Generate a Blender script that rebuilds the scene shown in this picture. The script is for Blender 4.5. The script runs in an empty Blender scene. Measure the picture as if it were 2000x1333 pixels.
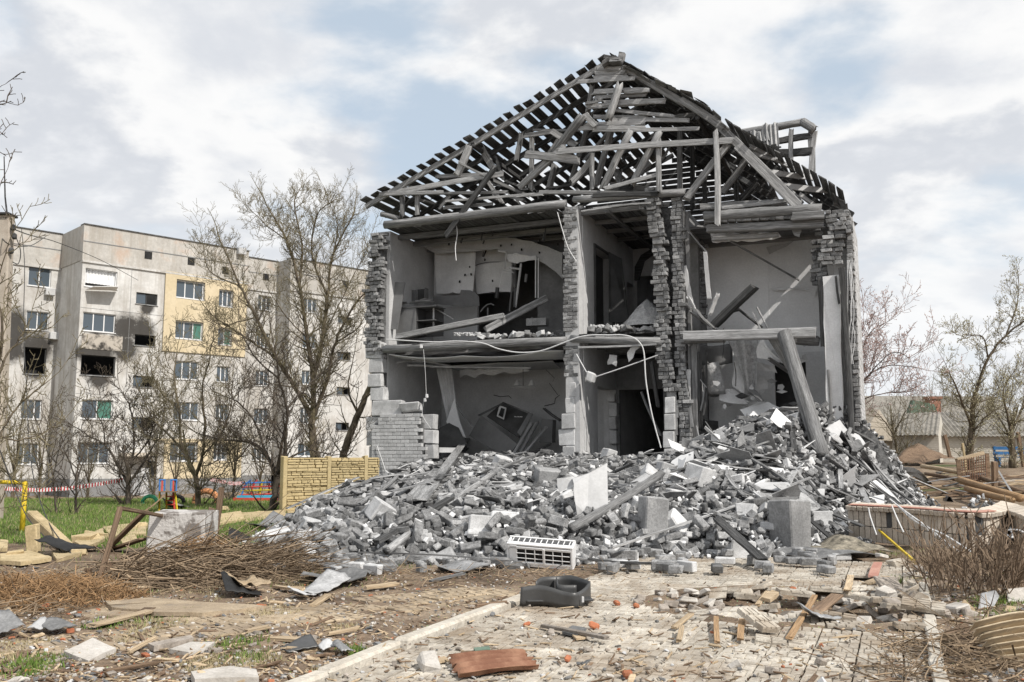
import bpy, math, random
import numpy as np
from mathutils import Vector, Matrix, noise as mn
C = bpy.context.scene.collection
S = bpy.context.scene
# ------------------------------------------------------------ camera, sky, sun, exposure
H = 1.4; FPX = 1800.0; PITCH = math.atan(219/1800)
cam_d = bpy.data.cameras.new('camera'); cam = bpy.data.objects.new('camera', cam_d); C.objects.link(cam)
cam.location = (0, 0, H); cam.rotation_euler = (math.pi/2 + PITCH, 0, 0)
cam_d.sensor_width = 36; cam_d.lens = 36*FPX/2000; cam_d.clip_end = 3000; cam_d.clip_start = .05
S.camera = cam
SUN_EL = math.radians(45); SUN_AZ = math.radians(133)      # azimuth clockwise from +Y (north): behind the camera, to the right
sd = bpy.data.lights.new('sun', 'SUN'); sd.energy = 4.2; sd.angle = math.radians(.6); sd.color = (1, .955, .89)
so = bpy.data.objects.new('sun', sd); C.objects.link(so)
tosun = Vector((math.sin(SUN_AZ)*math.cos(SUN_EL), math.cos(SUN_AZ)*math.cos(SUN_EL), math.sin(SUN_EL)))
so.rotation_euler = tosun.to_track_quat('Z', 'Y').to_euler(); so.location = (8, -8, 20)
S.view_settings.view_transform = 'Standard'; S.view_settings.look = 'None'; S.view_settings.gamma = 1
S.view_settings.exposure = 0.15; S.view_settings.use_curve_mapping = False
S.cycles.max_bounces = 7; S.cycles.diffuse_bounces = 6; S.cycles.glossy_bounces = 2; S.cycles.transparent_max_bounces = 6
S.cycles.use_adaptive_sampling = True; S.cycles.use_denoising = True

def nn(nt, t, **kw):
    n = nt.nodes.new(t)
    for k, v in kw.items():
        if k.startswith('i_'):
            n.inputs[int(k[2:]) if k[2:].isdigit() else k[2:].replace('_', ' ')].default_value = v
        else: setattr(n, k, v)
    return n
def math_(nt, op, a, b=None, c=None, clamp=False):
    n = nt.nodes.new('ShaderNodeMath'); n.operation = op; n.use_clamp = clamp
    for i, x in enumerate((a, b, c)):
        if x is None: continue
        if isinstance(x, (int, float)): n.inputs[i].default_value = x
        else: nt.links.new(x, n.inputs[i])
    return n.outputs[0]
def ramp(nt, fac, stops, interp='LINEAR'):
    n = nt.nodes.new('ShaderNodeValToRGB'); nt.links.new(fac, n.inputs[0]); cr = n.color_ramp; cr.interpolation = interp
    while len(cr.elements) < len(stops): cr.elements.new(.5)
    for e, (p, c) in zip(cr.elements, stops):
        e.position = p; e.color = (*((c, c, c) if isinstance(c, (int, float)) else c), 1)
    return n.outputs[0]
def mixc(nt, fac, a, b, mode='MIX'):
    n = nt.nodes.new('ShaderNodeMix'); n.data_type = 'RGBA'; n.blend_type = mode
    for s, x in ((n.inputs[0], fac), (n.inputs[6], a), (n.inputs[7], b)):
        if isinstance(x, (int, float)): s.default_value = x
        elif isinstance(x, tuple): s.default_value = (*x, 1)
        else: nt.links.new(x, s)
    return n.outputs[2]

world = bpy.data.worlds.new('World'); S.world = world; world.use_nodes = True
nt = world.node_tree; nt.nodes.clear()
sky = nn(nt, 'ShaderNodeTexSky'); sky.sky_type = 'NISHITA'; sky.sun_disc = False
sky.sun_elevation = SUN_EL; sky.sun_rotation = SUN_AZ; sky.air_density = 1.0; sky.dust_density = 2.0
tc = nn(nt, 'ShaderNodeTexCoord'); sep = nn(nt, 'ShaderNodeSeparateXYZ'); nt.links.new(tc.outputs['Generated'], sep.inputs[0])
zz = math_(nt, 'ADD', math_(nt, 'MAXIMUM', sep.outputs[2], 0.0), .30)
cx = math_(nt, 'DIVIDE', sep.outputs[0], zz); cy = math_(nt, 'DIVIDE', sep.outputs[1], zz)
cv = nn(nt, 'ShaderNodeCombineXYZ'); nt.links.new(cx, cv.inputs[0]); nt.links.new(cy, cv.inputs[1])
mp = nn(nt, 'ShaderNodeMapping'); nt.links.new(cv.outputs[0], mp.inputs[0])
mp.inputs['Location'].default_value = (4.15, 1.3, 0); mp.inputs['Scale'].default_value = (1.0, 1.25, 1)
n1 = nn(nt, 'ShaderNodeTexNoise', i_Scale=2.1, i_Detail=8.0, i_Roughness=.52, i_Distortion=.12); nt.links.new(mp.outputs[0], n1.inputs[0])
n2 = nn(nt, 'ShaderNodeTexNoise', i_Scale=2.0, i_Detail=8.0, i_Roughness=.55, i_Distortion=.15)
mp2 = nn(nt, 'ShaderNodeMapping'); nt.links.new(cv.outputs[0], mp2.inputs[0]); mp2.inputs['Location'].default_value = (9.1, 2.4, 3)
nt.links.new(mp2.outputs[0], n2.inputs[0])
cover = ramp(nt, n1.outputs[0], [(.36, 0.0), (.50, 1.0)], 'EASE')
shade = ramp(nt, n2.outputs[0], [(.34, (8.3, 8.4, 8.6)), (.44, (6.3, 6.55, 7.0)), (.53, (8.8, 8.8, 8.8)), (.68, (6.6, 6.85, 7.3))], 'EASE')
haz = ramp(nt, sep.outputs[2], [(0.0, 1.0), (.16, .35), (.3, 0.0)])
blue = mixc(nt, .62, sky.outputs[0], (6.9, 7.9, 8.8))
c1 = mixc(nt, cover, blue, shade); c2 = mixc(nt, haz, c1, (8.6, 8.75, 8.9))
bg = nn(nt, 'ShaderNodeBackground'); bg.inputs[1].default_value = .1
nt.links.new(c2, bg.inputs[0]); wo = nn(nt, 'ShaderNodeOutputWorld'); nt.links.new(bg.outputs[0], wo.inputs[0])
SKY_BG = bg

# ------------------------------------------------------------ pixel of the photograph -> place in the world
cp, sp = math.cos(PITCH), math.sin(PITCH)
def ray(px, py):
    a = (px-1000)/FPX; b = -(py-666.5)/FPX
    return Vector((a, cp - b*sp, sp + b*cp))
def At(px, py, Y):
    d = ray(px, py); return Vector((0, 0, H)) + d*(Y/d.y)
def G(px, py, z=0.0):
    d = ray(px, py); return Vector((0, 0, H)) + d*((z-H)/d.z)
class Frame:
    def __init__(s, o, ang):
        s.o = Vector(o); s.a = ang; s.u = Vector((math.cos(ang), math.sin(ang), 0)); s.v = Vector((-math.sin(ang), math.cos(ang), 0))
        s.M = Matrix.Translation(s.o) @ Matrix.Rotation(ang, 4, 'Z'); s.Mi = s.M.inverted()
        s.c = s.Mi @ Vector((0, 0, H))
    def d(s, px, py): return s.Mi.to_3x3() @ ray(px, py)
    def pl(s, px, py, v=0.0):
        d = s.d(px, py); return s.c + d*((v - s.c.y)/d.y)
    def pu(s, px, py, u):
        d = s.d(px, py); return s.c + d*((u - s.c.x)/d.x)
    def g(s, px, py, z=0.0): return s.Mi @ G(px, py, z)
    def w(s, p): return s.M @ Vector(p)
    def loc(s, p): return s.Mi @ Vector(p)

# ------------------------------------------------------------ mesh helpers
CB_F = None
def _cb():
    sg = [(x, y, z) for x in (-1, 1) for y in (-1, 1) for z in (-1, 1)]
    P = []; idx = {}
    for s in sg:
        for ax in range(3):            # vertex lying on face 'ax' (full extent on ax, inset on others)
            idx[(s, ax)] = len(P); P.append((s, ax))
    F = []
    for ax in range(3):
        for sg_ in (-1, 1):
            o = [a for a in range(3) if a != ax]
            q = []
            for (p, r) in ((-1, -1), (1, -1), (1, 1), (-1, 1)):
                s = [0, 0, 0]; s[ax] = sg_; s[o[0]] = p; s[o[1]] = r; q.append(idx[(tuple(s), ax)])
            F.append(q)
    for ax in range(3):                # edges parallel to ax
        o = [a for a in range(3) if a != ax]
        for p in (-1, 1):
            for r in (-1, 1):
                s0 = [0, 0, 0]; s0[o[0]] = p; s0[o[1]] = r; s1 = list(s0); s0[ax] = -1; s1[ax] = 1
                s0 = tuple(s0); s1 = tuple(s1)
                F.append([idx[(s0, o[0])], idx[(s1, o[0])], idx[(s1, o[1])], idx[(s0, o[1])]])
    for s in sg: F.append([idx[(s, 0)], idx[(s, 1)], idx[(s, 2)]])
    V = np.array([[c for c in s] for s, ax in P], float); A = np.array([ax for s, ax in P])
    out = []
    def pos(i): v = V[i]*.8; v[A[i]] = V[i][A[i]]; return v
    for f in F:
        a, b, c = pos(f[0]), pos(f[1]), pos(f[2]); n = np.cross(b-a, c-a); m = sum(pos(i) for i in f)/len(f)
        out.append(f if np.dot(n, m) > 0 else f[::-1])
    return V, A, out
CB_V, CB_A, CB_F = _cb()
def cbox(sx, sy, sz, ch=.008, jit=0.0, rng=None):
    """chamfered box centred on 0 (24 verts); jit shifts its eight corners"""
    h = np.array([sx, sy, sz])/2; ch = min(ch, h.min()*.6)
    P = CB_V*(h - ch)
    for k in range(3):
        m = CB_A == k; P[m, k] = CB_V[m, k]*h[k]
    if jit and rng is not None:
        D = rng.uniform(-jit, jit, (2, 2, 2, 3))*h*2
        t = (P/h + 1)/2
        w = lambda i, a: (t[:, a] if i else 1-t[:, a])
        for i in (0, 1):
            for j in (0, 1):
                for k in (0, 1): P = P + (w(i, 0)*w(j, 1)*w(k, 2))[:, None]*D[i, j, k]
    return P, CB_F
BOX_F = [(0, 3, 2, 1), (4, 5, 6, 7), (0, 1, 5, 4), (1, 2, 6, 5), (2, 3, 7, 6), (3, 0, 4, 7)]
def box8(x0, x1, y0, y1, z0, z1):
    return np.array([(x0, y0, z0), (x1, y0, z0), (x1, y1, z0), (x0, y1, z0), (x0, y0, z1), (x1, y0, z1), (x1, y1, z1), (x0, y1, z1)], float), BOX_F

class MB:
    def __init__(s): s.v = []; s.f = []; s.t = []; s.n = 0; s.m = []
    def add(s, V, F, tone=0.0, mi=0):
        V = np.asarray(V, float); s.v.append(V); b = s.n
        s.f.extend([[i+b for i in f] for f in F]); s.t.append(np.full(len(V), tone)); s.n += len(V)
        s.m.extend([mi]*len(F)); return s
    def box(s, x0, x1, y0, y1, z0, z1, tone=0.0, mi=0): return s.add(*box8(min(x0, x1), max(x0, x1), min(y0, y1), max(y0, y1), min(z0, z1), max(z0, z1)), tone, mi)
    def mesh(s, name, mats, smooth=False, bottom=False):
        V = np.concatenate(s.v) if s.v else np.zeros((0, 3)); off = Vector((0, 0, 0))
        if bottom and len(V):
            lo, hi = V.min(0), V.max(0); off = Vector(((lo[0]+hi[0])/2, (lo[1]+hi[1])/2, lo[2])); V = V - np.array(off)
        me = bpy.data.meshes.new(name); me.from_pydata(V.tolist(), [], s.f)
        for m in (mats if isinstance(mats, (list, tuple)) else [mats]): me.materials.append(m)
        if any(s.m): me.polygons.foreach_set('material_index', s.m)
        if smooth: me.polygons.foreach_set('use_smooth', [True]*len(me.polygons))
        t = np.concatenate(s.t) if s.t else np.zeros(0)
        if t.any():
            a = me.attributes.new('tone', 'FLOAT', 'POINT'); a.data.foreach_set('value', t)
        me.update(); return me, off
    def build(s, name, mats, parent=None, frame=None, smooth=False, **tg):
        top = parent is None
        me, off = s.mesh(name, mats, smooth, bottom=top and tg.get('kind') != 'structure')
        o = bpy.data.objects.new(name, me); C.objects.link(o)
        if parent is not None: o.parent = parent
        else: o.matrix_world = (frame.M if frame else Matrix()) @ Matrix.Translation(off)
        tag(o, **tg); return o
def tag(o, label=None, cat=None, group=None, kind=None):
    if label: o['label'] = label
    if cat: o['category'] = cat
    if group: o['group'] = group
    if kind: o['kind'] = kind
    return o
def empty(name, loc=(0, 0, 0), rz=0.0, frame=None, **tg):
    o = bpy.data.objects.new(name, None); C.objects.link(o); o.empty_display_size = .2
    if frame: o.matrix_world = frame.M @ Matrix.Translation(Vector(loc)) @ Matrix.Rotation(rz, 4, 'Z')
    else: o.matrix_world = Matrix.Translation(Vector(loc)) @ Matrix.Rotation(rz, 4, 'Z')
    tag(o, **tg); return o
def inst(name, me, M, parent=None, **tg):
    o = bpy.data.objects.new(name, me); C.objects.link(o)
    if parent is not None: o.parent = parent; o.matrix_local = M
    else: o.matrix_world = M
    tag(o, **tg); return o
def basis(p0, p1, roll=0.0):
    p0 = Vector(p0); x = (Vector(p1) - p0).normalized()
    ref = Vector((0, 0, 1)) if abs(x.z) < .92 else Vector((0, 1, 0))
    y = ref.cross(x).normalized(); z = x.cross(y)
    M = Matrix((x, y, z)).transposed().to_4x4() @ Matrix.Rotation(roll, 4, 'X'); M.translation = p0
    return M
def prof_tube(L, prof, n, jit, rng, endjit, taper=1.0, bend=0.0):
    """profile swept along +X with n segments; returns V, F"""
    k = len(prof); V = []
    by, bz = rng.uniform(-bend, bend, 2)
    for i in range(n+1):
        t = i/n; s = 1 + (taper-1)*t
        P = np.zeros((k, 3)); P[:, 1:] = np.array(prof)*s*(1 + rng.uniform(-jit, jit, (k, 1)))
        P[:, 0] = L*t
        if 0 < i < n: P[:, 0] += rng.uniform(-.15, .15)*L/n
        else: P[:, 0] += rng.uniform(-endjit, endjit, k)
        P[:, 1] += by*math.sin(math.pi*t); P[:, 2] += bz*math.sin(math.pi*t)
        V.append(P)
    V = np.concatenate(V); F = []
    for i in range(n):
        for j in range(k):
            a = i*k+j; b = i*k+(j+1) % k; F.append((a, b, b+k, a+k))
    F.append(tuple(range(k))[::-1]); F.append(tuple(n*k+j for j in range(k)))
    return V, F
def rprof(w, h, c=.12):
    w /= 2; h /= 2; c = min(w, h)*c*2
    return [(-w+c, -h), (w-c, -h), (w, -h+c), (w, h-c), (w-c, h), (-w+c, h), (-w, h-c), (-w, -h+c)]
def cprof(r, k=10): return [(r*math.cos(2*math.pi*i/k), r*math.sin(2*math.pi*i/k)) for i in range(k)]
RNG = np.random.default_rng(7)
def beam(name, p0, p1, w, h, mat, parent=None, frame=None, roll=0.0, jit=.05, n=5, endjit=.03, log=False, taper=1.0, bend=0.02, **tg):
    """a timber (local X along its length); points are in the parent's or frame's space"""
    p0, p1 = Vector(p0), Vector(p1); L = (p1-p0).length
    mb = MB(); mb.add(*prof_tube(L, cprof(w/2) if log else rprof(w, h), n, jit, RNG, endjit, taper, bend))
    me, _ = mb.mesh(name, mat, smooth=log)
    M = basis(p0, p1, roll)
    if parent is None and frame is not None: M = frame.M @ M
    return inst(name, me, M, parent, **tg)
def tube(mb, pts, radii, k=5, tone=0.0, mi=0):
    P = [np.array(p, float) for p in pts]; n = len(P)
    if n < 2: return
    V = []; up = np.array([.31, .17, .93])
    for i in range(n):
        d = P[min(i+1, n-1)] - P[max(i-1, 0)]; d /= (np.linalg.norm(d)+1e-9)
        a = np.cross(d, up); la = np.linalg.norm(a)
        a = a/la if la > 1e-3 else np.array([1., 0, 0]); b = np.cross(d, a)
        r = radii[i] if hasattr(radii, '__len__') else radii
        for j in range(k):
            t = 2*math.pi*j/k; V.append(P[i] + r*(math.cos(t)*a + math.sin(t)*b))
    F = [(i*k+j, i*k+(j+1) % k, (i+1)*k+(j+1) % k, (i+1)*k+j) for i in range(n-1) for j in range(k)]
    F.append(tuple(range(k))[::-1]); F.append(tuple((n-1)*k+j for j in range(k)))
    mb.add(V, F, tone, mi)
def smoothpath(pts, n=6):
    """Catmull-Rom through the points"""
    P = [np.array(p, float) for p in pts]; P = [2*P[0]-P[1]] + P + [2*P[-1]-P[-2]]; out = []
    for i in range(1, len(P)-2):
        for s in range(n):
            t = s/n; a, b, c, d = P[i-1:i+3]
            out.append(.5*((2*b)+(-a+c)*t+(2*a-5*b+4*c-d)*t*t+(-a+3*b-3*c+d)*t**3))
    out.append(P[-2]); return out
def slab(mb, outline, nrm, th, tone=0.0, mi=0):
    """flat polygon with thickness th along nrm"""
    P = np.array([list(p) for p in outline], float); n = np.array(nrm, float); n /= np.linalg.norm(n); k = len(P)
    A = sum(np.cross(P[i]-P[0], P[(i+1) % k]-P[0]) for i in range(k))
    if np.dot(A, n) > 0: P = P[::-1]
    F = [tuple(range(k)), tuple(range(2*k-1, k-1, -1))] + [(i, i+k, (i+1) % k+k, (i+1) % k) for i in range(k)]
    mb.add(np.concatenate([P, P + n*th]), F, tone, mi)
def jag(outline, amp, step, rng, keep=()):
    """subdivide a polygon's sides and jitter them; sides whose index is in keep stay straight"""
    P = [Vector(p) for p in outline]; out = []
    for i, p in enumerate(P):
        q = P[(i+1) % len(P)]; out.append(p)
        if i in keep: continue
        m = int((q-p).length/step)
        d = (q-p); 
        for j in range(1, m):
            b = p + d*(j/m); o = Vector((rng.uniform(-amp, amp), rng.uniform(-amp, amp), rng.uniform(-amp, amp)))
            out.append(b + o)
    return out
def wgrid(mb, nx, ny, fn, th, tone=0.0, mi=0):
    """sheet with thickness; fn(s,t)->point, thickness along the local normal"""
    P = np.array([[list(fn(i/nx, j/ny)) for i in range(nx+1)] for j in range(ny+1)], float)
    dx = np.gradient(P, axis=1); dy = np.gradient(P, axis=0); N = np.cross(dx, dy); N /= (np.linalg.norm(N, axis=2, keepdims=True)+1e-9)
    A = P.reshape(-1, 3); B = (P + N*th).reshape(-1, 3); w = nx+1; m = len(A); F = []
    for j in range(ny):
        for i in range(nx):
            a = j*w+i; F.append((a, a+w, a+w+1, a+1)); F.append((m+a, m+a+1, m+a+w+1, m+a+w))
    for i in range(nx): F.append((i, i+1, m+i+1, m+i)); a = ny*w+i; F.append((a, m+a, m+a+1, a+1))
    for j in range(ny): a = j*w; F.append((a, m+a, m+a+w, a+w)); a = j*w+nx; F.append((a, a+w, m+a+w, m+a))
    mb.add(np.concatenate([A, B]), F, tone, mi)
def holed(mb, a0, a1, z0, z1, holes, d0, d1, axis='u', tone=0.0, mi=0):
    """wall in the plane of (a, z), from d0 to d1 in the other direction, with rectangular openings and their reveals"""
    xs = sorted(set([a0, a1] + [min(max(h[k], a0), a1) for h in holes for k in (0, 1)]))
    zs = sorted(set([z0, z1] + [min(max(h[k], z0), z1) for h in holes for k in (2, 3)]))
    solid = [[not any(h[0] < (x0+x1)/2 < h[1] and h[2] < (zz0+zz1)/2 < h[3] for h in holes) for zz0, zz1 in zip(zs, zs[1:])] for x0, x1 in zip(xs, xs[1:])]
    P = []; idx = {}; F = []
    def vi(i, j, k):
        key = (i, j, k)
        if key not in idx:
            idx[key] = len(P); d = (d0, d1)[k]; P.append((xs[i], d, zs[j]) if axis == 'u' else (d, xs[i], zs[j]))
        return idx[key]
    nx, nz = len(xs)-1, len(zs)-1; g = lambda i, j: 0 <= i < nx and 0 <= j < nz and solid[i][j]
    fl = axis != 'u'
    def face(*q): F.append(q[::-1] if fl else q)
    for i in range(nx):
        for j in range(nz):
            if not solid[i][j]: continue
            face(vi(i, j, 0), vi(i+1, j, 0), vi(i+1, j+1, 0), vi(i, j+1, 0))
            face(vi(i, j, 1), vi(i, j+1, 1), vi(i+1, j+1, 1), vi(i+1, j, 1))
            if not g(i-1, j): face(vi(i, j, 0), vi(i, j+1, 0), vi(i, j+1, 1), vi(i, j, 1))
            if not g(i+1, j): face(vi(i+1, j, 0), vi(i+1, j, 1), vi(i+1, j+1, 1), vi(i+1, j+1, 0))
            if not g(i, j-1): face(vi(i, j, 0), vi(i, j, 1), vi(i+1, j, 1), vi(i+1, j, 0))
            if not g(i, j+1): face(vi(i, j+1, 0), vi(i+1, j+1, 0), vi(i+1, j+1, 1), vi(i, j+1, 1))
    mb.add(P, F, tone, mi)

# ------------------------------------------------------------ materials
def M_(name, ca, cb, scale=4.0, rough=.9, bump=.25, bscale=40.0, var=.12, stretch=(1, 1, 1), speck=.25, metal=0.0, stains=None, lo=.35, hi=.65, bdist=.01, spec=.3, extra=None):
    m = bpy.data.materials.new(name); m.use_nodes = True; nt = m.node_tree; b = nt.nodes['Principled BSDF']
    if isinstance(ca, (int, float)): ca = (ca,)*3
    if isinstance(cb, (int, float)): cb = (cb,)*3
    tc = nn(nt, 'ShaderNodeTexCoord'); oi = nn(nt, 'ShaderNodeObjectInfo')
    at = nn(nt, 'ShaderNodeAttribute'); at.attribute_name = 'tone'
    rnd = math_(nt, 'FRACT', math_(nt, 'ADD', oi.outputs['Random'], at.outputs['Fac']))
    off = nn(nt, 'ShaderNodeVectorMath', operation='ADD'); nt.links.new(tc.outputs['Object'], off.inputs[0])
    cb_ = nn(nt, 'ShaderNodeCombineXYZ')
    for i, k in enumerate((31.0, 17.0, 53.0)): nt.links.new(math_(nt, 'MULTIPLY', rnd, k), cb_.inputs[i])
    nt.links.new(cb_.outputs[0], off.inputs[1])
    mp = nn(nt, 'ShaderNodeMapping'); mp.inputs['Scale'].default_value = stretch; nt.links.new(off.outputs[0], mp.inputs[0])
    a = nn(nt, 'ShaderNodeTexNoise', i_Scale=scale, i_Detail=5.0, i_Roughness=.62); nt.links.new(mp.outputs[0], a.inputs[0])
    f = nn(nt, 'ShaderNodeTexNoise', i_Scale=bscale, i_Detail=4.0, i_Roughness=.65); nt.links.new(mp.outputs[0], f.inputs[0])
    col = ramp(nt, a.outputs[0], [(lo, ca), (hi, cb)])
    sp_ = ramp(nt, f.outputs[0], [(.3, 1-speck), (.7, 1+speck*.6)])
    col = mixc(nt, 1.0, col, sp_, 'MULTIPLY')
    if extra: col = extra(nt, tc, col, a, f)
    hs = nn(nt, 'ShaderNodeHueSaturation'); nt.links.new(col, hs.inputs['Color'])
    nt.links.new(math_(nt, 'ADD', math_(nt, 'MULTIPLY', rnd, 2*var), 1-var), hs.inputs['Value'])
    nt.links.new(hs.outputs[0], b.inputs['Base Color'])
    b.inputs['Roughness'].default_value = rough; b.inputs['Metallic'].default_value = metal; b.inputs['Specular IOR Level'].default_value = spec
    if bump:
        hmix = math_(nt, 'ADD', f.outputs[0], math_(nt, 'MULTIPLY', a.outputs[0], .6))
        bp = nn(nt, 'ShaderNodeBump', i_Strength=bump, i_Distance=bdist); nt.links.new(hmix, bp.inputs['Height']); nt.links.new(bp.outputs[0], b.inputs['Normal'])
    return m
def glass(name, col=(.03, .035, .04), rough=.08):
    m = bpy.data.materials.new(name); m.use_nodes = True; b = m.node_tree.nodes['Principled BSDF']
    b.inputs['Base Color'].default_value = (*col, 1); b.inputs['Roughness'].default_value = rough; b.inputs['Specular IOR Level'].default_value = .6
    return m
K = {}
K['brick'] = M_('grey_brick', .15, .33, 6, bump=.6, bscale=45, var=.42, speck=.5)
K['brick_white'] = M_('silicate_brick', .42, .58, 5, bump=.35, bscale=60, var=.14, speck=.2)
K['brick_dark'] = M_('dirty_brick', .10, .26, 7, bump=.6, bscale=40, var=.4, speck=.4)
K['block'] = M_('aerated_block', .40, .60, 4, bump=.5, bscale=50, var=.16, speck=.22)
K['concrete'] = M_('concrete', .22, .36, 3, bump=.5, bscale=30, var=.15, speck=.3)
K['concrete_dark'] = M_('dark_concrete', .07, .17, 4, bump=.7, bscale=20, var=.2, speck=.4)
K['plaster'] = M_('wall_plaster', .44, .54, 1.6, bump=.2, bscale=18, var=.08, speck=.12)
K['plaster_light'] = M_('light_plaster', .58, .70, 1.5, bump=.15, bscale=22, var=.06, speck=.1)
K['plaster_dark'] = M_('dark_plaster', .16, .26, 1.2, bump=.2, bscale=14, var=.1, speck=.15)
K['plasterboard'] = M_('plasterboard', .62, .74, 2.2, bump=.12, bscale=25, var=.1, speck=.1)
K['white'] = M_('white_painted_board', .42, .56, 2.5, bump=.08, bscale=30, var=.05, speck=.08, rough=.6)
K['wood'] = M_('weathered_timber', 0.13, 0.34, 4.0, bump=.9, bscale=26, var=.28, stretch=(.14, 4, 4), speck=.65, bdist=.015)
K['wood_light'] = M_('pale_timber', 0.24, 0.48, 4.0, bump=.9, bscale=26, var=.18, stretch=(.14, 4, 4), speck=.65, bdist=.015)
K['wood_dark'] = M_('dark_timber', 0.03, 0.11, 4.0, bump=.9, bscale=26, var=.3, stretch=(.14, 4, 4), speck=.65, bdist=.015)
K['wood_roof'] = M_('roof_board', 0.06, 0.18, 4.0, bump=.9, bscale=26, var=.35, stretch=(.14, 4, 4), speck=.65, bdist=.015)
K['soot'] = M_('rubble_core', .06, .15, 5, bump=.9, bscale=14, var=.1, speck=.5, bdist=.04)  # masonry core painted dark, standing in for shade in its gaps
K['slate'] = M_('grey_slate', .12, .22, 6, bump=.4, bscale=40, var=.25, speck=.3)
K['slate_light'] = M_('pale_slate', .28, .42, 6, bump=.4, bscale=40, var=.2, speck=.3)
K['tin'] = M_('grey_tin', .25, .42, 5, rough=.45, bump=.15, bscale=30, var=.2, metal=.4)
K['cable'] = M_('white_cable', .62, .72, 8, bump=0, var=.05, speck=.05)
K['cable_dark'] = M_('dark_cable', .03, .06, 8, bump=0, var=.05, speck=.05)
K['furn'] = M_('grey_furniture_board', .13, .17, 3, rough=.55, bump=.05, var=.1, speck=.08)
K['furn_dark'] = M_('dark_furniture_board', .04, .07, 3, rough=.5, bump=.05, var=.1, speck=.1)
K['felt'] = M_('grey_insulation', .34, .5, 9, bump=.9, bscale=22, var=.1, speck=.3, bdist=.03)
K['cloth'] = M_('pale_cloth', .42, .55, 2, bump=.15, bscale=25, var=.05, speck=.1)
K['plastic_dark'] = M_('dark_grey_plastic', .045, .06, 4, rough=.42, bump=.06, bscale=60, var=.03, speck=.1, spec=.5)
K['black'] = M_('black_rubber', .012, .022, 5, rough=.6, bump=.1, var=.1)
K['plinth'] = M_('plinth_render', .12, .2, 4, bump=.4, var=.08)
# ------------------------------------------------------------ frames of the place
TH = math.radians(22.7)
R = Frame(G(716, 985), -TH)                 # ruined house: u along its front, v into it
U_R = R.pl(1668, 650).x                     # its right-hand corner
APF = Frame(At(135, 975, 58.5), math.radians(36.7)); APF.o.z = 0; APF = Frame(APF.o, math.radians(36.7))
def ss(t): t = min(max(t, 0), 1); return t*t*(3-2*t)
CR = G(1570, 1180); CR2 = G(1690, 1130)     # shell crater in the yard
def crater(x, y):
    d = math.hypot((x-CR.x)/1.15, (y-CR.y)/.95); d2 = math.hypot((x-CR2.x)/.5, (y-CR2.y)/.6)
    z = -.2*ss(1.15-d) if d < 1.15 else 0
    z += .05*math.exp(-((d-1.15)/.25)**2)
    return z - .05*ss(1-d2)
def gz0(x, y):
    z = -1.35*ss((y-25)/30)*ss((-x+3)/12)
    z += .9*ss((y-23)/22)*ss((x-7)/7)
    return z
YU0 = R.g(1030, 1166).x; YU1 = R.g(1795, 1240).x    # yard: kerb line and right edge (u); the front of the heap ends it
def in_yard(l): return YU0-.02 < l.x < YU1
def gz(x, y):
    z = gz0(x, y)
    l = R.loc((x, y, 0))
    yard = in_yard(l) and y < 15
    if yard: z += -.035 + crater(x, y) + .012*mn.noise((x*3, y*3, 0))
    else:
        n = .04*mn.noise((x*.8, y*.8, 3)) + .02*mn.noise((x*4, y*4, 1))
        z += n*min(1, max(0, (y-3)/4)) if y < 40 else 0
        if l.x > YU1: z += .04*ss((l.x-YU1)/1.0)
    return z
def axis(lo, hi, st, far, g=1.22, back=None):
    a = list(np.arange(lo, hi, st)); s = st; x = hi
    while x < far: a.append(x); s *= g; x += s
    a.append(far); s = st; x = lo; b = []
    far2 = back if back is not None else -far
    while x > far2: s *= g; x -= s; b.append(max(x, far2))
    return sorted(set(b + a))
XS = axis(-9, 10, .16, 700); YS = axis(4.5, 17, .16, 1200, 1.12, -60)
V = [(x, y, gz(x, y)) for y in YS for x in XS]; w = len(XS)
F = [(j*w+i, j*w+i+1, (j+1)*w+i+1, (j+1)*w+i) for j in range(len(YS)-1) for i in range(w-1)]
me = bpy.data.meshes.new('ground'); me.from_pydata(V, [], F)
def grassy(x, y):
    """0 soil, 1 lawn"""
    l = R.loc((x, y, 0)); 
    if in_yard(l) and y < 15: return 0
    n = mn.noise((x*.35, y*.35, 7))*1.6 + mn.noise((x*1.4, y*1.4, 9))*.8
    if x < -1.5:
        g = (y - 12.6 + .05*x)/2.0 + n
        g = min(g, (35-y)/4 + n)          # bare strip by the apartment block
        if y > 35: g = .25 + .6*n
        return ss(g)
    if y > 24 and x > 8: return ss(.1 + .5*n)
    return ss(-.55 + n*.5)
a = me.attributes.new('lawn', 'FLOAT', 'POINT'); a.data.foreach_set('value', [grassy(v[0], v[1]) for v in V])
me.polygons.foreach_set('use_smooth', [True]*len(F))
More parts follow.
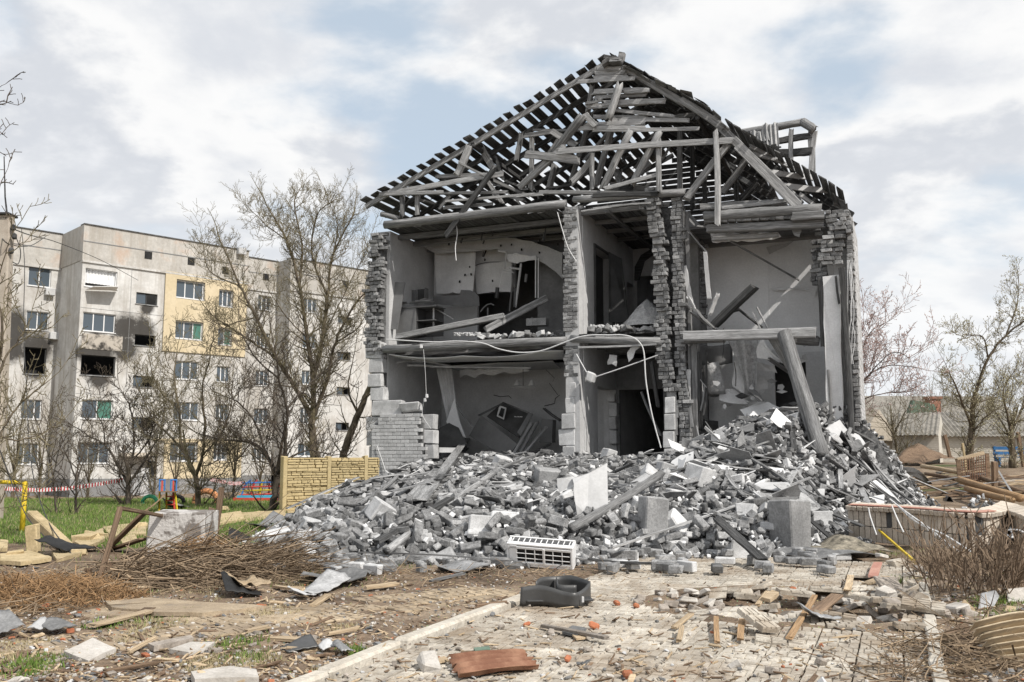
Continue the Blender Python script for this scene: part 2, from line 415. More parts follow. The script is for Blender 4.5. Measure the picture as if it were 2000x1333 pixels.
def ground_extra(nt, tc, col, na, nf):
    at = nn(nt, 'ShaderNodeAttribute'); at.attribute_name = 'lawn'
    big = nn(nt, 'ShaderNodeTexNoise', i_Scale=.8, i_Detail=6.0, i_Roughness=.65); nt.links.new(tc.outputs['Object'], big.inputs[0])
    peb = nn(nt, 'ShaderNodeTexVoronoi', i_Scale=34.0); nt.links.new(tc.outputs['Object'], peb.inputs[0])
    soil = ramp(nt, big.outputs[0], [(.32, (.095, .066, .045)), (.5, (.20, .145, .10)), (.68, (.30, .235, .17))])
    soil = mixc(nt, .8, soil, ramp(nt, nf.outputs[0], [(.3, .45), (.72, 1.55)]), 'MULTIPLY')
    pm = ramp(nt, peb.outputs['Distance'], [(.16, 1.0), (.24, 0.0)])
    pk = ramp(nt, math_(nt, 'MULTIPLY', pm, ramp(nt, peb.outputs['Color'], [(.60, 0.0), (.64, 1.0)])), [(0, 0), (1, 1)])
    soil = mixc(nt, pk, soil, mixc(nt, 1.0, (.42, .38, .33), peb.outputs['Color'], 'SOFT_LIGHT'))
    gr = ramp(nt, na.outputs[0], [(.3, (.045, .075, .015)), (.5, (.085, .12, .03)), (.7, (.16, .16, .06))])
    f = math_(nt, 'ADD', at.outputs['Fac'], math_(nt, 'MULTIPLY', math_(nt, 'SUBTRACT', nf.outputs[0], .5), .9), clamp=True)
    return mixc(nt, ramp(nt, f, [(.35, 0), (.6, 1)]), soil, gr)
K['ground'] = M_('soil_and_lawn', .2, .3, 5, bump=.9, bscale=26, var=0, speck=.15, bdist=.03, extra=ground_extra)
me.materials.append(K['ground']); me.update()
go = bpy.data.objects.new('ground', me); C.objects.link(go); tag(go, kind='structure')

# ---- paved yard: embossed concrete tiles with dirt in their joints
def tile_extra(nt, tc, col, na, nf):
    ge = nn(nt, 'ShaderNodeNewGeometry')
    d = nn(nt, 'ShaderNodeTexNoise', i_Scale=.9, i_Detail=7.0, i_Roughness=.7); nt.links.new(ge.outputs['Position'], d.inputs[0])
    col = mixc(nt, ramp(nt, d.outputs[0], [(.46, 0), (.62, .85)]), col, (.25, .195, .14))
    d2 = nn(nt, 'ShaderNodeTexNoise', i_Scale=5.0, i_Detail=6.0, i_Roughness=.75); nt.links.new(ge.outputs['Position'], d2.inputs[0])
    return mixc(nt, ramp(nt, d2.outputs[0], [(.55, 0), (.68, .7)]), col, (.20, .17, .14))
K['tile'] = M_('embossed_paving', (.36, .32, .265), (.56, .52, .45), 4, bump=.55, bscale=38, var=.12, speck=.25, extra=tile_extra)
K['path_tile'] = M_('path_paving', (.30, .235, .16), (.42, .34, .24), 4, bump=.5, bscale=38, var=.1, speck=.25, extra=tile_extra)
K['kerb'] = M_('kerb_concrete', (.42, .38, .32), (.58, .54, .47), 4, bump=.6, bscale=30, var=.06, speck=.25)
TW, TL = .30, .51
def tile_mesh(seed, nx=4, ny=3, W=TW, L=TL, mat='tile'):
    r = np.random.default_rng(seed); mb = MB(); g = .007
    mb.add(*box8(-W/2+g, W/2-g, -L/2+g, L/2-g, -.03, -.012))
    for j in range(ny):
        off = (j % 2)*.5
        cuts = [0] + [ (i+off)/nx for i in range(0 if off else 1, nx)] + [1]
        for a, b in zip(cuts, cuts[1:]):
            e = .006; x0 = -W/2+a*W+e; x1 = -W/2+b*W-e; y0 = -L/2+j*L/ny+e*1.5; y1 = -L/2+(j+1)*L/ny-e*1.5
            P, Fb = box8(x0, x1, y0, y1, -.012, 0.0); P[4:, :2] += (np.array([(x0+x1)/2, (y0+y1)/2]) - P[4:, :2])*np.array([.09, .05])
            P[:, :2] += r.uniform(-.004, .004, (8, 2)); P[4:, 2] += r.uniform(-.004, .002, 4)
            mb.add(P, Fb[1:])
    return mb.mesh('paving_tile', K[mat])[0]
TM = [tile_mesh(s) for s in range(6)]
yard = empty('paved_yard', R.w((YU0, R.g(1200, 1250).y, 0)), -TH, kind='structure')
Yi = yard.matrix_world.inverted()
r = random.Random(3)
vfar = R.g(1300, 1092).y; vnear = min(R.g(540, 1345).y, R.g(1800, 1345).y) - .3
i = 0; u = YU0 + .10; ntile = 0
while u < YU1 - .05:
    v = vnear + (i % 2)*0
    while v < vfar + .4:
        p = R.w((u+TW/2, v+TL/2, 0)); d = math.hypot((p.x-CR.x)/1.15, (p.y-CR.y)/.95)
        l = p
        px = 1000 + 1800*p.x/max(p.y, .1)
        keep = -60 < px < 2060 and p.y > 4.7 and not (d < .95 + .12*r.uniform(-1, 1)) and math.hypot(p.x-CR2.x, p.y-CR2.y) > .3
        if keep and r.random() > .012:
            tilt = .008 + (.16*math.exp(-((d-.95)/.22)**2) if d < 1.7 else 0)
            M = Matrix.Translation(p + Vector((0, 0, r.uniform(-.004, .003) + (.02*math.exp(-((d-1)/.2)**2)))))
            M = M @ Matrix.Rotation(-TH + r.uniform(-.008, .008) + (r.uniform(-.2, .2) if d < 1.15 else 0), 4, 'Z') @ Matrix.Rotation(r.uniform(-tilt, tilt), 4, 'X') @ Matrix.Rotation(r.uniform(-tilt, tilt), 4, 'Y')
            inst('paving_tile', r.choice(TM), Yi @ M, yard); ntile += 1
        v += TL
    u += TW; i += 1
# kerb stones along the yard's left side
kerb = empty('kerb', R.w((YU0, vnear, 0)), -TH, kind='structure'); Ki = kerb.matrix_world.inverted()
v = vnear - .3; k = 0
while v < R.g(1030, 1166).y + .2:
    L = .98; mb = MB(); P, Fb = cbox(.13, L-.03, .11, .02, .03, np.random.default_rng(k)); mb.add(P, Fb)
    mb.add(*cbox(.02, .03, .01, .002)) if 0 else None
    o = mb.mesh('kerb_stone', K['kerb'])[0]
    M = R.M @ Matrix.Translation((YU0 + r.uniform(-.02, .02), v+L/2, -.012 + r.uniform(-.02, .012))) @ Matrix.Rotation(r.uniform(-.035, .035), 4, 'Z') @ Matrix.Rotation(r.uniform(-.05, .05), 4, 'Y')
    inst('kerb_stone', o, Ki @ M, kerb); v += L; k += 1
# right-hand edging of the yard
mbk = MB()
for k in range(6):
    mb = MB(); mb.add(*cbox(.09, .78, .10, .01, .012, np.random.default_rng(k+50)))
    M = R.M @ Matrix.Translation((YU1+.09, R.g(1795, 1320).y + k*.8, -.01)) @ Matrix.Rotation(r.uniform(-.03, .03), 4, 'Z')
    inst('kerb_stone', mb.mesh('kerb_stone', K['kerb'])[0], Ki @ M, kerb)
# beige path crossing the soil on the left
PM = [tile_mesh(s+20, 3, 2, .30, .30, 'path_tile') for s in range(4)]
def lay_path(name, A, B, width, drop=.06):
    A = Vector((A.x, A.y, 0)); B = Vector((B.x, B.y, 0)); d = (B-A); L = d.length; d.normalize(); n = Vector((-d.y, d.x, 0)); ang = math.atan2(d.y, d.x)
    e = empty(name, A, ang, kind='structure'); ei = e.matrix_world.inverted()
    for i in range(int(L/.3)):
        for j in range(int(round(width/.3))):
            p = A + d*(i*.3+.15) + n*((j+.5)*.3 - width/2); px = 1000+1800*p.x/p.y
            if r.random() < drop or not -80 < px < 2000: continue
            z = gz(p.x, p.y) + .012 + r.uniform(-.012, .006)
            M = Matrix.Translation((p.x, p.y, z)) @ Matrix.Rotation(ang + r.uniform(-.01, .01) + r.choice((0, math.pi)), 4, 'Z') @ Matrix.Rotation(r.uniform(-.02, .02), 4, 'X')
            inst('paving_tile', r.choice(PM), ei @ M, e)
lay_path('path', G(-60, 1287), G(1005, 1150), .9)
lay_path('path', G(190, 1188), G(620, 1205), .9, .1)
# ------------------------------------------------------------ the ruined house
q2 = lambda x, y: (680+x/3.3333, 80+y/3.3333)
q3 = lambda x, y: (1160+x/3.3333, 80+y/3.3333)
q4 = lambda x, y: (700+x/3.846, 380+y/3.846)
q5 = lambda x, y: (1200+x/2.563, 380+y/2.563)
q6 = lambda x, y: (700+x/3.03, 640+y/3.03)
MPX = 1/76.0                      # metres per photograph pixel at the front of the house
def P2(x, y, v=0): return R.pl(*q2(x, y), v)
def P3(x, y, v=0): return R.pl(*q3(x, y), v)
def P4(x, y, v=0): return R.pl(*q4(x, y), v)
def P5(x, y, v=0): return R.pl(*q5(x, y), v)
def P6(x, y, v=0): return R.pl(*q6(x, y), v)
house = empty('ruined_house', (0, 0, 0), 0, frame=R, label='two storey grey ruined house with its front torn off and bare roof boards', cat='house')
rg = np.random.default_rng(11); rr = random.Random(5)
W1, W2 = 5.84, 6.25              # first partition (u)
ZF, ZA = 4.42, 7.86              # upper floor and attic floor levels
VB = 9.0; VE = 3.4                # the right-hand wing is shallower
UR0, UR1 = 12.45, 12.92
V3 = 3.0
vR = 2.5; print('vR', R.pu(1386, 520, 9.02), R.pu(1366, 560, 9.0))    # back wall of the right-hand room
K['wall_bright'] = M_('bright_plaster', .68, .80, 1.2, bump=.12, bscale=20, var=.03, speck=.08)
# --- structural walls
def wall(fn, mat, name='wall'):
    mb = MB(); fn(mb); return mb.build(name, K[mat], house)
wall(lambda m: m.box(0.03, .44, .30, VB, .3, 7.75), 'plaster', 'side_wall')
wall(lambda m: holed(m, .32, VB, .2, 7.9, [(1.3, 3.0, ZF+.02, 7.0), (4.6, 5.6, ZF+.02, 6.6), (1.45, 3.2, .45, 3.2)], W1+.04, W2, axis='v'), 'plaster', 'partition_wall')
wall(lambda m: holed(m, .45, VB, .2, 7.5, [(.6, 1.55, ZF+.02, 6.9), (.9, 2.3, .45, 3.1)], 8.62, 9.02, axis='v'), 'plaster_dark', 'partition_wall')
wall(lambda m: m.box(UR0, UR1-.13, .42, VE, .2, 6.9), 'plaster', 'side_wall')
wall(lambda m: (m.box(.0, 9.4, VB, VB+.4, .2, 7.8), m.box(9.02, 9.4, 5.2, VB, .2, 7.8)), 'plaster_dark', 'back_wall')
# plinth
wall(lambda m: (m.box(-.04, 2.6, -.04, .3, -.3, .34), m.box(2.6, UR1, .0, .3, -.3, .25), m.box(UR1-.3, UR1+.04, .3, VE, -.3, .34)), 'plinth', 'plinth')
# ground floor slab
wall(lambda m: (m.box(.03, 9.4, .31, VB, .0, .42), m.box(9.4, UR1-.31, .31, VE+1.5, 0, .42)), 'concrete_dark', 'floor_slab')
# upper floor: boards over joists (left and centre); right room has lost its floor
def floorboards(u0, u1, v0, v1, z, mat, th=.035, along='v', w=.15, name='floorboard', miss=.04, under=0):
    n = int((u1-u0)/w) if along == 'v' else int((v1-v0)/w)
    for i in range(n):
        if rr.random() < miss: continue
        a = (i+.5)*w + (u0 if along == 'v' else v0)
        if along == 'v': p0, p1 = (a, v0+rr.uniform(-.12, .12), z), (a, v1, z)
        else: p0, p1 = (u0+rr.uniform(-.02, .02), a, z), (u1, a, z)
        beam(name, p0, p1, w*.94, th, K[mat], house, jit=.02, n=1, endjit=.03, roll=rr.uniform(-.03, .03))
floorboards(.45, W1, .02, 4.2, ZF-.02, 'wood_dark', w=.24)
floorboards(W2, 8.6, .02, 5.4, ZF-.02, 'wood_dark', w=.24)
wall(lambda m: (m.box(.45, W1, 4.2, VB, ZF-.2, ZF), m.box(W2+.01, 8.61, 5.4, VB, ZF-.2, ZF), m.box(9.03, UR0, 3.0, VE+.6, ZF-.2, ZF)), 'wood_dark', 'floor_deck')
# joists, seen from below
for v in (.75, 1.5, 2.3, 3.0): 
    beam('joist', (.45, v, ZF-.16), (W1, v, ZF-.16), .12, .16, K['wood'], house, jit=.04)
    beam('joist', (W2, v, ZF-.16), (8.6, v, ZF-.16), .12, .16, K['wood'], house, jit=.04)
# front logs at both floors
def pb(name, a, b, w, mat, h=None, **k): return beam(name, a, b, w, h or w, K[mat], house, **k)
pb('floor_beam', P4(195, 1165, .0), P4(1560, 1100, .0), .22, 'wood', log=True, jit=.07, n=9)
pb('floor_beam', P4(1600, 1085, .0), P5(235, 735, .0), .20, 'wood', log=True, jit=.07, n=6)
pb('floor_beam', P5(350, 710, -.1), P5(1008, 690, -.12), .25, 'wood_light', h=.24, jit=.05, n=8)
pb('floor_beam', P5(340, 742, .1), P5(555, 734, .1), .09, 'wood', n=3)
pb('floor_beam', P5(880, 722, .3), P5(1022, 735, .3), .22, 'wood', n=3)
pb('attic_beam', P2(238, 1200, -.02), P2(1415, 1062, -.02), .24, 'wood', log=True, jit=.09, n=9)
pb('attic_beam', P2(215, 1128, .1), P2(330, 1160, .1), .16, 'wood', log=True)
pb('attic_beam', P2(1245, 988, .1), P2(1800, 995, .1), .11, 'wood', h=.1)
pb('attic_beam', P2(1470, 1035, .0), P3(600, 985, .0), .18, 'wood', log=True, jit=.08, n=7)
pb('attic_beam', P3(0, 1010, -.05), P3(420, 1000, -.05), .12, 'wood_dark', n=4)
pb('attic_beam', P3(715, 1150, .0), P3(1480, 1098, .0), .27, 'wood', log=True, jit=.08, n=8)
pb('attic_beam', P3(690, 1085, .3), P3(1255, 1055, .3), .16, 'wood', n=5)
pb('attic_beam', P3(1290, 1150, -.05), P3(1500, 1135, -.05), .2, 'wood', n=3)
pb('attic_beam', P3(740, 1225, .1), P3(1500, 1190, .1), .2, 'wood', n=6)
pb('attic_beam', P3(770, 1290, .35), P3(1200, 1262, .35), .12, 'wood_light', n=4)
for i in range(11):               # tilted board ends below the right attic beam
    x = 725+i*52; y = 1186 - i*2.6
    mb = MB(); mb.add(*cbox(.18, .22, .085, .006, .05, rg)); me, _ = mb.mesh('joist_end', K['brick_dark' if i % 3 else 'wood'])
    inst('joist_end', me, Matrix.Translation(P3(x+20, y-6, .05)) @ Matrix.Rotation(rr.uniform(-.1, .1), 4, 'Z') @ Matrix.Rotation(rr.uniform(.05, .22), 4, 'Y'), house)
# attic floor: dark boards on beams, seen from below
floorboards(.45, W1, .06, 4.4, ZA-.08, 'wood_roof', w=.27, name='ceiling_board', th=.03, miss=.02)
floorboards(W2, 8.6, .10, 5.4, ZA-.10, 'wood_roof', w=.27, name='ceiling_board', th=.03, miss=.02)
wall(lambda m: (m.box(.45, W1, 4.4, VB, ZA-.12, ZA-.07), m.box(W2, 8.6, 5.4, VB, ZA-.14, ZA-.09), m.box(9.03, UR0, .6, VE, 7.05, 7.12)), 'wood_roof', 'attic_deck')
for v in (.8, 1.7, 2.6, 3.6):
    pb('ceiling_joist', (.45, v, ZA-.19), (W1, v, ZA-.19), .14, 'wood', h=.15, n=4)
for k in range(4):
    a = P5(0+k*75, 30+k*14, .0); pb('ceiling_joist', (W2, .3+k*1.1, ZA-.18), (8.6, .3+k*1.1, ZA-.18), .1, 'wood', h=.12, n=3)
pb('ceiling_joist', (7.0, .1, ZA-.25), (7.0, 5.3, ZA-.25), .12, 'wood', h=.08, n=3)
pb('ceiling_joist', (7.9, .1, ZA-.25), (7.9, 5.3, ZA-.25), .12, 'wood', h=.08, n=3)
pb('ceiling_lath', P4(1675, 128, -.1), P4(2000, 80, -.1), .045, 'wood_light', n=3); pb('ceiling_lath', P3(0, 1092, -.1), P3(370, 1055, -.1), .045, 'wood_light', n=3)
pb('ceiling_lath', P6(1305, 118, -.1), P6(1760, 100, -.1), .05, 'wood_light', n=3)

# --- masonry built brick by brick
def bmeshes(mat, dims=(.25, .12, .088), n=8, jit=.03, seed=0, ch=.008):
    out = []
    for s in range(n):
        r_ = np.random.default_rng(seed+s); mb = MB(); d = list(dims)
        if s % 4 == 3: d[0] *= r_.uniform(.5, .8)
        mb.add(*cbox(*d, ch, jit, r_)); out.append(mb.mesh('brick', K[mat])[0])
    return out
BM = bmeshes('brick', jit=.05); BMd = bmeshes('brick_dark', jit=.07, seed=40)
NB = [0]; extra = {}
def brick(M, me, name='brick', cap=300):
    NB[0] += 1
    if NB[0] <= cap: return inst(name, me, M, house)
    k = me.materials[0].name; mb = extra.setdefault(k, (MB(), me.materials[0]))[0]
    V = np.array([M @ v.co for v in me.vertices]); mb.add(V, [list(p.vertices) for p in me.polygons], rr.random())
def column(u0, u1, v0, z0, z1, jitter=.03, dark=.35, lean=lambda z: 0, course=.1, full=True, header=.5, rot=.12):
    z = z0
    while z < z1:
        u = u0 + lean(z) + rr.uniform(-.5, .5)*jitter*2
        end = u1 + lean(z)
        while u < end - .06:
            hd = rr.random() < header; L = .12 if hd else .25
            if u + L > end + .1: hd, L = True, .12
            me = rr.choice(BMd if rr.random() < dark else BM)
            d = rr.uniform(-jitter, jitter*.6)
            c = Vector((u+L/2, v0 + (.125 if hd else .06) + d, z+.045))
            M = Matrix.Translation(c) @ Matrix.Rotation((math.pi/2 if hd else 0) + rr.uniform(-rot, rot), 4, 'Z') @ Matrix.Rotation(rr.uniform(-rot, rot)*.4, 4, 'Y') @ Matrix.Rotation(rr.uniform(-rot, rot)*.4, 4, 'X')
            if rr.random() > .03: brick(M, me)
            u += L + .012
        z += course
# centre pier, two columns
a0 = R.pl(1277, 600, 0).x; a1 = R.pl(1316, 600, 0).x; b0 = R.pl(1318, 600, .25).x; b1 = R.pl(1341, 600, .25).x
core_mb = None
leanA = lambda z: (-.12 if z > 6.6 else 0) + .22*ss((4.6-z)/2.5) + .04*math.sin(z*3)
column(a0, a1-.15, -.02, 2.9, 8.0, .035, .35, leanA, rot=.07)
column(a0+.1, a1-.08, -.02, .9, 1.3, .05, .3, leanA)
column(b0+.02, b1, .05, 1.2, 7.9, .03, .3, lambda z: .10*ss((4.5-z)/3)-.02, header=.8)
def pcore(m):
    z = 1.0
    while z < 7.7: l = leanA(z+.2); m.box(a0+l+.07, a1+l-.2, .045, .3, z, z+.42); m.box(b0+.08, b1-.04, .12, .46, z, z+.42); z += .42
wall(pcore, 'concrete', 'pier_core')
wall(lambda m: m.box(a0+.12, b1-.02, .31, .5, .2, 7.6), 'soot', 'pier_core')  # dark backing painted as the shade between the two brick columns
# left wall's torn end: bricks above, aerated blocks below
column(-.12, .36, -.06, 4.15, 7.55, .05, .45, lambda z: .04*math.sin(z*5) - (.05 if 5 < z < 6 else 0) + (.12 if z > 7.1 else 0))
wall(lambda m: (m.box(.0, .34, .045, .31, 4.1, 7.3), m.box(.02, .40, .14, .31, .3, 4.1)), 'soot', 'wall_core')
# first pier upper storey (plaster patches over bricks)
column(W1-.03, W2-.06, -.035, ZF+.1, 7.75, .010, .12, header=.3, rot=.018)
column(W1-.02, W2-.1, -.02, 3.35, 4.15, .015, .15, rot=.04)
wall(lambda m: m.box(W1+.02, W2-.02, .0, .33, .2, 7.8), 'plaster', 'pier_core')
# right wall: top and outer corner
column(12.28, 12.75, -.05, 5.75, 7.0, .06, .4, lambda z: .12*math.sin(z*4))
column(11.95, 12.25, .5, 5.4, 6.9, .08, .95)
column(12.78, 12.93, .0, 1.6, 6.9, .012, .05, lambda z: .02*math.sin(z*6), header=1.0, rot=.03)
# right-hand room: jamb of the doorway in the partition
uj = 9.0; vj = min(R.pu(1366, 560, uj).y, vR-.3)
column(uj-.2, uj+.12, vj, ZF+.1, 7.0, .02, .2, lambda z: .10*(z-5.5)*.4)
for k, (mb, m) in extra.items(): mb.build('bricks_behind', m, house, kind='stuff')
# aerated blocks
def block(c, s, rot=(0, 0, 0), mat='block', jit=.05, name='block', ch=.014):
    mb = MB(); mb.add(*cbox(*s, ch, jit, rg)); me, _ = mb.mesh(name, K[mat])
    M = Matrix.Translation(c) @ Matrix.Rotation(rot[2], 4, 'Z') @ Matrix.Rotation(rot[1], 4, 'Y') @ Matrix.Rotation(rot[0], 4, 'X')
    return inst(name, me, M, house)
def blocks_px(fn, rects, v=.0, d=.3, sc=3.03, mat='block', jit=.035):
    for (x0, y0, x1, y1) in rects:
        a = fn(x0, y0, v); b = fn(x1, y1, v)
        block(((a.x+b.x)/2, v+d/2+rr.uniform(-.02, .03), (a.z+b.z)/2), (abs(b.x-a.x)-.01, d, abs(a.z-b.z)-.012), (rr.uniform(-.02, .02), rr.uniform(-.015, .015), rr.uniform(-.06, .06)), mat, jit)
blocks_px(P6, [(40, 90, 138, 182), (62, 186, 142, 266), (55, 272, 136, 350), (66, 354, 148, 430), (42, 526, 130, 608), (47, 612, 92, 700), (60, 704, 96, 790), (66, 794, 92, 850), (46, 854, 92, 960)])
blocks_px(P6, [(78, 432, 245, 520)], v=-.08, jit=.06)
mb = MB(); mb.add(*cbox(.56, .3, .27, .03, .16, np.random.default_rng(5))); inst('block', mb.mesh('block', K['block'])[0], Matrix.Translation(P6(312, 472, .0)) @ Matrix.Rotation(-.05, 4, 'Y'), house)
blocks_px(P6, [(368, 515, 440, 602), (372, 606, 448, 688), (392, 692, 448, 778)], v=.06)
blocks_px(P6, [(1226, 325, 1288, 412), (1222, 416, 1282, 505), (1200, 510, 1282, 600), (1182, 606, 1284, 700), (1208, 704, 1284, 790), (1210, 796, 1278, 850)], v=-.03, jit=.05)
blocks_px(P5, [(248, 1012, 302, 1094), (246, 1098, 303, 1182), (240, 1186, 300, 1268), (246, 1272, 296, 1320)], v=-.06, jit=.04)
blocks_px(P6, [(1470, 390, 1518, 440), (1478, 445, 1530, 525), (1478, 530, 1526, 606), (1482, 610, 1530, 692)], v=3.0, jit=.06)
# facing bricks: the panel left of the front
FB = []
for s in range(8):
    mb = MB(); mb.add(*cbox(.25, .115, .088, .004, .012, np.random.default_rng(s+80))); FB.append(mb.mesh('facing_brick', K['brick_white'])[0])
FH = []
for s in range(3):
    mb = MB(); mb.add(*cbox(.118, .115, .088, .004, .012, np.random.default_rng(s+90))); FH.append(mb.mesh('facing_brick', K['brick_white'])[0])
zt = P6(200, 512).z; zb = .36; nrow = 21; hgt = (zt-zb)/nrow
def redge(z):
    y = 968 - (z-zb)/(zt-zb)*(968-512); return P6(np.interp(y, [512, 690, 700, 740, 840, 900, 968], [365, 362, 392, 392, 400, 470, 480]), y).x
def ledge(z):
    y = 968 - (z-zb)/(zt-zb)*(968-512); return P6(np.interp(y, [512, 525, 570, 575, 968], [185, 130, 130, 92, 92]), y).x
for i in range(nrow):
    z = zb + (i+.5)*hgt; u = ledge(z); e = redge(z); first = i % 2
    while u < e - .05:
        L = .12 if first else .25; first = 0
        if u + L > e + .14: L = .12
        me = rr.choice(FH if L < .2 else FB)
        M = Matrix.Translation((u+L/2, -.065+rr.uniform(-.004, .004), z)) @ Matrix.Rotation(rr.uniform(-.01, .01), 4, 'Z') @ Matrix.Diagonal((1, 1, (hgt-.011)/.088, 1))
        inst('facing_brick', me, M, house); u += L + .011
wall(lambda m: m.box(ledge(1)+.03, redge(1.4)-.05, -.03, .05, zb-.02, zt-.25), 'concrete_dark', 'mortar')
# right outer side, facing bricks receding (seen as a narrow strip)
mbr = MB(); z = .36
while z < 6.85:
    v = .16 + (0 if int(z*10) % 2 else .13)
    while v < 2.6:
        mbr.box(UR1-.1, UR1+.005+rr.uniform(-.004, .004), v, v+.245, z, z+.088, rr.random()); v += .256
    z += .099
mbr.build('facing_course', K['brick_white'], house, kind='stuff')
wall(lambda m: m.box(UR1-.11, UR1-.012, 2.6, VE, .3, 6.9), 'brick_white', 'outer_skin')
wall(lambda m: m.box(UR1-.12, UR1-.02, .15, 2.6, .3, 6.86), 'concrete_dark', 'mortar')
# plaster panel at the front of the right wall, its dark posts
mb = MB(); a, b, c, d = P5(1042, 412, -.03), P5(1122, 402, -.03), P5(1150, 1165, -.03), P5(1066, 1120, -.03)
slab(mb, jag([a, b, c, d], .02, .35, rr, keep=()), (0, 1, 0), .42); mb.build('wall_panel', K['plasterboard'], house)
pb('window_post', P5(1138, 372, -.1), P5(1188, 1190, -.1), .13, 'wood_dark', h=.16, n=8, jit=.03)
pb('window_post', P5(1070, 880, -.1), P5(1084, 1130, -.1), .06, 'wood', h=.05)
pb('window_post', P5(1108, 412, -.12), P5(1125, 545, -.12), .05, 'wood_dark', h=.05)
pb('window_post', P5(1028, 420, .05), P5(1044, 760, .05), .1, 'wood_dark', h=.1)  # dark strip painted for the shaded gap beside the plaster panel
# wires dangling down the corner
mb = MB()
for k in range(5):
    pts = [P5(1165+k*5+rr.uniform(-5, 5), 330, -.05)] + [P5(1178+k*5+rr.uniform(-12, 12), 330+j*130, -.08) for j in range(1, 5)]
    tube(mb, smoothpath(pts, 4), .008, 4)
mb.build('loose_wire', K['cable'], house, kind='stuff')

# --- interior: left upper room
def sheet(name, pts, mat, th=.012, amp=.03, step=.16, keep=(), nrm=(0, 1, 0), parent=house, frame=None, **tg):
    mb = MB(); slab(mb, jag(pts, amp, step, rr, keep), nrm, th); return mb.build(name, K[mat], parent, frame, **tg)
BW = V3
A = P4(1030, 560, BW); hx0 = P4(895, 700, BW).x; hx1 = P4(1345, 600, BW).x
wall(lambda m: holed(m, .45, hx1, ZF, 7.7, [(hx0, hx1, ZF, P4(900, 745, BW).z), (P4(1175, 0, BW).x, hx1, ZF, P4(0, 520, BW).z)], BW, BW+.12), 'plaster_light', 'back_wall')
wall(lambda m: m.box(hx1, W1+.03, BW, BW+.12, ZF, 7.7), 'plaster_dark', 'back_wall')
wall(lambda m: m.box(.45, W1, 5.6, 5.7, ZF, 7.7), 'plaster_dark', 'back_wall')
# light fascia and arch of plasterboard in front of the back wall
ARCH = [(440, 372), (1030, 310), (1060, 318), (1180, 330), (1300, 352), (1420, 392), (1532, 440), (1534, 635), (1480, 580), (1400, 522), (1335, 488), (1270, 500), (1180, 510), (1120, 500), (1110, 440), (1045, 410), (900, 425), (578, 445)]
sheet('plasterboard_arch', [P4(x, y, 2.3) for x, y in ARCH], 'plaster', .03, .015, .2)
sheet('torn_plasterboard', [P4(x, y, 2.1) for x, y in [(1105, 455), (1180, 440), (1290, 465), (1330, 458), (1340, 490), (1270, 498), (1190, 520), (1130, 505)]], 'plaster_light', .02, .02, .1)
mb = MB(); a, b, c, d = P4(575, 442, 2.6), P4(888, 418, 2.6), P4(862, 752, 2.45), P4(582, 750, 2.5)
wgrid(mb, 8, 8, lambda s, t: (a.lerp(b, s)).lerp(d.lerp(c, s), t) + Vector((.05*math.sin(t*3)*(s-.5), .06*math.sin(s*5+t*2) - .1*s*t, (.05*rr.random() if t == 1 else 0))), .012)
mb.build('hanging_plasterboard', K['plasterboard'], house)
mb = MB(); a, b, c, d = P4(872, 540, 2.8), P4(1150, 505, 2.6), P4(1150, 735, 2.6), P4(890, 750, 2.8)
wgrid(mb, 8, 4, lambda s, t: (a.lerp(b, s)).lerp(d.lerp(c, s), t) + Vector((0, .12*math.sin(s*3.1), .06*math.sin(s*3.1))), .012)
mb.build('hanging_plasterboard', K['plasterboard'], house)
sheet('fallen_panel', [P4(x, y, 2.2) for x, y in [(560, 762), (760, 758), (770, 718), (840, 720), (880, 740), (905, 770), (908, 838), (860, 842), (560, 825)]], 'furn', .02, .01, .15)
# dark cracks / cable runs on the back wall
mb = MB()
tube(mb, smoothpath([P4(870, 540, BW-.01), P4(920, 520, BW-.02), P4(1000, 508, BW-.02), P4(1090, 510, BW-.01)], 4), .009, 4)
tube(mb, [P4(960, 420, BW-.01), P4(940, 470, BW-.01)], .02, 4); tube(mb, [P4(940, 430, BW-.01), P4(932, 470, BW-.01)], .012, 4)
mb.build('wall_crack', K['black'], house)
for x, y in [(760, 655), (800, 607), (1008, 650), (835, 545), (845, 600), (950, 490), (1070, 385), (680, 375), (1362, 348), (1500, 375), (1150, 380), (1225, 415), (1360, 438), (785, 350)]:
    mb = MB(); mb.add(*cbox(.05, .02, .07, .006, .25, rg)); inst('shrapnel_hole', mb.mesh('shrapnel_hole', K['black'])[0], Matrix.Translation(P4(x, y, 2.24 if y < 480 else 2.35)), house)
# stubs hanging from the ceiling
for x, y, l in [(930, 270, 75), (1015, 275, 40), (1405, 250, 90), (1395, 290, 60), (780, 335, 30), (945, 350, 20)]:
    pb('ceiling_stub', P4(x, y, 1.2), P4(x-8, y+l, 1.2), .035, 'wood_dark', n=2)
# --- centre upper room
vc = 5.3
wall(lambda m: holed(m, W2, 8.6, ZF, 7.75, [(P5(105, 0, vc).x, 8.6, ZF, P5(0, 420, vc).z)], vc, vc+.12), 'plaster', 'back_wall')
xl = P5(95, 0, vc-.02).x; zl = P5(0, 440, vc).z; zt_ = P5(0, 292, vc).z
arch = [(xl, zl), (xl+.02, zl+(zt_-zl)*.45), (xl+.22, zl+(zt_-zl)*.82), (xl+.55, zt_), (xl+1.2, zt_+.02), (xl+1.2, zt_-.12), (xl+.62, zt_-.16), (xl+.33, zl+(zt_-zl)*.62), (xl+.14, zl)]
mb = MB(); slab(mb, [(x, vc-.08, z) for x, z in arch], (0, 1, 0), .08); mb.build('arch_trim', K['wood_dark'], house)
wall(lambda m: m.box(W1+.10, W1+.14, 1.32, 2.98, ZF+.02, 7.0), 'furn_dark', 'door')  # dark sheet closing the doorway, painted as the darkness beyond it
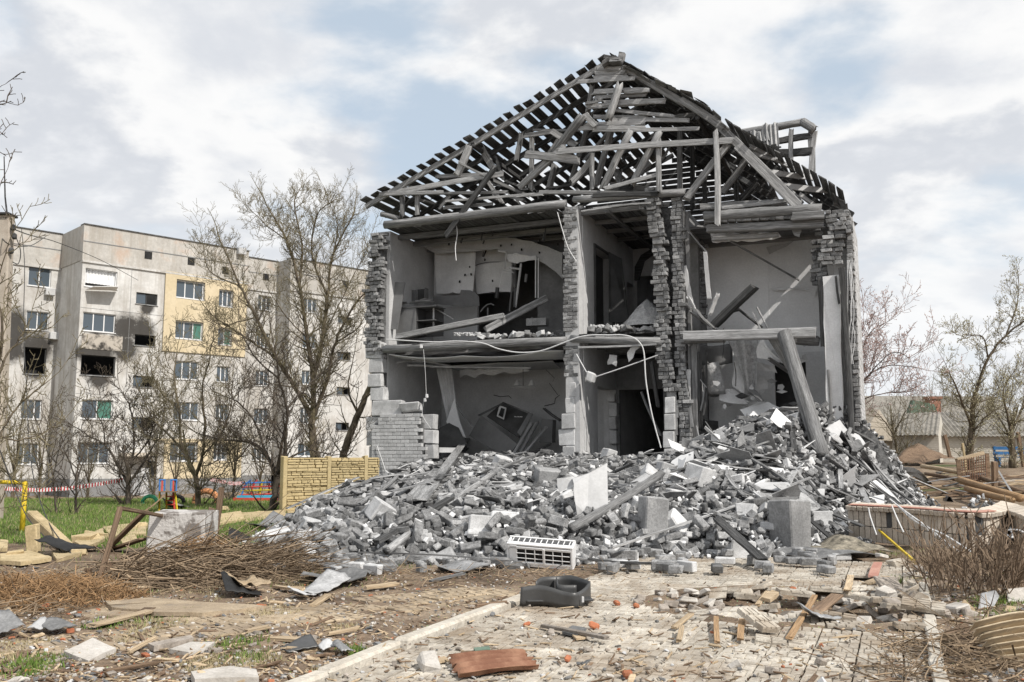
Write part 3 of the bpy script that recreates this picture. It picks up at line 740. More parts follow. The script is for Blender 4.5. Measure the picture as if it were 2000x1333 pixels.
# door frame and leaning door in the first partition's doorway
pb('door_frame', (W2+.02, 1.28, ZF+.02), (W2+.02, 1.28, 7.02), .07, 'furn_dark', n=2); pb('door_frame', (W2+.02, 1.25, 7.04), (W2+.02, 3.02, 7.04), .07, 'furn_dark', n=2)
pb('door_frame', (W2+.02, 3.02, ZF+.02), (W2+.02, 3.02, 7.0), .07, 'furn_dark', n=2)
# --- right upper room's bright back wall and the space below
uR = P5(1018, 500, vR).x
wall(lambda m: m.box(9.03, UR0, vR, vR+.12, 4.0, 6.95), 'wall_bright', 'back_wall')
wall(lambda m: m.box(9.03, P5(755, 0, vR).x, vR-.025, vR-.002, 4.2, 6.6), 'wall_bright', 'wall_panel')
pb('ceiling_lath', P5(460, 168, .3), P5(925, 430, vR-.1), .04, 'wood', n=4)
pb('ceiling_lath', P5(415, 160, .3), P5(640, 190, .8), .05, 'wood', n=3)
sheet('torn_wallpaper', [P5(x, y, vR-.1) for x, y in [(780, 470), (860, 462), (950, 470), (1015, 462), (1015, 480), (1000, 512), (975, 485), (900, 472), (800, 482)]], 'plaster_light', .01, .02, .15)
sheet('torn_wallpaper', [P5(x, y, vR-.15) for x, y in [(760, 265), (900, 232), (860, 262), (775, 300)]], 'plaster', .01, .02, .2)
sheet('torn_wallpaper', [P5(x, y, .5) for x, y in [(480, 195), (820, 190), (835, 212), (790, 228), (490, 240)]], 'plaster_light', .02, .03, .12)
sheet('torn_cloth', [P5(x, y, .2) for x, y in [(880, 140), (985, 138), (975, 170), (935, 165), (925, 215), (900, 205), (890, 170)]], 'wood', .03, .03, .08)
# lower right room: back wall with a black opening
hx = [P5(x, 0, vR).x for x in (770, 925)]; hz = [P5(0, y, vR).z for y in (1085, 870)]
wall(lambda m: holed(m, 9.03, UR0, .3, 4.0, [(hx[0], hx[1], .3, hz[1])], vR, vR+.12), 'plaster_light', 'back_wall')
wall(lambda m: m.box(9.03, UR0, vR+1.6, vR+1.7, .3, 4.2), 'furn_dark', 'back_wall')
# --- lower left room
wall(lambda m: m.box(.45, W1+.03, 3.6, 3.72, .4, 4.1), 'plaster', 'back_wall')
mb = MB(); a, b = P6(180, 160, -.05), P6(1215, 128, .1); c, d = P6(1215, 190, 1.6), P6(330, 212, 1.6)
def cw(s, t): 
    p = a.lerp(b, s).lerp(d.lerp(c, s), t); return p + Vector((0, 0, -.10*math.sin(s*math.pi)*(1-t) - .07*abs(math.sin(s*7))*(1-t)))
wgrid(mb, 16, 6, cw, .012); mb.build('sagging_ceiling', K['plasterboard'], house, smooth=True)
sheet('ceiling_panel', [P6(445, 235, 1.7), P6(1150, 200, 1.7), P6(1200, 245, 3.5), P6(620, 262, 3.5)], 'plaster', .02, .02, .4, nrm=(0, 0, 1))
for (x0, y0, x1, y1) in [(230, 208, 345, 192), (330, 182, 560, 232), (430, 232, 1020, 240), (290, 225, 480, 235)]:
    pb('ceiling_lath', P6(x0, y0, .5), P6(x1, y1, 1.0), .05, 'wood_light', n=3)
sheet('ceiling_scrap', [P6(x, y, 2.6) for x, y in [(600, 250), (1000, 238), (1010, 262), (930, 275), (860, 262), (800, 285), (740, 272), (690, 300), (640, 280), (600, 300)]], 'plaster_light', .02, .03, .12)
mb = MB()
tube(mb, [P6(*p, 3.58) for p in [(800, 400), (840, 410), (890, 405), (905, 420)]], .010, 4); tube(mb, [P6(*p, 3.58) for p in [(1190, 400), (1165, 420), (1160, 450), (1100, 465)]], .012, 4)
tube(mb, [P6(*p, 3.58) for p in [(1110, 250), (1160, 300), (1150, 320)]], .006, 4); tube(mb, [P6(*p, 3.58) for p in [(1130, 330), (1180, 400)]], .006, 4)
mb.build('wall_crack', K['black'], house)
# --- centre lower room
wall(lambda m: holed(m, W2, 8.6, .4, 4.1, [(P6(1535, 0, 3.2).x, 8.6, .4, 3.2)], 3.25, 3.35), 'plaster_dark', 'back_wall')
pb('door_frame', P6(1376, 215, 1.0), P6(1384, 760, 1.0), .06, 'plaster_light', h=.08, n=2)
sheet('torn_plaster', [P6(x, y, .3) for x, y in [(1485, 160), (1530, 165), (1525, 230), (1500, 215), (1475, 220)]], 'plaster', .02, .03, .08)
sheet('torn_plaster', [P6(x, y, .1) for x, y in [(1610, 120), (1650, 105), (1670, 115), (1640, 135), (1625, 180), (1600, 205), (1590, 150)]], 'plaster_light', .02, .02, .08)
pb('broken_lath', P6(1675, 385, .8), P6(1790, 640, .5), .05, 'wood', n=3); pb('broken_lath', P6(1735, 205, .4), P6(1775, 470, .4), .09, 'wood_dark', n=3)

# plaster clinging to the piers and walls, stains of bare brick on the rooms' plaster
rp = random.Random(77)
def patch(fn, x, y, w, h, v, mat, name='plaster_patch', th=.012):
    n = rp.randint(4, 5); P = [fn(x+w*.5*math.cos(6.283*k/n)*rp.uniform(.6, 1.1), y+h*.5*math.sin(6.283*k/n)*rp.uniform(.6, 1.1), v) for k in range(n)]
    m = MB(); slab(m, jag(P, .012, .08, rp), (0, 1, 0), th); m.build(name, K[mat], house)
for k in range(30):
    x, y = rp.uniform(380, 1000), rp.uniform(720, 1080); patch(P5, x, y, rp.uniform(20, 90), rp.uniform(14, 60), rp.uniform(.6, 2.3), rp.choice(('plaster_light', 'plasterboard', 'plaster', 'furn', 'wood_dark')), 'hanging_scrap')
for k in range(22):
    x, y = rp.uniform(330, 470), rp.uniform(640, 1250); a = P5(x, y, rp.uniform(.1, .5)); beam('hanging_lath', a, a + Vector((rp.uniform(-.15, .15), rp.uniform(-.1, .1), rp.uniform(-.9, .9))), rp.uniform(.02, .09), .02, K[rp.choice(('wood', 'wood_dark', 'plaster', 'wood_light'))], house, n=3, jit=.15, endjit=.05)
# ------------------------------------------------------------ roof of the ruined house
AP = (7.13, 11.68)
def slope_pts(poly, step):
    out = []; 
    for (a, b), (c, d) in zip(poly, poly[1:]):
        L = math.hypot(c-a, d-b); n = max(1, int(L/step+.5))
        for i in range(n): t = (i+.5)/n; out.append((a+(c-a)*t, b+(d-b)*t, math.atan2(d-b, c-a)))
    return out
LEFT = [(-.28, 8.50), AP]; RIGHT = [AP, (9.12, 10.22), (10.6, 9.02), (12.72, 7.36)]
rf = random.Random(21)
def roof_boards(poly, step, wid, lift, tight, v_end=8.2, vgap=.0):
    for k, (u, z, an) in enumerate(slope_pts(poly, step)):
        v = -.16 + rf.uniform(-.07, .05); nx, nz = -math.sin(an), math.cos(an)
        while v < v_end - .3:
            L = rf.uniform(1.4, 3.2); L = min(L, v_end - v); w = wid*rf.uniform(1-tight, 1+tight*.4)
            off = rf.uniform(-.02, .02); dr = rf.uniform(-.02, .02); lf = lift + rf.uniform(0, .015)
            p0 = Vector((u+nx*lf+off*math.cos(an), v, z+nz*lf+off*math.sin(an))); p1 = Vector((u+nx*lf+(off+dr)*math.cos(an), v+L, z+nz*lf+(off+dr)*math.sin(an)))
            if rf.random() > .035:
                beam('roof_board', p0, p1, w, .028, K['wood_roof'], house, roll=(-an+rf.gauss(0, .07)), jit=.1, n=3, endjit=.05)
            v += L + rf.uniform(.0, .03)
roof_boards(LEFT, .325, .235, .09, .24)
roof_boards(RIGHT[:3], .235, .215, .09, .06); roof_boards([(10.6, 9.02), (12.72, 7.36)], .235, .2, .09, .14, v_end=3.3)
def rafter(poly, v, w=.07, h=.15, mat='wood', drop=0.0, **k):
    for (a, b), (c, d) in zip(poly, poly[1:]):
        beam('rafter', (a, v, b-drop), (c, v, d-drop), w, h, K[mat], house, jit=.03, n=6, **k)
rafter([(-.2, 8.46), (7.0, 11.53)], -.02, .07, .15, 'wood')
rafter([(7.2, 11.6), (9.12, 10.12)], -.03, .08, .18, 'wood')
rafter([(9.0, 10.25), (10.05, 9.35)], -.08, .08, .18, 'wood')
a = P3(770, 500, -.05); b = P3(965, 700, -.05); c = P3(1330, 1080, -.05)
pb('rafter', a, b, .1, 'wood', h=.2); pb('rafter', P3(940, 685, -.08), c, .1, 'wood_light', h=.24, n=6)
for v in (1.1, 2.2, 3.3, 4.5, 5.7, 6.9, 8.0):
    rafter([(-.2, 8.46), (7.0, 11.53)], v, mat='wood_dark'); rafter([(7.2, 11.55), (9.1, 10.12), (10.6, 8.95), (12.9, 7.15)][:4 if v < 3.2 else 3], v, mat='wood_dark')
pb('ridge_beam', (7.13, -.1, 11.55), (7.13, 8.2, 11.55), .1, 'wood_dark', h=.16)
pb('purlin', (3.2, -.05, 9.85), (3.2, 8.1, 9.85), .12, 'wood_dark'); pb('purlin', (9.4, .0, 9.75), (9.4, 8.1, 9.75), .12, 'wood_dark')
# rear gable boards
z = 7.95
while z < 11.5:
    ul = max(-.1, (z-8.46)/.4264+.1) if z > 8.5 else .1
    ur = float(np.interp(-z, [-11.6, -10.15, -9.0, -7.2], [7.2, 9.1, 10.6, 12.9])) - .1
    x = ul
    while x < min(ur, 10.8) - .2:
        L = min(rf.uniform(1.6, 3.4), ur-x)
        beam('gable_board', (x, 8.1, z), (x+L, 8.1, z+rf.uniform(-.015, .015)), .025, .17*rf.uniform(.86, 1.06), K['wood_roof'], house, jit=.04, n=2); x += L+rf.uniform(.01, .06)
    z += .19
# members seen at the open front, traced as timbers on their own planes
def t2(x0, y0, x1, y1, w, v=0, v1=None, mat='wood', log=False, name='timber', h=None, **k):
    beam(name, P2(x0, y0, v), P2(x1, y1, v if v1 is None else v1), (h or .05) if not log else w/3.333*MPX, w/3.333*MPX, K[mat], house, log=log, jit=k.pop('jit', .08), n=k.pop('n', 6), endjit=.08, **k)
def t3(x0, y0, x1, y1, w, v=0, v1=None, mat='wood', log=False, name='timber', h=None, **k):
    beam(name, P3(x0, y0, v), P3(x1, y1, v if v1 is None else v1), (h or .05) if not log else w/3.333*MPX, w/3.333*MPX, K[mat], house, log=log, jit=k.pop('jit', .08), n=k.pop('n', 6), endjit=.08, **k)
L_, D_, W_ = 'wood_light', 'wood_dark', 'wood'
for a in [(1618, 178, 1780, 182, 30, -.08, None, L_), (1612, 212, 1800, 207, 32, -.07, None, L_), (1605, 242, 1830, 240, 28, -.09, None, L_), (1500, 268, 1868, 246, 26, -.12, None, L_),
          (1590, 335, 1940, 322, 34, -.02, None, L_), (1600, 370, 1940, 352, 26, .02, None, W_), (1555, 432, 1940, 400, 36, .0, None, L_), (1550, 405, 1650, 385, 18, -.1, None, W_),
          (1600, 495, 1940, 498, 28, .05, None, W_), (1545, 545, 1940, 535, 26, .0, None, L_), (1500, 572, 1940, 568, 26, -.06, None, L_),
          (200, 1005, 1000, 868, 36, -.05, None, L_), (205, 1000, 620, 985, 26, -.08, None, L_), (570, 885, 980, 868, 28, .2, None, L_), (330, 1000, 1040, 985, 20, .1, None, W_), (640, 1045, 1205, 998, 16, .0, None, L_), (620, 1088, 945, 1062, 22, .1, None, W_),
          (1155, 740, 1500, 780, 55, -.05, None, W_), (1150, 618, 1335, 590, 32, .1, None, W_), (1210, 580, 1500, 585, 16, .3, None, W_), (1330, 592, 1480, 680, 42, -.1, .1, W_),
          (1545, 480, 1610, 550, 40, -.15, None, L_), (940, 905, 1170, 1010, 22, .2, .6, W_), (720, 788, 880, 872, 16, -.1, None, L_), (880, 870, 1000, 1050, 26, .4, None, L_), (1040, 1010, 1150, 1040, 20, .3, None, W_),
          (1110, 1010, 1260, 1000, 18, .0, None, L_), (600, 1085, 660, 1010, 22, .2, None, L_), (960, 760, 1010, 900, 50, 1.5, None, W_), (1290, 960, 1480, 935, 14, .3, None, D_)]:
    t2(*a)
for a in [(350, 1012, 352, 1136, 34, .05, None, W_), (452, 1012, 452, 1132, 32, .05, None, W_), (795, 672, 712, 866, 48, -.02, None, L_), (868, 700, 952, 842, 46, .6, None, W_),
          (1128, 612, 1095, 772, 34, .2, None, W_), (1196, 632, 1188, 962, 34, .3, None, W_), (1410, 690, 1120, 952, 46, -.05, .3, L_), (1560, 560, 1455, 905, 34, .5, None, W_), (1590, 720, 1590, 968, 26, .1, None, W_),
          (1715, 596, 1622, 930, 36, .6, None, L_), (1690, 600, 1540, 780, 22, .8, None, W_), (1590, 770, 1450, 930, 40, .2, None, L_), (1745, 830, 1775, 930, 30, 1.0, None, W_), (1590, 290, 1560, 470, 36, .1, None, W_), (1325, 720, 1390, 620, 40, .8, None, W_), (1340, 820, 1300, 990, 60, 1.6, None, W_)]:
    t2(*a, h=.11)
t2(1525, 492, 1345, 730, 60, -.15, .1, W_, log=True); t2(1768, 285, 1692, 512, 52, -.18, None, L_, log=True)
t2(950, 832, 638, 1268, 40, -.2, .0, D_, name='hanging_timber', h=.07)
for (x0, x1, v) in [(240, 960, 1.1), (380, 1130, 2.2), (1060, 1560, 2.2), (800, 1180, 3.3)]: pass
for a in [(-240, 722, 900, 650, 38, -.2, None, L_), (130, 452, 515, 492, 24, .0, None, L_), (90, 518, 605, 520, 28, .02, None, L_), (0, 582, 672, 572, 24, -.05, None, L_), (75, 962, 412, 872, 26, -.1, None, L_), (200, 332, 350, 322, 28, -.06, None, L_), (60, 408, 452, 392, 36, -.03, None, L_), (440, 1060, 690, 1050, 16, 1.5, None, D_), (512, 500, 660, 480, 26, .6, None, W_), (840, 1088, 1250, 1040, 22, .1, None, L_), (90, 950, 420, 990, 60, .3, None, D_)]:
    t3(*a)
for a in [(425, 655, 425, 985, 36, -.1, None, W_), (560, 590, 560, 968, 36, .9, None, W_), (642, 640, 642, 1100, 28, 2.0, None, D_), (795, 600, 805, 1196, 52, -.2, None, L_), (880, 668, 604, 1030, 42, .0, None, L_), (1000, 760, 838, 985, 40, 1.0, None, W_), (1060, 930, 940, 1040, 40, 1.6, None, D_),
          (110, 590, 10, 940, 34, .5, None, W_), (345, 790, 290, 850, 80, .8, None, W_), (140, 840, 172, 935, 28, 1.0, None, W_), (930, 940, 935, 1070, 26, 1.5, None, D_), (720, 900, 725, 1060, 26, 1.8, None, D_)]:
    t3(*a, h=.12)
t3(238, 590, 55, 968, 48, -.05, .1, L_, log=True); t3(430, 590, 245, 942, 46, -.05, .1, L_, log=True)
# kink of broken boards along the right verge
for a in [(1020, 690, 1420, 895, 26, .2, 1.2, L_), (1150, 855, 1420, 890, 34, .3, 1.2, 'white'), (1240, 945, 1540, 975, 36, .2, 1.2, 'white'), (1030, 730, 1180, 775, 20, .1, .5, L_), (1190, 900, 1350, 1050, 24, -.05, .3, L_), (1340, 1000, 1470, 1095, 26, .0, .4, L_), (1560, 1060, 1640, 1110, 26, .5, 1.2, W_)]:
    t3(*a)
# slate scraps lifted along the right verge and the ridge
def scrap(c, s, rot, mat='slate'):
    mb = MB(); mb.add(*cbox(*s, .004, .12, rg)); me, _ = mb.mesh('roof_slate', K[mat])
    inst('roof_slate', me, Matrix.Translation(c) @ Matrix.Rotation(rot[2], 4, 'Z') @ Matrix.Rotation(rot[1], 4, 'Y') @ Matrix.Rotation(rot[0], 4, 'X'), house)
for (x, y, w, an) in [(240, 195, .3, .5), (300, 222, .3, .45), (340, 245, .25, .6), (435, 285, .36, .45), (512, 318, .24, .5), (605, 350, .38, .42), (700, 400, .3, .7), (735, 440, .3, .75), (800, 500, .3, .8), (860, 560, .3, .75), (215, 178, .22, .2)]:
    for v in (-.1, .25, .8, 1.5, 2.3): scrap(P3(x, y+rf.uniform(-6, 6), -.1) + Vector((0, v+.1, .03*rf.random())), (w*rf.uniform(.8, 1.1), .4, .015), (rf.uniform(-.1, .1), an+rf.uniform(-.12, .12), rf.uniform(-.2, .2)))
for (x, y, s, an) in [(125, 130, .45, .3), (90, 150, .25, -.5), (150, 148, .35, .1)]: scrap(P3(x, y, -.12), (s, .5, .1), (0, an, .1), 'slate')
mb = MB(); mb.add(*cbox(.16, .14, .24, .01, .06, rg)); inst('ridge_stub', mb.mesh('ridge_stub', K['wood'])[0], Matrix.Translation(P3(180, 108, -.1)) @ Matrix.Rotation(.22, 4, 'Y'), house)
# the broken dormer standing behind on the right slope
VD = 2.2
def td(x0, y0, x1, y1, w, mat='wood', log=False, v=VD, v1=None): t3(x0, y0, x1, y1, w, v, v1, mat, log, h=.12)
td(900, 605, 1360, 530, 50, log=True); td(1360, 530, 1435, 580, 60, log=True, v=VD, v1=VD-.2); td(1285, 575, 1285, 815, 30); td(1410, 590, 1412, 700, 26); td(1440, 595, 1408, 890, 26, 'wood_light'); td(1424, 600, 1428, 915, 14)
td(1190, 655, 1405, 620, 40, 'wood_dark'); td(1170, 735, 1410, 720, 50, 'wood_dark'); td(930, 600, 1060, 700, 50, 'wood_dark', v=VD-.3); td(1060, 640, 1180, 700, 40, 'wood_dark'); td(1000, 700, 1200, 720, 60, 'wood_dark')
for (x0, y0, x1, y1) in [(1020, 590, 1120, 700), (1100, 545, 1195, 685), (1060, 600, 1150, 660)]:
    mb = MB(); a, b, d = P3(x0, y0, VD-.35), P3(x1, y0-10, VD-.3), P3(x0+10, y1, VD-.45)
    wgrid(mb, 18, 4, lambda s, t: a + (b-a)*s + (d-a)*t + Vector((.0, .05*math.sin(s*math.pi*7), .03*math.sin(s*9+t*2))), .006)
    mb.build('roofing_sheet', K['slate_light'], house)
# eave on the right corner hanging down
mb = MB(); a, b = P3(1650, 1060, .3), P3(1545, 985, .3)
wgrid(mb, 8, 3, lambda s, t: b.lerp(a, s) + Vector((.0, .5*t, -.02-.12*t+.03*math.sin(s*20))), .008); mb.build('roofing_sheet', K['slate'], house)
# kneewall clutter: loose laths across the eaves on the left
for i in range(26):
    x = rf.uniform(300, 1500); y = rf.uniform(900, 1075); t2(x, y, x+rf.uniform(-90, 130), y+rf.uniform(-60, 60), rf.uniform(8, 18), rf.uniform(.2, 2.2), None, rf.choice((W_, D_, L_)), name='lath', h=.03, n=2)
for i in range(16):
    x = rf.uniform(80, 600); y = rf.uniform(650, 960); t3(x, y, x+rf.uniform(-60, 90), y+rf.uniform(-110, 60), rf.uniform(10, 24), rf.uniform(1.2, 3.5), None, rf.choice((W_, D_)), name='lath', h=.03, n=2)
# ------------------------------------------------------------ rubble heap in front of the house
TOE = [(508, 1062), (518, 1092), (620, 1100), (760, 1104), (880, 1100), (1000, 1108), (1130, 1100), (1250, 1088), (1400, 1086), (1500, 1088), (1600, 1080), (1668, 1066)]
toe = [R.g(x, y) for x, y in TOE] + [R.g(1690, 1040), R.g(1820, 1012), R.g(1920, 1000), Vector((17.2, -3.0, 0)), Vector((15.2, .8, 0)), Vector((13.2, 2.0, 0)), Vector((-.2, .5, 0)), Vector((-.9, -.3, 0)), R.g(640, 1000), R.g(560, 1022)]
PA = np.array([[p.x, p.y] for p in toe])
def poly_sd(Q):
    """signed distance (positive inside) of points to the heap's outline"""
    Q = np.atleast_2d(Q); best = np.full(len(Q), 1e9); ins = np.zeros(len(Q), bool)
    for i in range(len(PA)):
        a, b = PA[i], PA[(i+1) % len(PA)]; ab = b-a; t = np.clip(((Q-a)@ab)/(ab@ab), 0, 1)
        best = np.minimum(best, np.linalg.norm(Q-a-t[:, None]*ab, axis=1))
        c = ((a[1] > Q[:, 1]) != (b[1] > Q[:, 1])) & (Q[:, 0] < (b[0]-a[0])*(Q[:, 1]-a[1])/(b[1]-a[1]+1e-12)+a[0]); ins ^= c
    return np.where(ins, best, -best)
HU = [-1.5, -.3, 1.6, 2.3, 2.9, 5.8, 8.6, 9.4, 10.6, 11.6, 12.6, 13.4, 14.6, 16.2, 18]
HZ = [.02, .04, .10, .62, 1.22, 1.26, 1.18, 1.55, 2.15, 2.45, 2.25, 1.6, .85, .35, .1]
front = sorted([(p.x, -p.y) for p in toe[:15]])
FU = [a for a, b in front]; FD = [b for a, b in front]
def hs(u, v):
    """height of the heap at local u, v (arrays)"""
    u = np.atleast_1d(np.asarray(u, float)); v = np.atleast_1d(np.asarray(v, float))
    sdv = poly_sd(np.stack([u, v], 1)); top = np.interp(u, HU, HZ); D = np.interp(u, FU, FD)
    d = -v; t = np.clip(1 - d/np.maximum(D, 1), 0, 1)
    edge = np.clip(sdv/.9, 0, 1); edge = edge*edge*(3-2*edge)
    h = .30*edge + np.maximum(top-.30, -.1)*t**1.15*np.clip(sdv/2.0, 0, 1)
    left = np.clip((3.0-u)/3, 0, 1)*np.exp(-((d-5)/3.5)**2); h += .10*left*edge
    inside = np.clip(1 - v/3.2, 0, 1); h = np.where(v > 0, np.where((u > .5) & (u < 12.4), .40 + (top-.40)*inside**.8, top*np.clip(sdv/1, 0, 1)), h)
    n = .10*np.sin(u*2.1+v*.7)*np.sin(v*1.7-u*.9) + .06*np.sin(u*5.3+1)*np.sin(v*4.1+2)
    return np.where(sdv > 0, h + n*edge, -.05)
# heap core
gu = np.arange(-2.2, 17.6, .12); gv = np.arange(-12.5, 3.2, .12); UU, VV = np.meshgrid(gu, gv)
sdm = poly_sd(np.stack([UU.ravel(), VV.ravel()], 1)).reshape(UU.shape)
ZZ = hs(UU.ravel(), VV.ravel()).reshape(UU.shape); ZZ = np.where(sdm < .05, -.06, ZZ - .05) + np.random.default_rng(3).uniform(-.03, .03, UU.shape)
mask = sdm > -.14; mask &= ~((VV > .3) & ((UU > 12.4) & (UU < 12.95)))
idx = -np.ones(UU.shape, int); idx[mask] = np.arange(mask.sum()); Fh = []
for j in range(UU.shape[0]-1):
    for i in range(UU.shape[1]-1):
        q = (idx[j, i], idx[j, i+1], idx[j+1, i+1], idx[j+1, i])
        if min(q) >= 0: Fh.append(q)
mb = MB(); mb.add(np.stack([UU[mask], VV[mask], ZZ[mask]], 1), Fh)
mb.build('rubble_heap', K['soot'], frame=R, kind='stuff', label='grey heap of crushed masonry spread before the ruined house')

def on_heap(px, py, lift=0.0):
    """world point where the sight line meets the heap (or the ground)"""
    d = ray(px, py); Y = 9.0; st = .4
    while Y < 40:
        p = Vector((0, 0, H)) + d*(Y/d.y); l = R.loc(p); h = float(hs(l.x, l.y)[0]); g = max(h, 0)
        if p.z <= g:
            if st < .05: break
            Y -= st; st /= 4; Y += st; continue
        Y += st
    p = Vector((0, 0, H)) + d*(Y/d.y); p.z += lift; return p
# --- brick shapes for the heap
def bset(mat, n, seed, dims=(.25, .12, .088), jit=.05, frac=.35):
    out = []
    for s in range(n):
        r_ = np.random.default_rng(seed+s); d = np.array(dims)
        if r_.random() < frac: d[0] *= r_.uniform(.45, .8)
        P, F = cbox(*d, .009 if s % 2 else .014, jit if s % 3 else jit*2.4, r_); out.append((P, F, d))
    return out
SH = [('brick', bset('brick', 10, 200)), ('brick_white', bset('brick_white', 5, 220, jit=.03)), ('brick_dark', bset('brick_dark', 6, 240, jit=.09))]
SHM = {}
rb = np.random.default_rng(17)
def rotm(a, b, c):
    ca, sa, cb_, sb_, cc, sc = math.cos(a), math.sin(a), math.cos(b), math.sin(b), math.cos(c), math.sin(c)
    Rx = np.array([[1, 0, 0], [0, ca, -sa], [0, sa, ca]]); Ry = np.array([[cb_, 0, sb_], [0, 1, 0], [-sb_, 0, cb_]]); Rz = np.array([[cc, -sc, 0], [sc, cc, 0], [0, 0, 1]])
    return Rz@Ry@Rx
def darts(n, mind, seed, umin=-1.9, umax=16.5, vmin=-12, vmax=1.6, accept=None):
    r_ = np.random.default_rng(seed); cell = mind; grid = {}; out = []
    U = r_.uniform(umin, umax, n); Vv = r_.uniform(vmin, vmax, n); sdp = poly_sd(np.stack([U, Vv], 1))
    for u, v, s in zip(U, Vv, sdp):
        if s < -.05 or (v > .0 and (u < .55 or u > 12.3)): continue
        if accept and not accept(u, v, r_): continue
        k = (int(u/cell), int(v/cell)); ok = True
        for a in (-1, 0, 1):
            for b in (-1, 0, 1):
                for (x, y) in grid.get((k[0]+a, k[1]+b), ()):
                    if (x-u)**2+(y-v)**2 < mind*mind: ok = False; break
        if ok: grid.setdefault(k, []).append((u, v)); out.append((u, v))
    return np.array(out)
def brickmix(u, v, r_):
    p = 1.0
    if u > 9.3: p = .42
    if u > 12.5: p = .12
    if v > -1 and u > 9: p = .35
    return r_.random() < p
cand = []
for layer, (mind, n, lift, tilt) in enumerate([(.135, 60000, -.01, .35), (.20, 14000, .075, .55), (.42, 2400, .15, .7)]):
    pts = darts(n, mind, 31+layer, accept=brickmix)
    z = hs(pts[:, 0], pts[:, 1]); zu = hs(pts[:, 0]+.1, pts[:, 1]); zv = hs(pts[:, 0], pts[:, 1]+.1)
    sdp = poly_sd(pts)
    for (u, v), zz_, a, b, s in zip(pts, z, zu, zv, sdp):
        if layer and s < .25: continue
        cand.append((u, v, max(zz_, 0)+lift*rb.uniform(.6, 1.25), math.atan((b-zz_)/.1)*.8 + rb.normal(0, tilt*.6), -math.atan((a-zz_)/.1)*.8 + rb.normal(0, tilt*.6), rb.uniform(0, 6.28)))
# strays lying off the toe
for _ in range(90):
    x = rb.uniform(505, 1660); y = rb.uniform(1088, 1128); 
    if 1010 < x < 1160 and y > 1105: continue
    p = R.g(x, y); cand.append((p.x, p.y, .04, 0, 0, rb.uniform(0, 6.28)))
def blabel(p, mat, dm):
    px = 1000+1800*p.x/p.y; z = ['at the left tip of the heap', 'on the heap below the facing brick panel', 'at the heap foot left of the air conditioner', 'between air conditioner and the long thin lath', 'around the foot of the middle pillar stump', 'beside the dark charred plank', 'around the tall right pillar stump'][int(np.searchsorted([640, 850, 990, 1180, 1350, 1490], px))]
    w = {'brick': 'grey', 'brick_white': 'pale', 'brick_dark': 'dark dirty'}[mat]; k = 'whole' if dm[0] > .24 else 'broken'
    return dict(label='%s %s brick lying loose %s' % (k, w, z), cat='brick', group='%s %s bricks %s' % (k, w, z))
SDG = {}
def inheap(u, v):
    i = int((u+2.2)/.12); j = int((v+12.5)/.12)
    return 0 <= j < sdm.shape[0] and 0 <= i < sdm.shape[1] and sdm[j, i] > 0
def depth(c): return R.w((c[0], c[1], 0)).y
cand.sort(key=depth)
rest = {}; ni = 0
heap = MB()
for c in cand:
    k = rb.choice(3, p=[.62, .07, .31]); mat, shapes = SH[k]; j = rb.integers(len(shapes)); P, F, dm = shapes[j]
    rx = c[3]; 
    if rb.random() < .18: rx += math.pi/2
    h0 = .03
    if ni < 300 and rb.random() < .8:
        key = (mat, int(j))
        if key not in SHM:
            m_ = MB(); m_.add(P, F); SHM[key] = m_.mesh('brick', K[mat])[0]
        M = R.M @ Matrix.Translation((c[0], c[1], c[2]+h0)) @ Matrix(rotm(rx, c[4], c[5])).to_4x4()
        inst('brick', SHM[key], M, **blabel(M.translation, mat, dm)); ni += 1
    else:
        rest.setdefault(mat, MB()).add(P@rotm(rx, c[4], c[5]).T + np.array([c[0], c[1], c[2]+h0]), F, rb.random())
for k, m_ in rest.items(): m_.build('bricks', K[k], frame=R, kind='stuff', label='loose bricks piled up the rubble heap behind the front ones', group='loose bricks on the rubble heap')
print('bricks', len(cand))
# chips and crumbs
ch = {'brick': MB(), 'plasterboard': MB(), 'concrete_dark': MB(), 'block': MB()}
N = 26000; U = rb.uniform(-2, 16.8, N); Vv = rb.uniform(-12.3, 1.5, N); sdp = poly_sd(np.stack([U, Vv], 1)); z = hs(U, Vv)
for u, v, s, zz_ in zip(U, Vv, sdp, z):
    if s < -.35 + .3*rb.random(): continue
    sz = rb.uniform(.02, .075)*(1.3 if rb.random() < .2 else 1); P, F = cbox(sz*rb.uniform(.8, 2), sz, sz*rb.uniform(.4, 1), sz*.12, .2, rb)
    ch[rb.choice(['brick', 'brick', 'brick', 'plasterboard', 'concrete_dark', 'concrete_dark', 'block'])].add(P@rotm(*rb.uniform(0, 6.28, 3)).T + np.array([u, v, max(zz_, 0)+.02+.09*rb.random()*(s > .2)]), F, rb.random())
for k, m_ in ch.items(): m_.build('rubble_chips', K[k], frame=R, kind='stuff', label='small chips and crumbs scattered through the rubble heap')
# broken lumps of block and concrete
pts = darts(3000, .75, 77); zl = hs(pts[:, 0], pts[:, 1])
for i, ((u, v), zz_) in enumerate(zip(pts, zl)):
    if (v > .5) or rb.random() < .45: continue
    s = rb.uniform(.16, .34); mb = MB(); mb.add(*cbox(s*rb.uniform(.9, 1.5), s, s*rb.uniform(.6, 1), .02, .16, rb))
    me, _ = mb.mesh('masonry_lump', K[('block', 'concrete', 'block', 'brick_white')[i % 4]])
    inst('masonry_lump', me, R.M @ Matrix.Translation((u, v, zz_+s*.22)) @ Matrix(rotm(*rb.uniform(-.6, .6, 2), rb.uniform(0, 6.28))).to_4x4(), **(lambda w, z: dict(label='broken %s lying among loose bricks in the %s of the heap' % (w, z), cat='rubble', group='%ss in the %s of the heap' % (w, z)))(('lump of pale block', 'grey concrete lump', 'lump of pale block', 'white brick lump')[i % 4], 'left' if u < 4 else 'middle' if u < 8.5 else 'right'))
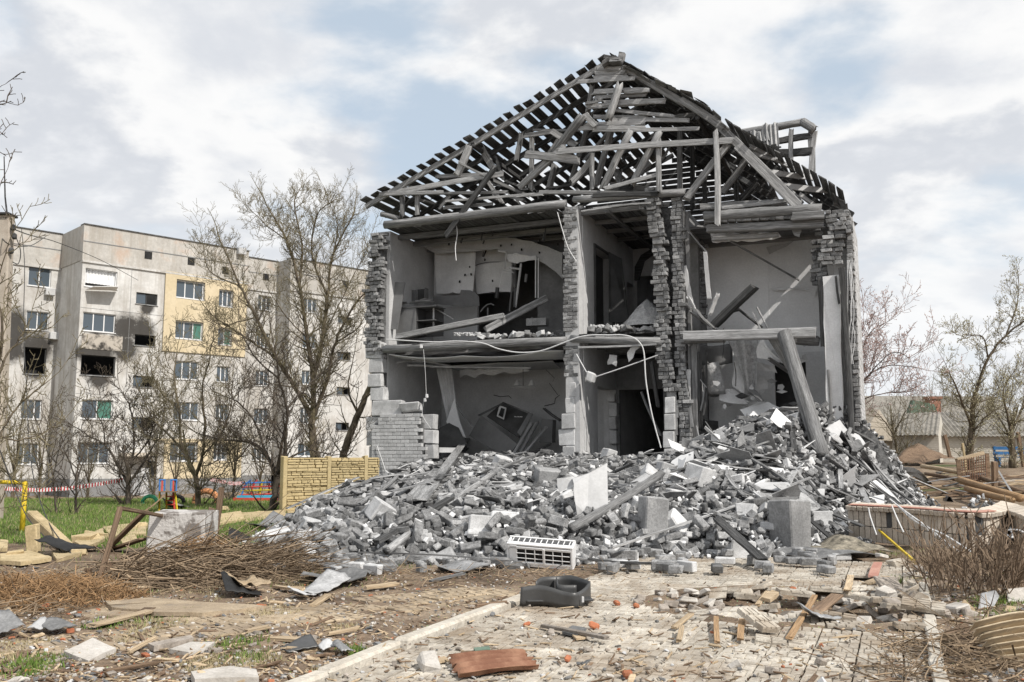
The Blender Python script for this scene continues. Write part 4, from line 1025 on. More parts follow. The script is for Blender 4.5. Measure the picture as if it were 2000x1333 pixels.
# splintered boards and plaster shards, mostly at the right
def rpt(umin, umax, vmin, vmax):
    while True:
        u, v = rb.uniform(umin, umax), rb.uniform(vmin, vmax)
        if poly_sd(np.array([[u, v]]))[0] > .3 and not (v > 0 and u > 12.3): return u, v, float(hs(u, v)[0])
for i in range(215):
    u, v, z0 = rpt(9.2, 16.6, -8, 1.2) if i < 105 else rpt(-1, 9.5, -9, .5)
    L = rb.uniform(.5, 1.8); an = rb.normal(-.5, .9); du = math.cos(an)*L/2; dv = math.sin(an)*L/2
    p0 = (u-du, v-dv, max(float(hs(u-du, v-dv)[0]), .02)+.12+rb.uniform(0, .12)); p1 = (u+du, v+dv, max(float(hs(u+du, v+dv)[0]), .02)+.10+rb.uniform(0, .2))
    beam('broken_board', p0, p1, rb.uniform(.04, .14), .025, K[('wood', 'wood_light', 'wood', 'wood_dark', 'tin')[i % 5]], frame=R, n=4, jit=.12, endjit=.06, bend=.03,
         **(lambda w, z: dict(label='splintered %s %s of the rubble heap' % (w, z), cat='board', group='splintered %ss %s of the heap' % (w, z)))(('grey board', 'pale board', 'grey board', 'dark board', 'metal strip')[i % 5], 'sticking out of the right half' if i < 105 else 'lying on the left half'))
for i in range(130):
    right = i < 85
    u, v, z0 = rpt(9.3, 16.4, -8, 1.0) if right else rpt(-1.4, 9.5, -10.5, .5)
    s = rb.uniform(.15, .55) if right else rb.uniform(.12, .34); k = rb.integers(4, 7); an = np.sort(rb.uniform(0, 6.28, k)); rad = s*rb.uniform(.5, 1.1, k)/1.4
    mb = MB(); slab(mb, [(rad[j]*math.cos(an[j])*1.5, rad[j]*math.sin(an[j]), 0) for j in range(k)], (0, 0, 1), .012)
    sk = int(rb.choice(6, p=[.2, .22, .2, .16, .08, .14])); me, _ = mb.mesh('plaster_shard', K[('plasterboard', 'plaster_light', 'slate', 'tin', 'white', 'concrete')[sk]]); sw = ('pale plasterboard', 'light plaster', 'dark slate', 'grey tin', 'white', 'rough concrete')[sk]
    inst('plaster_shard', me, R.M @ Matrix.Translation((u, v, max(z0, 0)+.14+rb.uniform(0, .1))) @ Matrix(rotm(rb.normal(-.25, .4), rb.normal(.1, .4), rb.uniform(0, 6.28))).to_4x4(),
         label='torn %s shard %s' % (sw, 'tangled in the right side of the rubble heap' if right else 'caught between loose bricks in the left of the heap'), cat='shard', group='%s shards in the %s of the heap' % (sw, 'right' if right else 'left'))
# --- the large pieces one can name
def T(px, py, lift=0.0): return on_heap(px, py, lift)
def log(px0, py0, px1, py1, wpx, name, label, cat='beam', mat='wood', l0=.12, l1=.12, rnd=False, h=None, **k):
    a, b = T(px0, py0), T(px1, py1); sc = 1800/((a.y+b.y)/2); w = wpx/sc
    a.z += l0+.10; b.z += l1+.10
    return beam(name, a, b, w, (h or w*.6), K[mat], log=rnd, jit=.07, n=8, endjit=.05, bend=.03, label=label, cat=cat, **k)
log(1115, 1062, 1292, 968, 17, 'round_log', 'thick round grey log slanting up over the bricks beside the white panel', rnd=True, l0=.1, l1=.25)
log(755, 1105, 965, 955, 13, 'round_log', 'long pale grey pole lying diagonally across the left of the heap', rnd=True, mat='wood_light', l0=.08, l1=.2)
log(735, 1092, 880, 1002, 14, 'timber', 'long dark timber lying beside the pale pole on the heap', mat='wood_dark')
log(672, 958, 838, 1014, 8, 'metal_bar', 'thin dark bar leaning out from the brick panel foot', cat='bar', mat='cable_dark', l0=.55, l1=.1, h=.04)
for (x0, y0, x1, y1, w, lab, mt, a_, b_) in [
    (812, 1002, 908, 884, 24, 'wide grey plank leaning upright against the heap near the brick panel', 'wood', .1, .35),
    (838, 978, 938, 848, 13, 'narrow splintered plank leaning behind the wide grey plank', 'wood', .1, .5),
    (855, 960, 932, 872, 9, 'thin dark plank leaning closest behind the narrow splintered plank', 'wood_dark', .1, .4),
    (922, 948, 948, 882, 6, 'short thin lath standing up right of the leaning planks', 'wood_light', .0, .3),
    (940, 945, 946, 888, 6, 'short upright lath furthest right of the leaning planks', 'wood', .0, .25),
    (893, 962, 955, 940, 7, 'short dark board lying flat below the leaning planks', 'wood_dark', .1, .12),
    (955, 945, 1045, 915, 9, 'grey splintered board lying in the middle of the heap', 'wood', .12, .2),
    (700, 1010, 775, 950, 8, 'grey batten lying in front of the brick panel', 'wood', .1, .1),
    (1402, 1048, 1490, 1114, 20, 'dark charred plank sliding off the heap onto the paving', 'wood_dark', .15, .03),
    (1560, 985, 1640, 1062, 10, 'grey metal strip hanging over the heap near the right pillar', 'tin', .2, .1),
    (1470, 925, 1560, 985, 10, 'grey torn strip lying above the right concrete pillar', 'slate', .15, .15),
    (1500, 960, 1700, 1000, 9, 'dark timber lying behind the garden wall end', 'wood_dark', .15, .15),
    (1620, 930, 1700, 985, 14, 'grey board pair sliding down behind the garden wall end', 'wood', .25, .2)]:
    log(x0, y0, x1, y1, w, 'plank', lab, 'plank', mt, a_, b_, h=.035)
log(1195, 1102, 1585, 972, 5, 'long_lath', 'very long thin pale lath lying across the right half of the heap', cat='lath', mat='wood_light', l0=.1, l1=.25, h=.03)
log(1120, 1108, 1200, 1112, 9, 'board', 'flat grey board on the ground beside the air conditioner', cat='board', mat='wood', l0=.02, l1=.02, h=.02)
log(1150, 1114, 1272, 1121, 9, 'board', 'flat dark board on the paving right of the dark plastic tub', cat='board', mat='wood_dark', l0=.03, l1=.02, h=.03)
log(700, 1100, 1000, 1118, 3, 'batten', 'thin grey batten lying at the foot of the heap left of the tub', cat='batten', mat='wood', l0=.03, l1=.03, h=.02)
# beam that fell out of the upper floor and leans on the heap
a = R.w(R.pl(1532, 652, -.3)); b = T(1606, 905, .1); beam('leaning_log', a, b, .34, .34, K['wood'], log=True, jit=.07, n=12, endjit=.05, label='huge pale timber leaning from the upper floor down onto the right rubble', cat='beam')
a = R.w(R.pl(1395, 636, .6)); b = R.w(R.pl(1474, 560, .3)); beam('timber', a, b, .26, .16, K['wood_dark'], n=6, label='dark square timber poking up from the broken upper floor at the right', cat='beam')
for (x0, y0, x1, y1, w, v0, v1, lab, mt) in [
    (1360, 605, 1393, 640, .2, .2, .1, 'short wide board tilted at the edge of the upper right floor', 'wood'),
    (1440, 602, 1488, 640, .16, 1.0, 1.2, 'dark board lying behind the timber in the upper right room', 'wood_dark'),
    (1402, 618, 1445, 606, .25, 1.2, 1.4, 'dark slab end lying deep in the upper right room', 'wood_dark'),
    (1470, 610, 1495, 660, .05, .2, .2, 'thin pale lath hanging at the broken right floor edge', 'wood_light'),
    (1505, 655, 1545, 720, .3, .1, .5, 'broad pale board hanging below the right floor beam', 'wood_light'),
    (1478, 600, 1530, 700, .07, .4, .6, 'long pale batten hanging left of the huge leaning timber', 'wood_light'),
    (1500, 700, 1560, 740, .3, .9, 1.2, 'wide dark board caught behind the huge leaning timber', 'wood')]:
    beam('hanging_board', R.w(R.pl(x0, y0, v0)), R.w(R.pl(x1, y1, v1)), w, .03, K[mt], n=4, jit=.08, label=lab, cat='board')
def chunk(px, py, s, mat, name, label, cat='block', rot=(0, 0, 0), lift=0.0, jit=.06, chm=.02):
    p = T(px, py); mb = MB(); mb.add(*cbox(*s, chm, jit, rb)); me, _ = mb.mesh(name, K[mat])
    return inst(name, me, Matrix.Translation(p + Vector((0, s[1]*.3, s[2]/2*.9+lift))) @ Matrix(rotm(*rot)).to_4x4(), label=label, cat=cat)
for a in [(540, 1068, (.36, .3, .25), 'block', 'white aerated block tilted at the left tip of the heap', (.1, -.25, .3)), (603, 1050, (.3, .26, .28), 'block', 'white aerated block standing near the left tip of the heap', (.2, .3, .5)),
          (745, 1022, (.42, .3, .3), 'block', 'large white tilted block in front of the brick panel', (.3, .45, .7)), (893, 992, (.62, .34, .25), 'block', 'long pale block lying in the middle left of the heap', (.05, .02, -.05)),
          (940, 1042, (.34, .25, .24), 'block', 'white square block above the air conditioner', (-.2, .1, .1)), (1068, 958, (.5, .35, .42), 'concrete', 'dark square block beside the torn white panel', (.2, .1, .3)),
          (1300, 930, (.3, .25, .26), 'block', 'pale rounded block under the centre pier', (.1, .3, .4)), (1372, 950, (.42, .38, .36), 'block', 'large pale cube block right of the centre pier', (.2, .2, .7)), (1255, 968, (.45, .3, .26), 'block', 'pale block lying at the upper end of the round log', (.3, -.5, .3)),
          (1322, 980, (.32, .2, .2), 'block', 'pale block above the left concrete pillar', (.1, .1, .3)), (980, 915, (.35, .3, .3), 'block', 'pale block half buried below the toppled cabinet', (.3, .2, .5)), (1150, 895, (.4, .3, .34), 'block', 'pale block just right of the first pier foot', (0, .05, .2)),
          (1190, 900, (.3, .3, .3), 'block', 'square pale block left of the doorway rubble', (.1, .3, .5)), (480, 1085, (.16, .12, .1), 'block', 'small grey stone lying off the left tip of the heap', (.1, .1, .3)), (1645, 1095, (.24, .12, .09), 'brick_white', 'single pale brick lying in front of the garden wall end', (0, 0, .2)), (1620, 1092, (.2, .12, .09), 'brick', 'darker brick lying left of the single pale brick', (0, 0, -.3))]:
    chunk(a[0], a[1], a[2], a[3], 'masonry_block', a[4], 'block', a[5])
chunk(1280, 1052, (.36, .34, .62), 'concrete', 'concrete_pillar', 'rough square concrete pillar stump in the middle of the heap', 'pillar', (.04, .03, .15), jit=.05)
chunk(1550, 1080, (.42, .42, .78), 'concrete', 'concrete_pillar', 'tall rough concrete pillar stump at the right foot of the heap', 'pillar', (.02, -.02, .55), jit=.04)
# big white panel standing in the heap, torn at its left
a = T(1152, 1010); y0 = a.y
def WP(x, y, dy=0): return At(x, y, y0+dy)
mb = MB(); slab(mb, jag([WP(1186, 905, .25), WP(1188, 1010), WP(1128, 1010), WP(1124, 985), WP(1120, 960), WP(1118, 935, .2), WP(1150, 925, .2)], .02, .12, rr, keep=(0,)), (0, 1, 0), .06); mb.build('tall_sheet', K['white'], label='tall bright white panel standing upright in the middle of the heap', cat='panel')
mb = MB(); slab(mb, jag([WP(1128, 932, .3), WP(1088, 935, .3), WP(1092, 962, .25), WP(1115, 955, .2)], .02, .1, rr), (0, 1, 0), .03); mb.build('white_shard', K['white'], label='white triangular shard to the left of the tall white panel', cat='shard')
for (pts, mt, lab, dep) in [
    ([(980, 950), (1005, 945), (1010, 965), (990, 972), (978, 962)], 'white', 'small white broken plate left of the dark square block', 0),
    ([(925, 1020), (960, 1018), (962, 1045), (925, 1048)], 'white', 'white square plate lying above the grey bricks left of the air conditioner', 0),
    ([(1405, 758), (1440, 770), (1462, 790), (1430, 788), (1405, 782)], 'plasterboard', 'pale torn sheet high on the right rubble in the lower room', 1.2),
    ([(1445, 800), (1500, 785), (1530, 800), (1478, 822), (1455, 812)], 'plasterboard', 'large pale slab lying at the top of the right rubble', .6),
    ([(1600, 845), (1640, 820), (1655, 840), (1625, 865)], 'white', 'white slab leaning on the right corner post', 0),
    ([(1455, 905), (1530, 915), (1535, 925), (1465, 922)], 'plaster_light', 'long pale sheet lying right of the pale cube block', 0),
    ([(1595, 1012), (1640, 1012), (1658, 1028), (1600, 1032)], 'plasterboard', 'pale sheet lying right of the tall concrete pillar stump', 0),
    ([(1650, 838), (1678, 850), (1700, 878), (1660, 862)], 'white', 'bright white curled sheet at the house corner on the right', 0)]:
    cxp = sum(p[0] for p in pts)/len(pts); cyp = max(p[1] for p in pts); base = T(cxp, cyp, 0).y if not dep else R.w(R.pl(cxp, cyp, dep)).y
    lo = max(p[1] for p in pts)
    P = [At(x, y, base - .15 + (lo-y)*.010) for x, y in pts]
    mb = MB(); n_ = (Vector(P[1])-Vector(P[0])).cross(Vector(P[2])-Vector(P[0])); slab(mb, jag(P, .015, .12, rr), n_ if n_.y > 0 else -n_, .025); mb.build('broken_sheet', K[mt], label=lab, cat='sheet')
# long pale boards and gutters running down the right flank
for (x0, y0, x1, y1, w, mt, lab, v0, l1) in [
    (1655, 868, 1800, 938, .16, 'tin', 'long pale metal gutter running down from the house corner at right', .2, .3), (1660, 885, 1770, 945, .12, 'wood_light', 'long pale board running down just under the metal gutter', 0, .3),
    (1648, 905, 1745, 962, .14, 'tin', 'grey pipe lying on the right flank of the heap', -.3, .3), (1668, 842, 1740, 900, .08, 'wood', 'grey batten beside the brick corner at the right', .3, .4), (1700, 900, 1860, 975, .1, 'wood_light', 'longest pale board reaching towards the garden wall curve', 0, .2)]:
    a = R.w(R.pl(x0, y0, v0-.4)); b = T(x1, y1, l1*.5); beam('long_board', a, b, w, .03, K[mt], n=6, jit=.05, label=lab, cat='board')
for i, (x0, y0, x1, y1, lab) in enumerate([(1738, 930, 1830, 958, 'dark curled roofing felt on the right flank above the garden wall'), (1790, 950, 1856, 985, 'dark folded felt hanging right over the garden wall'), (1680, 915, 1735, 945, 'dark crumpled sheet halfway down the right flank'), (1640, 870, 1690, 890, 'dark crumpled sheet at the foot of the house corner')]):
    a = T(x0, y0, .2); b = T(x1, y1, .15); mb = MB()
    wgrid(mb, 10, 5, lambda s, t: a.lerp(b, s) + Vector((.0, -.55*(t-.5), .12*math.sin(s*5+i)+.10*math.sin(t*6+s*4+i))), .012); mb.build('roofing_felt', K['slate'], label=lab, cat='roofing felt')
for i, (x, y, w, h_, lab) in enumerate([(560, 1103, .9, .4, 'grey tin sheet lying flat off the left tip of the heap'), (660, 1130, .7, .3, 'dark wrinkled sheet lying on the soil below the heap'), (905, 1112, .6, .25, 'grey flat slab on the soil before the heap'), (1610, 1085, 1.1, .35, 'long dark felt sheet lying under the garden wall end')]):
    p = G(x, y, .03); mb = MB(); wgrid(mb, 8, 4, lambda s, t: p + Vector((w*(s-.5), h_*(t-.5)*2, .03+.04*math.sin(s*6+t*3+i)+.02*math.sin(t*9))), .01); mb.build('metal_sheet', K['slate' if i % 2 else 'tin'], label=lab, cat='sheet')

# dark wires and steel bars tangled in the heap
for i in range(26):
    u, v, z0 = rpt(-1, 15.5, -10.5, .3); a_ = rb.uniform(0, 6.28); L = rb.uniform(.4, 1.3); P = []
    for k in range(6): t = k/5-.5; uu, vv = u+math.cos(a_)*L*t+rb.normal(0, .05), v+math.sin(a_)*L*t+rb.normal(0, .05); P.append(R.w((uu, vv, max(float(hs(uu, vv)[0]), 0)+.12+.22*(.5-abs(t))+rb.uniform(-.03, .08))))
    m_ = MB(); tube(m_, smoothpath(P, 3), rb.uniform(.005, .009), 4); m_.build('bent_wire', K['cable_dark' if i % 3 else 'cable'], label='%s bent wire looping out of the bricks in the %s of the heap' % ('dark' if i % 3 else 'pale', 'left' if u < 4 else 'middle' if u < 8.5 else 'right'), cat='wire', group='%s bent wires in the %s of the heap' % ('dark' if i % 3 else 'pale', 'left' if u < 4 else 'middle' if u < 8.5 else 'right'))
# ------------------------------------------------------------ things inside the house
def Q4(x, y, v): return R.w(P4(x, y, v))
def Q5(x, y, v): return R.w(P5(x, y, v))
def Q6(x, y, v): return R.w(P6(x, y, v))
lab = 'label'
beam('timber', Q4(290, 1072, .25), Q4(1095, 915, .7), .22, .16, K['wood_light'], n=9, jit=.07, label='long pale timber lying tilted across the upper left room floor', cat='beam')
beam('timber', Q4(955, 1020, .45), Q4(1415, 780, 1.5), .20, .2, K['wood'], n=8, jit=.07, label='darker timber crossing over the pale one in the upper left room', cat='beam')
beam('broken_rod', Q4(540, 1002, .4), Q4(800, 950, .9), .03, .03, K['wood_light'], n=2, label='thin pale rod lying behind the pale timber upstairs', cat='rod')
beam('broken_rod', Q4(590, 865, 1.2), Q4(710, 935, 1.2), .03, .03, K['wood_light'], n=2, label='short thin rod leaning beside the white table leg upstairs', cat='rod')
mb = MB(); slab(mb, [P4(268, 660, .6), P4(350, 660, .6), P4(292, 1015, .4), P4(205, 1012, .4)], (0, 1, 0), .03); mb.build('leaning_board', K['furn'], frame=R, label='tall grey furniture board leaning on the left wall upstairs', cat='board')
cb = empty('cabinet', P4(360, 1060, .7), 0, frame=R, label='grey cabinet standing under the papers at the left wall upstairs', cat='cabinet')
def lb(name, parent, x0, x1, y0, y1, z0, z1, mat):
    m = MB(); m.box(x0, x1, y0, y1, z0, z1); return m.build(name, K[mat], parent)
lb('side_panel', cb, -.38, .3, 0, .03, 0, .78, 'furn'); lb('top', cb, -.42, .95, -.02, .6, .79, .82, 'furn'); lb('back_panel', cb, -.38, .9, .55, .58, 0, .78, 'furn_dark'); lb('shelf', cb, .31, .9, .02, .54, .40, .42, 'furn'); lb('side_panel', cb, .3, .33, .03, .54, 0, .78, 'furn_dark')
sh = empty('shelf_back', P4(430, 800, 1.6), 0, frame=R, label='two dark grey shelf backs standing on the desk upstairs', cat='shelf')
lb('panel', sh, -.25, .02, 0, .02, 0, .33, 'furn'); lb('panel', sh, .06, .4, 0, .02, -.02, .34, 'furn_dark'); lb('side_panel', sh, .40, .42, -.2, .02, -.02, .34, 'furn')
ds = empty('table', P4(565, 990, 1.0), 0, frame=R, label='pale topped table with one white leg in the upper left room', cat='table')
o = lb('leg', ds, -.02, .02, -.02, .02, 0, .56, 'white'); lb('table_top', ds, -.95, .1, -.05, .5, .565, .59, 'plasterboard')
mb = MB()
for i in range(12): mb.add(*[(P@rotm(0, 0, rr.uniform(0, 3)).T + np.array([rr.uniform(-.45, .45), rr.uniform(-.15, .15), .01+i*.006]), F) for P, F in [cbox(.3, .21, .006, .001)]][0])
mb.build('papers', K['white'], frame=Frame(Q4(430, 820, 1.1), -TH), kind='stuff', label='loose white papers spread over the desk upstairs')
# exercise stand
st = empty('exercise_stand', P4(1160, 980, 2.0), 0, frame=R, label='white metal exercise stand behind the fallen timbers upstairs', cat='exercise stand')
s0 = R.Mi @ st.matrix_world.translation
def sp_(name, a, b, r=.025, mat='white', v=2.0, v1=None):
    m = MB(); tube(m, [P4(*a, v) - s0, P4(*b, v if v1 is None else v1) - s0], r, 8); m.build(name, K[mat], st)
sp_('upright', (1222, 520), (1180, 850), .035); sp_('upright', (1165, 600), (1135, 880), .03, 'furn', 2.3); sp_('crossbar', (1130, 552), (1222, 562), .03); sp_('crossbar', (1050, 425), (1110, 432), .035)
sp_('bracket', (1110, 440), (1100, 560), .02); sp_('bracket', (1085, 572), (1165, 585), .018); sp_('arm', (1082, 572), (1060, 700), .012, 'cable'); sp_('handle', (1045, 700), (1038, 780), .06, 'furn_dark'); sp_('handle', (1180, 700), (1175, 850), .05, 'furn_dark'); sp_('weight_block', (1262, 600), (1255, 660), .04, 'furn')
for x in (1332, 1352):
    m = MB(); tube(m, [R.w(P4(x, 478, 1.9)), R.w(P4(x-1, 778, 1.9))], .018, 6); m.build('hanging_strip', K['cable'], label='%s of two white strips hanging under the torn arch upstairs' % ('left one' if x < 1340 else 'right one'), cat='strip')
mb = MB(); 
tube(mb, smoothpath([P4(735, 225, .05), P4(742, 300, .1), P4(728, 400, .1), P4(735, 498, .05)], 5), .012, 5); mb.build('hanging_wire', K['cable'], frame=R, label='white wire dangling from the attic beam over the upper left room', cat='wire')
mb = MB(); tube(mb, smoothpath([P4(1495, 135, -.1), P4(1530, 260, -.12), P4(1575, 400, -.12), P4(1638, 505, -.12)], 5), .012, 5); mb.build('hanging_wire', K['cable'], frame=R, label='white wire hanging down across the first brick pier upstairs', cat='wire')
chb = empty('chair', P4(970, 960, 1.7), 0, frame=R, label='overturned grey chair behind the timbers in the upper left room', cat='chair')
c0 = R.Mi @ chb.matrix_world.translation
m = MB(); wgrid(m, 4, 2, lambda s, t: P4(918+100*s, 885-60*math.sin(s*2.2), 1.7+.3*t) - c0, .03); m.build('seat', K['furn'], chb); m = MB(); tube(m, [P4(972, 850, 1.8)-c0, P4(972, 950, 1.8)-c0], .025, 6); m.build('leg', K['furn'], chb)
# masonry on the upper floor
for i in range(46):
    u = rr.uniform(3.2, 5.7) if i < 30 else rr.uniform(6.4, 8.2); s = rr.uniform(.08, .2); mb = MB(); mb.add(*cbox(s*1.4, s, s*.8, .012, .15, rb))
    inst('fallen_brick', mb.mesh('fallen_brick', K['block' if i % 2 else 'brick'])[0], R.M @ Matrix.Translation((u, rr.uniform(.05, .7), ZF+.05+s*.3)) @ Matrix(rotm(*rb.uniform(-.5, .5, 2), rb.uniform(0, 6))).to_4x4(),
         label='broken brick on the floor edge of the upper %s room' % ('left' if i < 30 else 'middle'), cat='brick', group='broken bricks on the upper %s floor' % ('left' if i < 30 else 'middle'))
bx = empty('crate', P4(1335, 985, .9), .1, frame=R, label='small open crate on the bricks of the upper left floor', cat='crate')
for a in ((-.28, .28, -.02, 0, 0, .2), (-.28, .28, .28, .3, 0, .2), (-.28, -.26, 0, .28, 0, .2), (.26, .28, 0, .28, 0, .2), (-.27, .27, -.01, .29, 0, .02), (-.12, -.10, -.035, -.02, 0, .22)): lb('side_panel' if a[5] > .1 else 'bottom', bx, *a, 'concrete')
mb = MB()
def pile(mb, c, ru, rv, h, n=14):
    V = [(c[0], c[1], c[2]+h)]; F = []
    for k in (1, 2, 3):
        for j in range(n): a = 2*math.pi*j/n; q = k/3; V.append((c[0]+ru*q*math.cos(a)*rr.uniform(.8, 1.1), c[1]+rv*q*math.sin(a), c[2]+h*(1-q)**.8*rr.uniform(.7, 1.1)))
    for j in range(n): F.append((0, 1+j, 1+(j+1) % n))
    for k in (0, 1):
        for j in range(n): a = 1+k*n+j; b = 1+k*n+(j+1) % n; F.append((a, a+n, b+n, b))
    mb.add(V, F)
pile(mb, P5(165, 665, .9), .75, .6, .75); mb.build('insulation_heap', K['felt'], frame=R, smooth=True, kind='stuff', label='heap of loose insulation in the upper middle room')
for (x0, x1, y) in [(720, 915, 1052), (1740, 2000, 995)]:
    m = MB()
    for i in range(60): P, F = cbox(.05, .05, .04, .01, .25, rb); q = P4(x0+(x1-x0)*rr.random(), y+rr.uniform(-12, 10), .02+.1*rr.random()); m.add(P+np.array(q), F, rr.random())
    m.build('insulation_crumbs', K['white'], frame=R, kind='stuff', label='white crumbs along the upper floor edge, %s' % ('left of the first pier' if x0 < 1000 else 'right of the first pier'))
# long white cable looped over the front
pts = [P4(x, y, -.16) for x, y in [(210, 1090), (350, 1098), (480, 1106), (600, 1110), (720, 1103), (850, 1108), (950, 1122), (1050, 1160), (1180, 1186), (1300, 1186), (1400, 1168), (1550, 1112), (1650, 1075), (1750, 1058), (1880, 1058)]] + [P6(x, y, -.16) for x, y in [(1560, 45), (1620, 58), (1665, 90), (1690, 150), (1700, 300), (1718, 420), (1748, 560), (1790, 712)]]
mb = MB(); tube(mb, smoothpath(pts, 4), .017, 6); mb.build('long_cable', K['cable'], frame=R, label='long white cable looping along the upper floor edge and down the doorway', cat='cable')
mb = MB(); tube(mb, smoothpath([P6(1290, 158, -.1), P6(1350, 265, -.1)], 3), .014, 5); tube(mb, smoothpath([P6(1405, 292, -.1), P6(1560, 240, -.1), P6(1770, 165, -.1)], 4), .014, 5)
mb.build('sagging_cable', K['cable'], frame=R, label='white cable sagging between the piers over the lower doorway', cat='cable')
mb = MB(); mb.add(*cbox(.22, .2, .22, .03, .2, rb)); me, _ = mb.mesh('rag_bundle', K['cloth']); inst('rag_bundle', me, R.M @ Matrix.Translation(P6(1376, 292, -.1)) @ Matrix.Rotation(.4, 4, 'Y'), label='pale lump of cloth hanging on the sagging cable', cat='cloth')
mb = MB(); tube(mb, smoothpath([P6(385, 130, -.15), P6(395, 250, -.15), P6(402, 400, -.15)], 4), .006, 4); tube(mb, smoothpath([P6(385, 440, -.15), P6(380, 520, -.15), P6(430, 600, -.15)], 4), .006, 4)
for x, y in [(405, 405), (395, 430), (372, 112)]: P, F = cbox(.07, .05, .1, .008, .1, rb); mb.add(P+np.array(P6(x, y, -.15)), F)
mb.build('wire_with_tags', K['cable'], frame=R, label='thin wire with small white fittings hanging before the lower left room', cat='wire')
mb = MB(); tube(mb, smoothpath([P6(110, 700, -.16), P6(160, 850, -.17), P6(180, 960, -.2), P6(225, 1050, -.4)], 5), .012, 5); mb.build('rope', K['cable'], frame=R, label='pale rope hanging down the white brick panel', cat='rope')
# lower left room: curtain, cabinet, sofa board, chandelier
mb = MB(); a, b = P6(462, 240, 1.8), P6(552, 240, 1.9); c, d = P6(600, 580, 1.9), P6(530, 575, 1.7)
wgrid(mb, 16, 10, lambda s, t: a.lerp(b, s).lerp(d.lerp(c, s), t) + Vector((0, .04*math.sin(s*16), -.10*t*s)), .006); mb.build('curtain', K['cloth'], frame=R, smooth=True, label='pale pleated curtain hanging in the lower left room', cat='curtain')
mb = MB(); slab(mb, [P6(x, y, 1.5) for x, y in [(568, 420), (600, 560), (635, 652), (560, 620), (520, 560)]], (0, 1, 0), .02); mb.build('torn_board', K['plaster_light'], frame=R, label='torn pale board hanging under the pleated curtain', cat='board')
cab = empty('toppled_cabinet', P6(830, 720, 2.2), 0, frame=R, label='big grey cabinet toppled on its side in the lower left room', cat='cabinet')
k0 = R.Mi @ cab.matrix_world.translation
def q6v(name, pts, mat, th=.03, v=None):
    m = MB(); P = [P6(x, y, vv) - k0 for x, y, vv in pts]; n_ = (P[1]-P[0]).cross(P[2]-P[0]); slab(m, P, n_ if n_.y > 0 else -n_, th); m.build(name, K[mat], cab)
q6v('side_panel', [(725, 520, 2.0), (940, 690, 1.4), (880, 770, 1.4), (655, 640, 2.0)], 'furn'); q6v('door', [(855, 440, 2.6), (1030, 510, 2.2), (950, 650, 1.6), (760, 525, 2.1)], 'furn_dark'); q6v('shelf', [(880, 455, 2.5), (1010, 500, 2.2), (1000, 520, 2.2), (875, 475, 2.5)], 'furn')
q6v('glass_door', [(835, 460, 2.05), (875, 475, 2.0), (860, 545, 1.9), (818, 525, 2.0)], 'plaster'); q6v('pane', [(845, 475, 2.0), (865, 482, 1.97), (853, 532, 1.88), (828, 520, 1.97)], 'black', .01)
q6v('side_panel', [(1010, 500, 1.9), (1030, 515, 1.9), (960, 640, 1.4), (940, 620, 1.4)], 'furn'); q6v('frame', [(850, 445, 2.0), (862, 450, 2.0), (715, 525, 2.0), (705, 518, 2.0)], 'furn_dark')
for x in (930, 948, 964): q6v('cup', [(x-7, 525, 2.1), (x+7, 528, 2.1), (x+5, 552, 2.1), (x-7, 550, 2.1)], 'white', .04)
for i, (x0, y0, x1, y1, w, mt, lb_) in enumerate([(1025, 570, 915, 760, .13, 'wood', 'first splintered board leaning right of the toppled cabinet'), (1060, 560, 960, 740, .1, 'wood', 'second board leaning right of the toppled cabinet'), (1110, 590, 985, 740, .12, 'wood', 'outermost board leaning right of the toppled cabinet'), (1100, 480, 1195, 550, .08, 'wood_dark', 'dark board against the cracked wall of the lower left room'), (575, 445, 672, 590, .06, 'wood', 'thin board leaning between curtain and toppled cabinet'), (1140, 690, 1000, 760, .08, 'wood_dark', 'dark board lying low behind the first pier')]):
    beam('plank', Q6(x0, y0, 1.6), Q6(x1, y1, 1.0), w, .05, K[mt], n=5, jit=.08, label=lb_, cat='plank')
mb = MB(); slab(mb, [P6(1085, 540, 2.4), P6(1150, 545, 2.4), P6(1145, 680, 2.2), P6(1070, 680, 2.2)], (0, 1, 0), .3); mb.build('armchair_back', K['furn'], frame=R, label='grey slab of furniture standing behind the leaning boards downstairs', cat='furniture')
mb = MB(); slab(mb, [P6(470, 600, 1.3), P6(570, 545, 1.6), P6(640, 690, 1.3), P6(470, 720, 1.0)], (0, .5, -1), .12); mb.build('fallen_board', K['furn_dark'], frame=R, label='dark grey board lying slanted under the curtain downstairs', cat='board')
mb = MB(); slab(mb, [P6(478, 710, .5), P6(585, 712, .5), P6(585, 740, .4), P6(478, 740, .4)], (0, 1, 0), .2); mb.build('white_box', K['white'], frame=R, label='white box end showing above the bricks near the facing brick panel', cat='box')
cd = empty('chandelier', P6(975, 345, 2.4), 0, frame=R, label='small chandelier hanging in the lower left room', cat='chandelier'); kc = R.Mi @ cd.matrix_world.translation
m = MB(); tube(m, [P6(975, 205, 2.4)-kc, P6(975, 345, 2.4)-kc], .012, 6); m.build('stem', K['furn'], cd)
m = MB(); tube(m, smoothpath([P6(905, 350, 2.4)-kc, P6(975, 352, 2.3)-kc, P6(1050, 350, 2.4)-kc], 4), .022, 6); m.build('arm', K['plaster'], cd)
for x in (1025, 940): m = MB(); tube(m, [P6(x, 310, 2.4)-kc, P6(x, 345, 2.4)-kc], [.02, .11], 10); m.build('lamp_shade', K['plaster_light'], cd)
# leaning dark door in the upper middle room
mb = MB(); slab(mb, [P4(1880, 430, 2.2), P4(1975, 480, 2.6), P4(2030, 960, 2.2), P4(1880, 960, 1.9)], (0, 1, 0), .05); mb.build('leaning_door', K['furn_dark'], frame=R, label='dark door leaning inside the upper middle room', cat='door')
